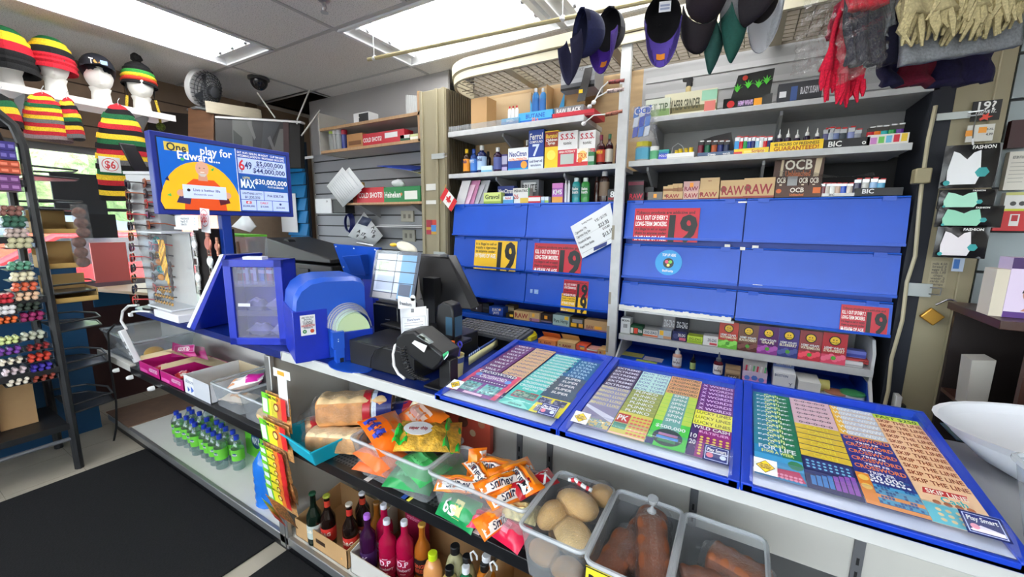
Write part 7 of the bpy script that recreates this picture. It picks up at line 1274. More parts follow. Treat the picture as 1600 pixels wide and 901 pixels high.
def head(x,y,h,lab,X=XH-.14):
 p=at(x,y,X=X);t=thing('mannequin_head',lab,'mannequin head',(p.x,p.y,2.2405),'white foam heads on the hat shelf',rot=(0,0,math.radians(-12)))
 m_=M().lathe([(.075,0),(.07,.012),(.05,.035),(.046,.09),(.055,.115)],HW,n=18)
 st=len(m_.v);m_.ball((.012,0,.20),(.088,.072,.105),HW,22)
 for i in range(st,len(m_.v)):
  v=m_.v[i]
  if v.x>.05:
   n_=math.exp(-((v.y)/.012)**2)*math.exp(-((v.z-.185)/.025)**2)*.022;c_=math.exp(-(v.y/.03)**2)*math.exp(-((v.z-.125)/.02)**2)*.014;e_=sum(math.exp(-((v.y-s*.028)/.014)**2)*math.exp(-((v.z-.205)/.014)**2) for s in(-1,1))*-.012
   m_.v[i]=v+Vector((n_+c_+e_,0,0))
 m_.build('foam_head',t,local=True);return t
def bands(t,name,cols,r=.086,z0=.20,top=.34,slump=0,c=(.0,0),nx=20,rz_=1.0):
 m_=M();n=len(cols)
 for k,col in enumerate(cols):
  def f(u,v,k=k):
   w_=(k+v)/n;a=u*2*math.pi;rr=(r+.004*math.sin(w_*40))*math.sqrt(max(0,1-(w_)**2.6))+.002;return(c[0]+rr*math.cos(a)*1.12-slump*w_,c[1]+rr*math.sin(a),z0+(top-z0)*w_)
  m_.grid(f,nx,3,mat(col,.9,kind='noise',s=160,a=.25,bump=.6))
 m_.build(name,t,local=True);return t
h1=head(18,128,.3,'white foam head under a tall green, yellow, red and black knit hat, far left');bands(h1,'knit_hat',[RG[3],RG[3],RG[2],RG[1],RG[0]],r=.12,z0=.09,top=.35)
h2=head(88,138,.3,'white foam head with a striped knit hat bearing a black and white face print');bands(h2,'knit_hat',[RG[2],RG[2],RG[3],RG[1],RG[0]],r=.105,z0=.155,top=.36)
M().art((.112,-.04,.17),(0,1,0),(-.35,0,1),.09,.10,[('c',.5,.5,.48,(30,30,32),24),('c',.5,.52,.3,(215,215,215),20),('c',.36,.6,.05,(30,30,32),8),('c',.62,.6,.05,(30,30,32),8),('p',[(.36,.42),(.64,.42),(.5,.34)],(60,60,60)),('p',[(.1,.5),(.25,.9),(.8,.95),(.92,.4),(.72,.75),(.3,.78)],(215,215,215))],off=.002).build('printed_patch',h2,local=True)
h3=head(158,148,.3,'white foam head wearing a dark baseball cap with pale embroidery');m_=M().ball((0,0,.235),(.098,.088,.095),mat((24,26,38),.8),20).add([(.06+.10*math.cos(a)*1.0,.085*math.sin(a),.235-.02*abs(math.sin(a))) for a in[(-80+16*k)*math.pi/180 for k in range(11)]]+[(.05,.085*math.sin(a),.24) for a in[(-80+16*k)*math.pi/180 for k in range(11)]],[(i,i+1,12+i,11+i) for i in range(10)],mat((20,22,32),.8));m_.build('baseball_cap',h3,local=True)
M().art((.098,-.05,.235),(0,1,0),(-.4,0,1),.10,.05,[('t','T',.2,.5,.9,.2,(225,225,225)),('c',.45,.5,.3,(190,140,70),14),('r',.62,.2,.95,.8,(150,175,210))],off=.003).build('embroidery',h3,local=True)
h4=head(222,162,.3,'white foam head in a black ear-flap hat with rasta band and braided cords');bands(h4,'knit_hat',[RG[3],(225,60,40),RG[1],(60,160,70),RG[3],RG[3],RG[3]],r=.095,z0=.185,top=.35)
M().ball((-.0,0,.375),(.032,.032,.03),mat((28,26,28),.9,kind='noise',s=90,a=.8,bump=1,bd=.02),14).wob(.008,60).build('pompom',h4,local=True)
for s in(-1,1):
 m_=M().grid(lambda u,v:(.03-.05*u,s*(.082-.012*v),.20-.10*v*(1-abs(2*u-1)**2)),6,5,mat((24,22,24),.9));m_.tube([(.01,s*.075,.11),(.015,s*.085,.03),(.02,s*.085,-.05)],.008,mat((190,160,40),.8,kind='noise',s=200,a=.9),8).ball((.02,s*.085,-.07),(.028,.028,.028),mat((80,95,30),.9,kind='noise',s=120,a=.9),12);m_.build('ear_flap',h4,local=True)
def beanie(x0,y0,x1,y1,lab,cols,X=XH+.03):
 a_,b_=at(x0,y1,X=X),at(x1,y0,X=X);w_,h_=(b_.y-a_.y),b_.z-a_.z;t=thing('knit_beanie',lab,'hat',(X,(a_.y+b_.y)/2,a_.z),'striped knit beanies hanging under the hat shelf');n=len(cols)
 m_=M()
 for k,col in enumerate(cols):
  m_.grid(lambda u,v,k=k:(.055*math.sin(u*6.2832)*(1-((k+v)/n)**3),w_/2*math.cos(u*6.2832)*math.sqrt(max(0,1-((k+v)/n)**2.4))+.004*math.sin(k*3),(k+v)/n*h_+.006*math.sin(u*12.6)),20,2,mat(col,.95,kind='noise',s=190,a=.25,bump=.6))
 m_.build('knit_body',t,local=True);M().tube([(0,0,h_-.01),(0,0,h_+.02),(.0,.01,h_+.04)],.002,mat((200,200,200)),5).build('hanger',t,local=True);return t
K_,G_,Y_,R_,D_=(24,22,24),(30,100,60),(240,200,50),(195,40,50),(110,110,110)
beanie(-20,152,30,196,'green, yellow and red beanie cut by the left edge of the picture',[K_,R_,Y_,G_,K_])
beanie(38,152,104,214,'striped beanie with many thin red, yellow and grey bands',[(150,130,130),R_,Y_,R_,D_,Y_,R_,Y_,G_,R_,Y_,R_])
beanie(94,156,124,214,'narrow striped beanie seen edge on beside the many banded one',[D_,R_,Y_,K_,G_,Y_,R_,K_,Y_,R_])
beanie(156,172,232,312,'large striped beanie with a red knob, hanging above the sunglasses',[K_,Y_,K_,R_,Y_,G_,K_,D_,Y_,R_,K_,G_,Y_,K_,R_,Y_,G_,K_,R_])
a_=at(172,258,X=XH+.12);t=thing('price_card','white hang card with a red ringed 6 below the large beanie','sign',tuple(a_))
M().box(0,.003,-.05,.05,-.045,.05,mat((228,228,225))).art((.003,-.05,-.045),(0,1,0),(0,0,1),.10,.095,[('c',.5,.5,.42,(205,60,60),28),('c',.5,.5,.38,(230,230,228),28),('t','$6',.5,.52,.5,.5,(205,40,45))],off=.0006).build('card',t,local=True)
a_,b_=at(190,268,X=XH+.16),at(222,228,X=XH+.16);tag(M().hexa([(a_.x,a_.y+.06,a_.z),(a_.x,b_.y+.02,a_.z),(a_.x+.02,b_.y+.02,a_.z),(a_.x+.02,a_.y+.06,a_.z),(a_.x,a_.y,b_.z),(a_.x,b_.y-.04,b_.z),(a_.x+.02,b_.y-.04,b_.z),(a_.x+.02,a_.y,b_.z)],mat((28,26,32),.2)).build('glasses_case',bevel=.006),'slanted black glossy glasses case hanging in front of the large beanie','case')
Q=[atd(231,206,3.3),atd(296,215,3.3),atd(296,178,3.3),atd(231,172,3.3)];tag(quad3(Q,(-.05,.1,0),mat((40,34,32),.6)).build('dark_cabinet'),'dark open cabinet corner between the hats and the brown board','cabinet')
Q=[atd(294,230,3.15),atd(334,232,3.15),atd(334,176,3.15),atd(294,168,3.15)];tag(quad3(Q,(-.35,.3,0),mat((112,78,54),.5,kind='wood',s=6,sc=(1,1,5),a=.15)).build('brown_cabinet'),'brown wooden cabinet side under the fan','cabinet')
Q=[atd(322,175,3.1),atd(405,186,3.4),atd(403,170,3.4),atd(320,157,3.1)];tag(quad3(Q,(-.02,.035,0),mat((214,204,180),.6,kind='wood',s=8,sc=(1,1,8),a=.06)).build('cream_board'),'cream painted wooden board on top of the security screen','board')
t=thing('table_fan','grey and white round table fan tilted towards the ceiling','fan',tuple(atd(324,170,3.2)),rot=(0,0,0))
T_=Matrix.Translation((0,0,.15))@Vector((.80,.38,-.30)).to_track_quat('Z','Y').to_matrix().to_4x4()@Matrix.Scale(.86,4)
M().lathe([(.165,-.05),(.17,-.02),(.168,-.0),(.155,.0),(.155,-.04)],mat((226,226,226),.4),T=T_,n=32).build('front_ring',t,local=True)
for k in range(6):M().tube([(r_*math.cos(a),r_*math.sin(a),z_) for a in[q*.2618 for q in range(24)] for r_,z_ in((.15-.022*k,.03+.012*k),)],.003,mat((60,62,66),.4),5,close=True,T=T_).build('grille_ring',t,local=True)
m_=M()
for k in range(26):a=k*.2417;m_.tube([(.16*math.cos(a),.16*math.sin(a),-.01),(.14*math.cos(a),.14*math.sin(a),.05),(.04*math.cos(a),.04*math.sin(a),.09)],.0028,mat((48,50,54),.4),5,T=T_)
m_.build('rear_grille',t,local=True);LAST[0]['kind']='stuff'
M().lathe([(.05,.06),(.05,.10),(.03,.115)],mat((70,72,76),.4),T=T_,n=20).build('motor_housing',t,local=True)
M().lathe([(.12,-.004),(.12,.02)],mat((30,32,36),.5),T=T_,n=24).build('blade_disc',t,local=True) if 0 else[M().hexa([(.02,-.01,0),(.13,-.045,.0),(.13,.03,.02),(.02,.01,.01),(.02,-.01,.003),(.13,-.045,.003),(.13,.03,.023),(.02,.01,.013)],mat((70,74,80),.4),T=T_@rz(120*k)).build('fan_blade',t,local=True) for k in range(3)]
M().prism([(-.09,-.02),(-.03,-.02),(-.0,.06),(.01,.15),(-.01,.19),(-.05,.19),(-.06,.10)],'y',-.02,.02,mat((125,128,132),.4)).build('stand',t,local=True);M().box(-.14,.02,-.09,.09,-.02,-.0,mat((125,128,132),.4)).build('base',t,local=True,bevel=.008)
def D3(*a):return atd(*a)
Q=[D3(338,262,3.05),D3(470,262,3.3),D3(468,190,3.3),D3(336,182,3.05)];t=thing('security_screen','black framed wall screen showing a camera view of the shop','screen',tuple(Q[0]));l0=t.location
quad3([q-l0 for q in Q],(-.02,.05,0),mat((9,9,10),.8)).build('screen_frame',t,local=True);u_,v_=Q[1]-Q[0],Q[3]-Q[0]
quad3([q-l0 for q in(D3(336,184,3.04),D3(470,192,3.29),D3(470,189,3.29),D3(336,181,3.04))],(-.02,.05,0),mat((205,205,205))).build('top_edge',t,local=True)
cctv=[('r',0,0,1,1,(20,20,22)),('r',.19,.05,.86,1.0,(70,72,76)),('p',[(.19,.5),(.19,1),(.42,1),(.5,.6),(.36,.1),(.19,.05)],(160,165,158)),('p',[(.2,.3),(.2,.75),(.3,.6),(.3,.25)],(40,60,50)),('p',[(.42,.1),(.42,1),(.64,1),(.56,.4)],(50,54,60)),('p',[(.56,1),(.78,1),(.62,.45),(.5,.1)],(90,96,108)),('p',[(.62,.1),(.75,.8),(.80,.8),(.80,.05)],(175,175,172)),('r',.79,.05,.86,1,(120,80,84)),('r',.45,.15,.56,.4,(120,100,96)),('p',[(.36,.9),(.40,.95),(.46,.6),(.44,.55)],(190,192,190)),('p',[(.60,.6),(.63,.65),(.70,.3),(.68,.25)],(180,182,185))]
M().art((0,0,0),u_,v_,u_.length,v_.length,[tuple((tuple(int(v*.45) for v in q) if isinstance(q,tuple) and len(q)==3 and i_>1 and not isinstance(q[0],tuple) else q) for i_,q in enumerate(it)) for it in cctv],off=.003).build('screen',t,local=True);M().ball(tuple(D3(464,193,3.27)-l0),.006,mat('white'),8).build('power_light',t,local=True)
for i,pp in enumerate((((402,145),(430,184)),((484,140),(464,188)),((500,172),(471,212)))):tag(M().tube([atd(*pp[0],3.3),atd(*pp[1],3.25)],.006,mat((190,188,182),.4),6).build('support_rod'),'thin pale rod bracing the security screen, %s'%('left one','upper right one','lower right one')[i],'rod')
m_=M();bp=mat((22,120,180),.4)
for i in range(9):m_.hexa([(-4.2,2.49,1.1+i*.128),(-3.88,2.49,1.1+i*.128),(-3.88,2.52,1.1+i*.128),(-4.2,2.52,1.1+i*.128),(-4.2,2.52,1.222+i*.128),(-3.88,2.52,1.222+i*.128),(-3.88,2.53,1.222+i*.128),(-4.2,2.53,1.222+i*.128)],bp)
m_.box(-4.2,-3.87,2.53,2.55,.0,2.28,(20,40,60));tag(m_.build('blue_slat_panel'),'bright blue slatted display panel between the screens and the grey slatted wall','panel')
for i,(r,Y) in enumerate((((441,302,461,362),2.482),((463,243,489,250),2.482))):
 a_,b_=at(r[0],r[3],Y=Y),at(r[2],r[1],Y=Y);tag(M().box(a_.x,b_.x,Y,Y+.004,a_.z,b_.z,mat((228,230,232))).build('pale_sheet'),('white notice sheet taped to the blue slatted panel','white strip of paper at the top of the blue slatted panel')[i],'paper')  # the upper piece is a light strip, made as unlit white
wd=mat((178,142,104),.55,kind='wood',s=7,sc=(8,1,1),a=.12);wg=mat((196,192,184),.6)
t=thing('shelf_unit','wood edged double shelf on the grey slatted wall left of the beige post','shelf',(-2.74,2.32,2.1));S7=px(470,140,3.465)
for z in(2.115,2.305):M().box(-3.32,-2.145,2.335,2.6,z-.018,z,wg).build('board',t);M().box(-3.32,-2.145,2.32,2.335,z-.02,z+.002,wd).build('wooden_edge',t)
M().box(-3.335,-3.32,2.32,2.6,2.09,2.44,wg).build('side_panel',t);M().box(-2.165,-2.145,2.32,2.34,2.1,2.45,wd).build('side_post',t)
t=thing('wall_shelf','narrow wooden shelf holding red and green cartons on the grey slatted wall','shelf',(-2.58,2.32,1.64));M().box(-3.03,-2.14,2.32,2.59,1.645,1.662,wd).build('board',t)
for x in(-2.9,-2.3):M().prism([(2.59,1.54),(2.59,1.645),(2.36,1.645)],'x',x-.006,x+.006,greym).build('bracket',t)
GW='goods on the slatted wall shelves';z1=2.118
for i,(x,c_) in enumerate(((157,(190,210,90)),(177,(225,225,225)),(197,(215,215,220)),(225,(190,40,70)))):bottle(S7,x,208+2*i,302,22,2.36,z1,mat((225,232,232),.1,kind='clear',haze=.3) if i<3 else(60,70,140),c_,'small %s bottle at the left of the double shelf'%['yellow-green capped','white capped','silver capped','blue and red'][i],GW,kind='jar',n=10)
def sc_(r,col,art,lab,zb,d=.1,Y=2.35,**k):return carton(S7,r,Y,d,zb,col,art,lab,'box',GW,**k)
sc_((250,238,335,300),(176,128,80),pa((178,130,82),[(.2,.5,(120,80,50),.1,.9)]),'small brown carton on the double shelf',z1)
sc_((336,226,560,292),(190,36,52),pa((192,38,54),[(.45,.85,(225,225,225),.55,.85)],[('COLD SHOTS!',.5,.35,'white',.24,.46)]),'long red beverage carton on the double shelf',z1)
sc_((538,245,592,270),(40,40,40),pa((220,220,215),[(0,.5,(40,90,60))]),'small green and white box right of the long red carton',z1);sc_((588,240,634,268),(205,215,150),pa((208,218,155),[(.2,.6,(235,235,220))]),'pale lime box at the right end of the double shelf',z1)
sc_((286,124,368,170),(225,225,225),pa((228,228,228),[(.1,.9,(30,30,32),.35,.98)],[('--',.65,.5,'white',.3,.4)]),'small white and black carton on top of the double shelf',2.308)
for i,x in enumerate(range(568,625,11)):sc_((x,28+i,x+10,128),(190,192,190),None,'%s grey binder standing on top of the double shelf'%['first','second','third','fourth','fifth','sixth'][i],2.308,name='binder')
sc_((290,530,450,600),(195,36,50),pa((198,38,52),[],[('COLD SHOTS!',.5,.35,'white',.55,.8)]),'red beverage carton on the narrow wooden shelf',1.664);sc_((450,524,648,602),(20,120,62),pa((22,122,64),[(.15,.7,(225,228,220),.58,.92)],[('Heineken',.5,.4,'white',.25,.45)],[(.49,.5,.12,(200,120,60),5)]),'green beer carton on the narrow wooden shelf',1.664)
bottle(S7,288,498,600,46,2.34,1.664,(120,50,40),(205,165,80),'brown jar with a gold lid at the left of the red carton',GW,kind='jar')
tag(M().ball((0,0,0),(.07,.04,.035),mat((228,230,232),.6),14).wob(.02,18).build('crumpled_paper',loc=(0,0,0),local=True),'crumpled white paper on the green beer carton','paper');bpy.data.objects['crumpled_paper'].location=at(*S7(528,508),Y=2.42)
def sheet(pts,Y,lab,items=None,col=(222,226,228),nm='paper_sheet',dy=0):
 Q=[at(*S7(*q),Y=Y) for q in pts];u_,v_=Q[1]-Q[0],Q[3]-Q[0];m_=M().add(Q,[(0,1,2,3)],mat(col))
 if items:m_.art(Q[0]+Vector((0,-.0012,0)),u_,v_,u_.length,v_.length,items,off=.0006)
 return tag(m_.build(nm,solid=.001),lab,'paper')
LN=[('r',.12,.12+.09*i,.88,.128+.09*i,(170,176,182)) for i in range(9)]
sheet([(140,522),(228,636),(330,545),(225,420)],2.30,'tilted white form hanging left of the narrow shelf, front one',LN);sheet([(180,500),(250,600),(345,525),(262,420)],2.315,'white form behind the front one, hanging left of the narrow shelf',LN)
sheet([(255,792),(398,842),(445,790),(342,662)],2.52,'tilted coupon sheet with dark figures on the lower slatted wall',[('r',.05,.55,.4,.85,(70,80,110))]+[('t',s,x,y,.12,.12,(40,40,44)) for s,x,y in(('A',.25,.3),('17',.45,.25),('A',.6,.6),('12',.7,.45),('B',.8,.3),('5',.55,.15),('9',.3,.12))])
m_=M()
for k in range(5):m_.box(-2.76+.02*k,-2.2+.015*k,2.36+.005*k,2.56,1.462+.004*k,1.465+.004*k,mat(((215,216,218),(190,190,192),(70,72,76),(205,205,205),(225,226,228))[k]))
tag(m_.build('newspaper_stack'),'flat pile of newspapers on a bracket low on the slatted wall','newspaper');
for k in range(5):tag(M().hexa([(-2.66+.05*k,2.36+.03*k,1.955-.006*k),(-2.28+.01*k,2.36+.02*k,1.90-.006*k),(-2.24,2.58,1.95-.006*k),(-2.6+.04*k,2.58,1.985-.006*k),(-2.66+.05*k,2.36+.03*k,1.959-.006*k),(-2.28+.01*k,2.36+.02*k,1.904-.006*k),(-2.24,2.58,1.954-.006*k),(-2.6+.04*k,2.58,1.989-.006*k)],mat(((40,70,170),(120,125,135),(210,212,215),(200,190,90),(225,226,228))[k])).build('magazine'),'%s magazine in the slanted pile on the slatted wall'%['blue','grey','white','yellow','off-white'][k],'magazine','slanted magazines on the wall')
p=at(*S7(252,722),Y=2.54);t=M()
for k in range(7):t.tube([(p.x+(.055+.004*k)*math.cos(a)*.8,2.54+.006*k,p.z+(.075+.004*k)*math.sin(a)) for a in[q*.3927 for q in range(16)]],.004,mat((34,44,120),.4),5,close=True)
tag(t.build('cable_coil'),'coil of dark blue cable hanging on the slatted wall','cable')
sc_((80,590,165,668),(215,216,218),pa((218,219,222),[],[('o',.85,.2,(40,40,44),.75,.1)]),'white box with a black side left of the hanging forms',at(*S7(120,668),Y=2.35).z,Y=2.35,d=.12);sc_((165,594,240,668),(24,24,26),None,'black box beside the white box on the slatted wall',at(*S7(120,668),Y=2.35).z,Y=2.36,d=.1)
for i,(x,y) in enumerate(((575,685),(583,790))):
 a_,b_=at(*S7(x-32,y+30),Y=2.58),at(*S7(x+32,y-30),Y=2.58);t=thing('wall_outlet','beige double wall outlet on the slatted wall, %s one'%('upper','lower')[i],'outlet',(a_.x,2.58,a_.z));M().box(0,b_.x-a_.x,0,.018,0,b_.z-a_.z,mat((170,166,150),.5)).build('cover_plate',t,local=True,bevel=.002)
 for j in(.3,.7):M().box((b_.x-a_.x)*j-.012,(b_.x-a_.x)*j+.012,-.003,.0,.03,(b_.z-a_.z)-.03,mat((120,116,104))).build('socket',t,local=True)
def onpost(r,Y,name,lab,cat,col,items=None,th=.004,c=S7):
 a_,b_=at(*c(r[0],r[3]),Y=Y),at(*c(r[2],r[1]),Y=Y);m_=M().box(a_.x,b_.x,Y-th,Y,a_.z,b_.z,mat(col,.5))
 if items:m_.art((a_.x,Y-th,a_.z),(1,0,0),(0,0,1),b_.x-a_.x,b_.z-a_.z,items,off=.0006)
 return tag(m_.build(name,bevel=.001),lab,cat)
onpost((683,705,748,782),2.299,'wall_sticker','maroon, yellow and blue sticker on the left beige post','sticker',(190,150,60),[('r',0,.5,.5,1,(150,30,50)),('r',.5,.5,1,1,(200,60,50)),('r',.4,.2,.8,.65,(60,130,200)),('r',0,0,.4,.3,(160,40,60))])
for i,r in enumerate(((680,508,742,546),(680,598,740,620))):onpost(r,2.299,'note_label','small white label on the left beige post, %s one'%('upper','lower')[i],'label',(215,214,208))
def hasp(r,Y,lab,c=S7):
 a_,b_=at(*c(r[0],r[3]),Y=Y),at(*c(r[2],r[1]),Y=Y);t=thing('hasp',lab,'hasp',(a_.x,Y,a_.z));w_,h_=b_.x-a_.x,b_.z-a_.z
 M().box(0,w_*.78,-.006,0,0,h_,mat((176,182,180),.4,.4)).build('hinged_plate',t,local=True,bevel=.001);M().tube([(w_*.7,-.008,h_*.25),(w_,-.02,h_*.25),(w_,-.02,h_*.75),(w_*.7,-.008,h_*.75)],.003,STEEL,6).build('staple',t,local=True)
hasp((710,340,800,378),2.286,'steel hasp on the left beige post');hasp((722,880,800,905),2.286,'steel hasp low on the left beige post beside the till monitor')
# --- sunglasses spinner on the counter
SPX,SPY=-2.95,.99
t=thing('sunglasses_spinner','tall white tapered sunglasses spinner on a black disc base','display stand',(SPX,SPY,ZT),rot=(0,0,math.radians(30)))
M().lathe([(.12,0),(.12,.012),(.05,.022)],BK,n=28).build('base_disc',t,local=True)
M().hexa([(-.062,-.062,.02),(.062,-.062,.02),(.062,.062,.02),(-.062,.062,.02),(-.082,-.082,.76),(.082,-.082,.76),(.082,.082,.76),(-.082,.082,.76)],mat((205,208,210),.4)).build('column',t,local=True,bevel=.006)
M().box(-.086,.086,-.086,.086,.76,.775,mat((215,217,220),.4)).build('top_cap',t,local=True)
lens=[(40,26,70),(110,60,30),(30,60,110),(150,40,50),(40,40,44),(60,50,44),(150,90,150),(90,50,30),(60,60,90),(30,26,30),(80,80,86),(120,30,40)]
for i in range(24):
 row,side=i//2,i%2;x,y=(200+.9*row*1.2,288+row*16.3) if side==0 else(226+row*1.6,286+row*16.3);p=at(x,y,Y=.86+.05*side)
 m_=M();col=mat(lens[(row*5+side*3)%12],.12);fr=mat([(30,26,30),(150,80,40),(60,44,40),(200,60,60)][(row+side)%4],.3)
 for s in(-1,1):m_.ball((s*.033,0,0),(.03,.006,.022),col,12).tube([(s*.033+.031*math.cos(a),-.002,.023*math.sin(a)) for a in[q*.6283 for q in range(10)]],.0026,fr,5,close=True)
 m_.tube([(-.006,0,.008),(.006,0,.008)],.003,fr,5).tube([(.063,0,.01),(.08,.06,.008),(.07,.11,-.004)],.0035,fr,6).box(-.07,-.045,-.012,-.011,-.028,.0,mat((225,225,220)))
 o=m_.build('sunglasses',loc=(0,0,0),local=True);o.location=p;o.rotation_euler=(0,0,math.radians(-25+12*side));tag(o,'%s pair of sunglasses on the spinner, %s column, row %s from the top'%('tinted',('left','right')[side],['one','two','three','four','five','six','seven','eight','nine','ten','eleven','twelve'][row]),'sunglasses','sunglasses on the spinner')
for i,(x0,y0,x1,y1,X,col,lab) in enumerate(((88,274,160,336,-4.40,(46,50,56),'dark grey board standing against the window'),(150,378,196,442,-4.38,(215,110,105),'faded red poster on the lower window'),(130,335,180,372,-4.2,(26,30,34),'dark bulky object below the grey board at the window'),(148,446,200,480,-4.3,(20,90,130),'blue panel low at the window'))):
 a_,b_=at(x0,y1,X=X),at(x1,y0,X=X);tag(M().box(X-.02,X,a_.y,b_.y,a_.z,b_.z,mat(col,.6)).build(['grey_board','wall_poster','dark_case','window_board'][i]),lab,['board','poster','case','panel'][i])
tag(M().prism([(-4.3,.95),(-3.15,1.28),(-3.15,1.42),(-4.3,1.75)],'z',.957,.977,mat((196,170,140),.5)).build('window_table'),'pale wooden table top between the rack and the counter','table')
# --- black cosmetics rack
RX=-3.38;RBK=mat((34,35,37),.45);t=thing('display_rack','tall black metal display rack of coloured tubes at the left edge','rack',(RX-.2,.1,0))
for X in(RX,RX-.42):M().tube([(X,.60,0),(X,.60,1.0),(X,.60,1.88),(X,.58,1.98),(X,.52,2.05),(X,.40,2.08)],.021,RBK,8).build('upright',t);M().tube([(X,-.75,0),(X,-.75,1.95)],.021,RBK,8).build('upright',t)
for z in(.30,.655,1.07,1.40,1.70):M().box(RX-.42,RX+.02,-.75,.585,z-.035,z,RBK).build('rack_shelf',t)
for z in(.20,):M().tube([(RX,-.75,z),(RX,.6,z)],.012,mat((120,122,126),.4,.5),8).build('foot_rail',t)
for z in(.40,.66,.90,1.12,1.60,1.78):
 pts=[(RX-.42,.62,z),(RX-.36,.76,z),(RX-.2,.82,z),(RX-.04,.80,z),(RX,.62,z)]
 M().tube(pts,.006,RBK,6).tube([(x,y,z_-.05) for x,y,z_ in pts],.006,RBK,6).prism([(x,y) for x,y,_ in pts],'z',z-.055,z-.05,mat((70,72,75),.3,.5)).build('side_basket',t)
c5_=px(0,400,3.755);c4_=px(0,210,4.29)
BINS=[(c4_,0,50,105,160,(70,60,140),'blue printed card packs',0),(c4_,0,180,140,255,(205,90,60),'orange-red boxes',0),(c4_,0,275,140,370,(120,70,130),'small foil topped pots',0),(c4_,0,480,155,540,(130,85,75),'copper',1),(c4_,20,550,175,620,(50,95,75),'dark green',1),(c4_,40,630,185,690,(190,170,160),'mottled',1),(c4_,50,690,220,765,(195,190,150),'cream',1),(c5_,50,30,185,85,(90,150,120),'mint',1),(c5_,65,90,205,150,(225,215,180),'ivory',1),(c5_,70,150,225,210,(215,95,60),'coral',1),(c5_,90,205,235,265,(225,185,150),'peach',1),(c5_,90,265,240,325,(50,60,50),'forest',1),(c5_,118,322,262,388,(140,35,85),'berry',1),(c5_,-30,215,78,285,(200,45,55),'crimson',1),(c5_,-30,285,92,350,(225,222,220),'white',1),(c5_,-20,350,108,402,(220,100,45),'orange',1),(c5_,120,435,268,500,(180,182,160),'silver ringed',1),(c5_,-10,465,115,525,(205,215,140),'pale lime',1),(c5_,-20,525,130,590,(115,60,150),'purple',1),(c5_,155,505,300,560,(150,45,45),'brick',1),(c5_,162,560,305,628,(200,62,44),'scarlet',1),(c5_,-10,590,145,650,(225,215,190),'bone',1),(c5_,180,620,310,685,(60,45,150),'royal violet',1),(c5_,10,645,165,710,(215,195,195),'pink rimmed',1),(c5_,185,680,335,745,(140,60,45),'rust',1),(c5_,40,705,180,770,(225,215,195),'beige',1)]
m_tr=M();tubes={}
for bi,(c,x0,y0,x1,y1,col,nm,rnd) in enumerate(BINS):
 a_,b_=at(*c(x0,y1),X=RX+.03),at(*c(x1,y0),X=RX+.03);w_,h_=b_.y-a_.y,b_.z-a_.z
 if w_<=0:continue
 M().box(RX-.14,RX+.03,a_.y-.003,b_.y+.003,a_.z-.004,a_.z-.001,mat((60,60,62))).box(RX-.14,RX+.034,b_.y+.001,b_.y+.004,a_.z,b_.z-.01,CLEAR).build('tray_divider',t)
 n=3 if rnd else 2
 for j in range(2 if rnd else 2):
  for k in range(n+(0 if j else 0)):
   r_=min(w_/n,h_/2)*.6;y=a_.y+(k+.5+.25*(j%2)*rnd)*w_/n*.92;z=a_.z+(j+.5)*h_/2
   if rnd:
    key=round(r_,3)
    m_=M().lathe([(r_,-.05),(r_,.0),(r_*.9,.004)],mat(col,.35),T=Matrix.Rotation(math.pi/2,4,'Y'),n=7).lathe([(r_*.55,.0045),(r_*.5,.006)],mat(tuple(min(255,v+28) for v in col),.4),T=Matrix.Rotation(math.pi/2,4,'Y'),n=7)
    o=m_.build('cosmetic_tube',loc=(0,0,0),local=True);o.location=(RX+.03,y,z)
   else:o=M().box(-.12,0,-w_/n*.46,w_/n*.46,0,h_/2*.94,mat(col,.4)).box(.0002,.001,-w_/n*.3,w_/n*.3,h_*.12,h_*.32,mat(tuple(min(255,v+60) for v in col))).build('cosmetic_box',loc=(0,0,0),local=True);o.location=(RX+.03,y,a_.z+j*h_/2)
   tag(o,'%s in the black rack, one of its own colour bundle'%(nm+' cosmetic tube' if rnd else nm),'cosmetic tube' if rnd else 'box','%s in the rack'%(nm+' tubes' if rnd else nm))
def kbox(c,r,X,lab,h=.0,col=(178,146,92)):
 a_,b_=at(*c(r[0],r[3]),X=X),at(*c(r[2],r[1]),X=X);m_=M().box(X-.22,X-.217,a_.y,b_.y,a_.z,b_.z,mat(col,.8)).box(X-.22,X,a_.y,b_.y,a_.z,a_.z+.003,mat(col,.8)).box(X-.003,X,a_.y,b_.y,a_.z,a_.z+(b_.z-a_.z)*.2,mat((196,160,90),.7)).box(X-.22,X,a_.y,a_.y+.003,a_.z,a_.z+(b_.z-a_.z)*.5,mat(col,.8)).box(X-.22,X,b_.y-.003,b_.y,a_.z,a_.z+(b_.z-a_.z)*.5,mat(col,.8))
 return tag(m_.build('cardboard_tray'),lab,'cardboard tray','open cardboard trays on the rack side')
kbox(c4_,(250,510,505,665),RX-.02,'open cardboard tray with a tall back on the rack side, upper one');kbox(c4_,(300,720,550,905),RX-.02,'open cardboard tray with a tan panel on the rack side, middle one');kbox(c5_,(310,110,560,285),RX-.02,'open cardboard tray with foil packs on the rack side, lower one')
for i in range(6):
 p=at(*c4_(530+14*(i%3),525+66*i),X=RX+.05);tag(M().ball((0,0,0),(.01,.03,.032),mat((110,66,50),.5,kind='noise',s=60,a=.5),12).grid(lambda u,v:(.012,lerp(-.035,.035,u),lerp(-.04,.05,v)),2,2,WRAP).build('spice_packet',loc=(0,0,0),local=True),'clear packet of brown spice hanging beside the cardboard trays','packet','brown spice packets beside the trays');bpy.context.view_layer.objects;COL.objects[-1].location=p
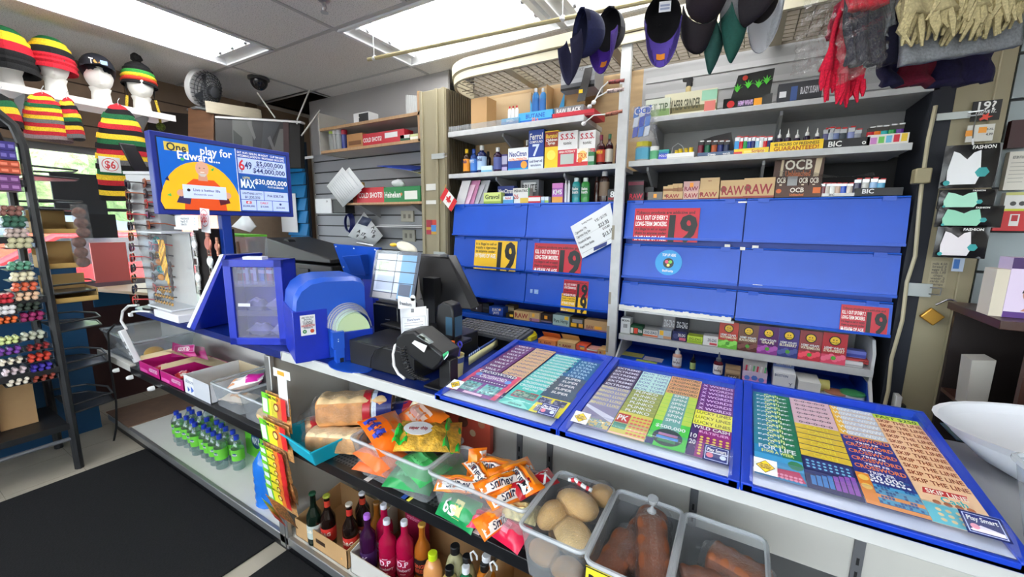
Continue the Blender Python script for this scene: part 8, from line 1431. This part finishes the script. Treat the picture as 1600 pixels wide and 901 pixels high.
for i,(y0,y1,h,col,lab) in enumerate(((.02,.22,.26,(176,138,92),'left brown carton on the lowest rack shelf'),(.22,.34,.30,(170,130,84),'middle brown carton on the lowest rack shelf'),(.36,.50,.33,(182,144,98),'right tall brown carton on the lowest rack shelf'),(-.3,.0,.2,(150,116,76),'dark open carton at the left end of the lowest rack shelf'))):
 tag(M().hexa([(RX-.3,y0,.302),(RX-.06-.05*i,y0,.302),(RX-.06-.05*i,y1,.302),(RX-.3,y1,.302),(RX-.34,y0+.01,.302+h),(RX-.1-.05*i,y0+.01,.302+h),(RX-.1-.05*i,y1+.01,.302+h),(RX-.34,y1+.01,.302+h)],mat(col,.8,kind='noise',s=9,a=.08)).build('brown_carton'),lab,'carton','brown cartons on the lowest rack shelf')
tag(M().box(RX-.66,RX-.55,.3,.84,0,1.2,mat((14,70,110),.5)).build('blue_display_back'),'dark blue cabinet back seen through the rack baskets','cabinet')
# === right side and things hung from the ceiling
R6=px(1400,100,3.005);R7=px(1380,380,2.65);Y7=2.284
hasp((185,215,400,268),Y7,'long steel hasp at the top of the right beige post',c=R6);hasp((90,170,235,215),Y7,'steel hasp with the padlock on the right beige post',c=R7)
p=at(*R7(205,300),Y=Y7-.02);t=thing('padlock','open brass padlock hanging from the hasp on the right post','padlock',tuple(p));Tp=Matrix.Rotation(math.radians(38),4,'Y')
M().box(-.028,.028,-.01,.01,-.03,.022,mat((206,156,70),.3,.8),T=Tp).build('lock_body',t,local=True,bevel=.004);M().tube([(-.02,0,.02),(-.02,0,.055)]+[(.02*math.cos(a),0,.055+.02*math.sin(a)) for a in(2.6,2.1,1.57,1,.5,0)]+[(.02,0,.045)],.0045,CHROME,8,T=Matrix.Translation((0,0,.018))@Matrix.Rotation(math.radians(50),4,'Y')).build('shackle',t,local=True)
onpost((345,165,500,272),Y7,'age_sign','black age limit sign with white 19? and a red star on the right post','sign',(28,26,26),[('t','19?',.5,.76,.42,.75,'white'),('t','PROVE IT.',.5,.45,.16,.7,'white'),('p',[(.3,.1),(.42,.2),(.35,.38),(.5,.28),(.62,.4),(.6,.22),(.78,.2),(.6,.12),(.62,0),(.48,.08),(.35,0)],(225,70,50))],c=R6)
onpost((322,280,465,368),Y7-.012,'price_card','white price card with two orange tags under the steel hasp','sign',(215,214,206),[('r',-.05,.35,.22,.7,(245,160,50)),('r',.42,.5,.72,.85,(245,160,50)),('t','4.99',.84,.4,.15,.25,(60,60,60)),('t','S-XL',.84,.7,.12,.25,(60,60,60))],c=R6)
onpost((180,75,275,180),2.299,'handwriting','faint handwritten notes on the right beige post','note',(164,154,126),[('t',s,.5,.9-.11*i,.09,.8,(90,86,80)) for i,s in enumerate(('milk 4.50','bread 3','eggs 5.2','soda 1.99','chips','water 2','cards 10','stamps'))],th=.0006,c=R7)
onpost((280,62,340,115),2.284,'tape_patch','torn blue and white tape patch on the right post','tape',(190,205,225),[('r',.1,.2,.6,.9,(70,120,190))],th=.001,c=R7)
tag(M().tube([at(x,y,Y=2.27) for x,y in((1462,165),(1450,220),(1440,290),(1436,330),(1430,400),(1417,440),(1410,500),(1393,560),(1388,610),(1378,650))],.007,mat((176,168,140),.5),8).build('wall_cable'),'cream cable running down beside the right post','cable')
p=at(1440,275,Y=2.26);tag(M().box(p.x-.025,p.x+.025,2.24,2.29,p.z-.03,p.z+.03,mat((150,140,108),.5)).build('junction_plug',bevel=.005),'beige plug adapter on the cream cable','plug')
a_,b_=at(*R7(35,705),Y=2.26),at(*R7(75,630),Y=2.26);tag(M().box(a_.x,b_.x,2.24,2.29,a_.z,b_.z,mat((205,206,205),.4)).box(b_.x,b_.x+.02,2.25,2.28,a_.z+.03,a_.z+.05,BK).build('door_bolt',bevel=.003),'white bolt box low on the right post','bolt')
m_=M().box(.60,.665,2.30,2.62,0,2.43,mat((30,34,44),.7));tag(m_.build('gate_channel'),'dark gap channel between the blue cabinet and the right post','channel')
for i,(x0,y0,x1,y1,gar,lab) in enumerate(((198,368,505,585,(226,228,230),'topmost black garment packet, white vest picture'),(188,585,480,680,(160,215,190),'second black garment packet, mint picture'),(178,665,512,765,(140,205,175),'third black garment packet, deeper green picture'),(170,765,445,905,(222,216,220),'lowest black garment packet, off-white picture'))):
 Y=2.20-.012*i;a_,b_=at(*R6(x0,y1),Y=Y),at(*R6(x1,y0),Y=Y);w_,h_=b_.x-a_.x,b_.z-a_.z
 m_=M().grid(lambda u,v:(u*w_,-.012*math.sin(math.pi*u)*math.sin(math.pi*v)+.002*math.sin(20*u+i),v*h_),8,8,mat((20,20,22),.2)).grid(lambda u,v:((1-u)*w_,.012*math.sin(math.pi*u)*math.sin(math.pi*v),v*h_),8,8,mat((20,20,22),.2))
 it=[('p',[(.1,.08),(.62,.08),(.68,.3),(.62,.85),(.5,.8),(.4,.65),(.25,.8),(.14,.85),(.08,.4)],gar),('c',.7,.35,.12,(30,150,150),6),('c',.1,.12,.06,(30,150,150),12),('t','FASHION',.66,.92,.08,.4,'white')]
 m_.art((0,-.0145,0),(1,0,0),(0,0,1),w_,h_,it,off=.0006);o=m_.build('garment_packet',loc=(0,0,0),local=True);o.location=(a_.x,Y,a_.z);tag(o,lab,'garment packet','black garment packets hanging on the right post')
tag(M().tube([at(*R6(360,350),Y=2.2),at(*R6(362,380),Y=2.2)],.003,mat((225,225,225)),6).tube([(at(*R6(380,235),Y=2.27)),at(*R6(365,300),Y=2.22),at(*R6(360,350),Y=2.2)],.002,STEEL,5).build('wire_hook'),'wire hook holding the garment packets','hook')
def flat(r,Y,name,lab,cat,col,items=None,c=R6,d=.03):
 a_,b_=at(*c(r[0],r[3]),Y=Y),at(*c(r[2],r[1]),Y=Y);m_=M().box(a_.x,b_.x,Y,Y+d,a_.z,b_.z,mat(col,.4))
 if items:m_.art((a_.x,Y,a_.z),(1,0,0),(0,0,1),b_.x-a_.x,b_.z-a_.z,items,off=.0008)
 return tag(m_.build(name),lab,cat)
flat((500,405,660,592),2.36,'pale_sheet','pale printed notice at the right edge above the red box','paper',(222,218,208),[('t','RETURN POLICY',.4,.85,.07,.5,(90,90,90))]+[('r',.1,.2+.1*i,.7,.215+.1*i,(160,158,150)) for i in range(6)])
flat((450,690,660,782),2.33,'red_carton','red carton with a small white label at the right edge','box',(205,32,40),[('r',.38,.25,.62,.85,(232,228,224)),('r',.42,.5,.58,.8,(190,40,50))]);flat((500,600,660,690),2.34,'white_yellow_carton','white carton with a yellow-green band above the red carton','box',(225,225,222),[('r',0,0,1,.12,(210,215,60)),('r',0,.85,1,1,(200,200,120)),('c',.3,.4,.12,(70,70,70),12),('c',.6,.4,.12,(70,70,70),12)])
flat((520,255,660,395),2.36,'hanging_goods','dark maroon hanging goods at the right edge','bag',(60,20,26));
tag(M().box(.9,2.4,2.25,2.42,1.55,1.57,wg).build('wall_shelf') if 0 else M().box(.92,2.6,2.30,2.42,2.19,2.215,mat((190,186,170),.5)).build('wall_shelf'),'narrow pale shelf on the right slatted wall','shelf')
t=thing('brown_cabinet','dark brown wooden unit behind the white basin at the right','cabinet',(.95,1.87,0));wdk=mat((62,36,28),.35,kind='wood',s=5,sc=(1,1,.3),a=.25);zt=1.22
M().box(.72,1.6,1.82,2.2,zt-.028,zt,wdk).build('top_board',t,bevel=.002);M().box(.80,1.6,1.84,1.86,0,zt-.028,wdk).build('front_panel',t);M().box(.74,1.6,2.18,2.2,0,zt-.028,mat((30,20,18),.6)).build('rear_panel',t);M().box(.74,.80,1.86,2.18,.86,.875,wdk).build('inner_shelf',t)
tag(M().hexa([(.735,1.96,.876),(.785,1.96,.876),(.785,2.04,.876),(.735,2.04,.876),(.728,1.96,1.05),(.785,1.96,1.06),(.785,2.04,1.06),(.728,2.04,1.05)],mat((170,166,156),.6)).build('white_bag'),'white paper bag on the inner shelf of the brown unit','bag');tag(M().hexa([(.69,1.83,.868),(.78,1.80,.872),(.79,1.88,.872),(.70,1.9,.868),(.69,1.83,.872),(.78,1.80,.876),(.79,1.88,.876),(.70,1.9,.872)],mat((215,216,218),.6)).build('loose_papers'),'loose white papers sticking out under the white bag','paper')
Yq=1.90;a_,b_=at(*R7(490,300),Y=Yq),at(*R7(560,60),Y=Yq);zb=zt+.001;w_=.2;h_=b_.z-zb
m_=M().box(a_.x,a_.x+w_,Yq,Yq+.08,zb,zb+h_,mat((196,178,205),.4)).art((a_.x,Yq,zb),(1,0,0),(0,0,1),w_,h_,[('r',0,0,1,1,(214,198,222)),('r',0,0,1,.1,(80,40,120)),('r',0,.82,1,1,(60,24,90)),('c',.7,.9,.05,(220,210,225),16),('t','WIG CAP',.62,.72,.13,.7,(60,30,80)),('p',[(.18,.12),(.5,.12),(.44,.26),(.28,.24)],(190,130,105)),('c',.32,.4,.15,(182,120,92),24),('p',[(.16,.42),(.2,.56),(.34,.62),(.5,.52),(.5,.42)],(24,20,28)),('r',.24,.40,.30,.415,(40,26,24)),('r',.36,.40,.42,.415,(40,26,24)),('p',[(.27,.32),(.39,.32),(.33,.28)],(235,225,220)),('r',.315,.34,.335,.39,(165,104,80))],off=.0008).box(a_.x-.03,a_.x,Yq+.002,Yq+.08,zb,zb+h_*.8,mat((205,196,176),.5))
tag(m_.build('wig_cap_carton'),'lilac and purple carton with a woman in a black cap, on the brown unit','box')
p=at(1478,655,Z=1.13);t=thing('basin','large white oval plastic basin on the counter beside the right ticket tray','basin',(.74,1.225,ZT+.001));m_=M();BW=mat((226,228,232),.3)
pr=[(.20,0),(.235,.02),(.28,.065),(.30,.092),(.31,.094),(.302,.088),(.272,.06),(.225,.018),(.19,.008),(.001,.007)]
m_.lathe(pr,BW,n=40,sx=1.05,sy=.66,cap=False).lathe([(.20,0),(.001,0)],BW,n=40,sx=1.05,sy=.66,cap=False).build('basin_body',t,local=True)
clear_bin(.435,.74,.80,.99,.13,'clear plastic tub at the right edge beside the last ticket tray',z0=ZT+.001,taper=.02,group=None)
place(pillow(.13,.09,.05,(150,40,60),[('b',.2,.6,.2,.7,(220,180,190))],2),'sweet_bag',(.56,.89,ZT+.012),(0,0,30),'dark pink sweet bag inside the clear tub at the right edge','packet')
tag(M().box(.50,1.0,1.34,1.44,ZT+.001,ZT+.004,mat((60,90,90),.3)).build('green_glass_sheet'),'dark green sheet behind the white basin','sheet')
# --- dowel with caps
dl=[at(572,94,Y=1.62),at(1040,-8,Y=1.62)];d0,d1=dl;d1=d0.lerp(d1,1.0);d1.z=d0.z=2.50;d0.y=1.62
pa_,pb_=at(575,93,Z=2.50),at(1020,0,Z=2.50)
t=thing('wooden_dowel','long pale wooden dowel hung on strings under the ceiling, carrying caps','pole',tuple(pa_));pe=pa_+(pb_-pa_)*2.1
M().tube([(0,0,0),tuple(pe-pa_)],.011,mat((205,190,140),.5,kind='wood',s=8,a=.1),8).build('dowel',t,local=True)
for f_ in(.03,.75):
 c_=(pb_-pa_)*f_;M().tube([tuple(c_+Vector((0,0,0))),tuple(c_+Vector((-.005,0,.17)))],.0022,mat('white'),5).build('string',t,local=True);M().ball(tuple(c_),(.016,.016,.016),mat('white'),8).wob(.006,90).build('string_knot',t,local=True)
def hcap(x,y0,y1,wpx,d,lab,crown,brim,yaw,under=None,tagc=None,back=False,brimw=1,sticker=False):
 """baseball cap hung by its rear strap, brim down"""
 top=atd(x,y0,d);h_=(y1-y0)*d/FPX;w_=wpx*d/FPX;t=thing('baseball_cap',lab,'cap',tuple(top-Vector((0,0,h_))),'caps hung from the wooden dowel',rot=(0,0,math.radians(yaw)))
 cm_=mat(crown,.85,kind='noise',s=120,a=.15);bm_=mat(brim,.8,kind='noise',s=120,a=.12);um=mat(under or brim,.8)
 cz=h_*.64;r_=h_*.34
 def f(u,v):a=u*math.pi*2;b=v*math.pi/2;rr=math.cos(b)**.8;return(-math.sin(b)*r_*1.15,rr*math.cos(a)*w_*.5,cz+rr*math.sin(a)*r_*(1 if math.sin(a)>0 else .95)+(.02*math.sin(b)))
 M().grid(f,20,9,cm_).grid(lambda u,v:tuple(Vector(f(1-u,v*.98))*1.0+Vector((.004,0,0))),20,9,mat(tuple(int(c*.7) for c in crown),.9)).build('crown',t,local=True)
 def g_(u,v):
  a=(u-.5)*math.pi*.96;L=h_*.38*v*max(0,math.cos(a))**.35;return(.03*(1-math.cos(a))+.05*v*(.3+v)*.6,math.sin(a)*w_*.5*(1-.10*v),cz-r_*.97*math.cos(a)-L)
 M().grid(g_,24,8,bm_).build('brim',t,local=True);LAST[0].modifiers.new('thick','SOLIDIFY').thickness=.004
 if under:M().grid(lambda u,v:tuple(Vector(g_(u,v))+Vector((.005,0,0))),12,8,um).build('brim_underside',t,local=True)
 M().ball((-r_*1.15,0,cz+.02),.008,cm_,8).build('top_button',t,local=True)
 if sticker:M().grid(lambda u,v:tuple(Vector(g_(.42+.16*u,.45+.25*v))+Vector((.009,0,0))),2,2,mat((245,150,50))).build('price_tag',t,local=True)
 if tagc:M().art((.006,-.015,cz+r_*.25),(0,1,0),(0,0,1),.04,.035,[('r',0,0,1,1,(225,228,235)),('r',.1,.2,.9,.4,(150,160,190)),('r',.1,.5,.9,.7,(150,160,190))],off=.002).build('inner_label',t,local=True)
 M().tube([(.0,-w_*.2,h_*.96),(0,0,h_),(0,w_*.2,h_*.96)],.004,cm_,6).build('rear_strap',t,local=True);return t
hcap(908,12,120,46,1.45,'navy cap with a small purple emblem, leftmost on the dowel',(28,34,80),(22,22,56),-128)
hcap(952,10,106,44,1.55,'charcoal cap with a violet brim, second on the dowel',(52,50,58),(70,36,140),-100,under=(86,44,170),sticker=True)
hcap(1038,-12,96,56,1.42,'black cap with a purple brim and inner label, third on the dowel',(24,22,30),(60,46,120),-75,under=(92,70,170),tagc=True,sticker=True)
hcap(1105,-40,62,60,1.4,'plain black cap with its crown towards the viewer, fourth on the dowel',(42,32,40),(36,30,38),120)
hcap(1140,-45,92,44,1.45,'pale grey cap with a thin dark green brim, fifth on the dowel',(170,172,176),(40,90,84),165)
hcap(1172,-50,74,40,1.38,'dark green brimmed cap, sixth on the dowel',(40,36,42),(22,84,74),150)
hcap(1194,-60,70,54,1.5,'light grey cap behind the green brimmed one, last on the dowel',(44,36,42),(176,180,186),-70,under=(190,194,200))
# --- scarves, gloves and bag at upper right
def cloth(pts,th,col,lab,nm='scarf',d=1.25,fr=None,amp=.01,mt=None,nz=22,grp=None,cols=None):
 """hung textile from an outline of four corners (px) at depth d, draped with soft folds and real thickness"""
 Q=[atd(x,y,dd) for x,y,dd in pts];m_=M();mt=mt or mat(col,.95,kind='noise',s=140,a=.22,bump=.6)
 nrm=(Q[1]-Q[0]).cross(Q[3]-Q[0]).normalized()
 def P(u,v):return Q[0].lerp(Q[1],u).lerp(Q[3].lerp(Q[2],u),v)+nrm*amp*(math.sin(u*nz+v*3)+.5*math.sin(v*9+u*5))
 n=24
 if cols:
  for k,(u0,u1,cc) in enumerate(cols):m_.grid(lambda u,v:P(lerp(u0,u1,u),v),8,12,mat(cc,.95,kind='noise',s=140,a=.22,bump=.6))
 else:m_.grid(P,n,14,mt)
 t_=thing(nm,lab,nm.replace('_',' '),tuple(Q[0]),grp);o=m_.build('fabric',t_,loc=(0,0,0));
 md=o.modifiers.new('thick','SOLIDIFY');md.thickness=th;md.offset=0;return t_,P,Q
def fringe(t_,P,u0,u1,v,n,L,r,col,edge='v',seed=1,spread=.01):
 rr=random.Random(seed);m_=M();mt=mat(col,.95,kind='noise',s=200,a=.3)
 for i in range(n):
  u=lerp(u0,u1,i/(n-1));p=P(u,v);l_=L*(.7+.6*rr.random());q=p+Vector((rr.uniform(-1,1)*spread,rr.uniform(-1,1)*spread,-l_*.55));e=p+Vector((rr.uniform(-1.6,1.6)*spread,rr.uniform(-1,1)*spread,-l_));m_.tube([p,q,e],[r*1.2,r*1.5,r*.5],mt,5)
 m_.build('fringe',t_,loc=(0,0,0));
t_,P,Q=cloth([(1279,112,1.26),(1346,126,1.26),(1362,-20,1.26),(1322,-20,1.26)],.012,(215,24,60),'crimson scarf with cut tassels, left of the bagged scarf',amp=.012,nz=14);fringe(t_,P,.05,1,0,16,.07,.006,(205,20,56),seed=3,spread=.006)
t_,P,Q=cloth([(1290,60,1.3),(1310,70,1.3),(1330,-10,1.3),(1306,10,1.3)],.01,(160,30,60),'dark red fold of cloth at the left of the crimson scarf',amp=.008)
t_,P,Q=cloth([(1375,136,1.3),(1545,128,1.35),(1552,70,1.35),(1372,90,1.3)],.03,(40,20,60),'broad navy and maroon striped scarf looped below the grey one',amp=.012,cols=[(0,.17,(24,22,60)),(.17,.47,(110,16,44)),(.47,1,(26,20,62))])
t_,P,Q=cloth([(1405,104,1.15),(1592,72,1.15),(1596,-30,1.15),(1412,-30,1.15)],.02,(128,132,138),'light grey felt scarf under the thick straw coloured fringe',amp=.004)
t_,P,Q=cloth([(1410,28,1.10),(1596,4,1.10),(1600,-60,1.10),(1405,-60,1.10)],.02,(176,164,124),'straw coloured scarf with a thick shaggy fringe',amp=.01)
fringe(t_,P,0,1,.1,46,.075,.0065,(178,166,124),seed=5,spread=.012);fringe(t_,P,0,1,.5,46,.09,.0065,(186,174,132),seed=8,spread=.014);fringe(t_,P,0,1,.85,40,.08,.0065,(170,158,118),seed=9,spread=.014)
t_,P,Q=cloth([(1318,104,1.2),(1402,98,1.2),(1404,-20,1.2),(1322,-20,1.2)],.02,(22,22,44),'black and navy folded scarf inside clear plastic',amp=.01);fringe(t_,P,.2,.7,.62,10,.06,.003,(90,100,110),seed=4,spread=.01)
t_,P,Q=cloth([(1325,18,1.16),(1384,8,1.16),(1384,-30,1.16),(1325,-30,1.16)],.02,(220,20,50),'bright red fold at the top of the bagged scarf',amp=.004)
t_,P,Q=cloth([(1384,44,1.19),(1410,40,1.19),(1412,-30,1.19),(1384,-30,1.19)],.012,(140,146,150),'grey fringed scarf end between the bagged and the straw scarf',amp=.006);fringe(t_,P,0,1,.1,12,.06,.004,(130,136,142),seed=7,spread=.01)
def film(pts,lab,amp=.006):
 Q=[atd(*p) for p in pts];m_=M();nr=(Q[1]-Q[0]).cross(Q[3]-Q[0]).normalized()
 m_.grid(lambda u,v:Q[0].lerp(Q[1],u).lerp(Q[3].lerp(Q[2],u),v)+nr*amp*(math.sin(u*31+v*11)+math.sin(v*37-u*9)),16,20,WRAP);return tag(m_.build('plastic_bag'),lab,'plastic bag')
film([(1306,134,1.13),(1380,104,1.13),(1400,-20,1.13),(1314,-20,1.13)],'crinkled clear bag around the black and navy scarf');film([(1234,118,1.28),(1296,110,1.28),(1310,-20,1.28),(1262,-20,1.28)],'empty crinkled clear bag hanging left of the crimson scarf')
tag(M().tube([atd(1240,-25,1.35),atd(1600,-20,1.2)],.012,mat((205,190,140),.5),8).build('hanging_rod'),'pale rod near the ceiling that carries the scarves','rod')
for i,(x0,y0,x1,y1,col,cab) in enumerate(((1020,182,1112,172,(120,50,45),((1015,180),(975,215),(930,300))),(1010,236,1110,222,(170,150,145),((1008,238),(950,270),(905,325))),(1000,372,1100,352,(150,90,70),((998,370),(930,375),(870,425))))):
 t=thing('wrapped_stick','%s patterned stick on a white cable tied to the white post'%['upper red-brown','middle grey','lower tan'][i],'stick',tuple(at(*A(x0,y0),Y=2.25)));l0=t.location
 M().tube([at(*A(x0,y0),Y=2.25)-l0,at(*A(x1,y1),Y=2.24)-l0],.011,mat(col,.4,kind='noise',s=90,a=.8),10).build('stick',t,local=True);M().tube([at(*A(x,y),Y=2.24)-l0 for x,y in cab],.0035,mat((226,226,226)),6).ball(tuple(at(*A(*cab[-1]),Y=2.24)-l0),(.014,.01,.012),mat((230,230,230)),10).build('white_cable',t,local=True)
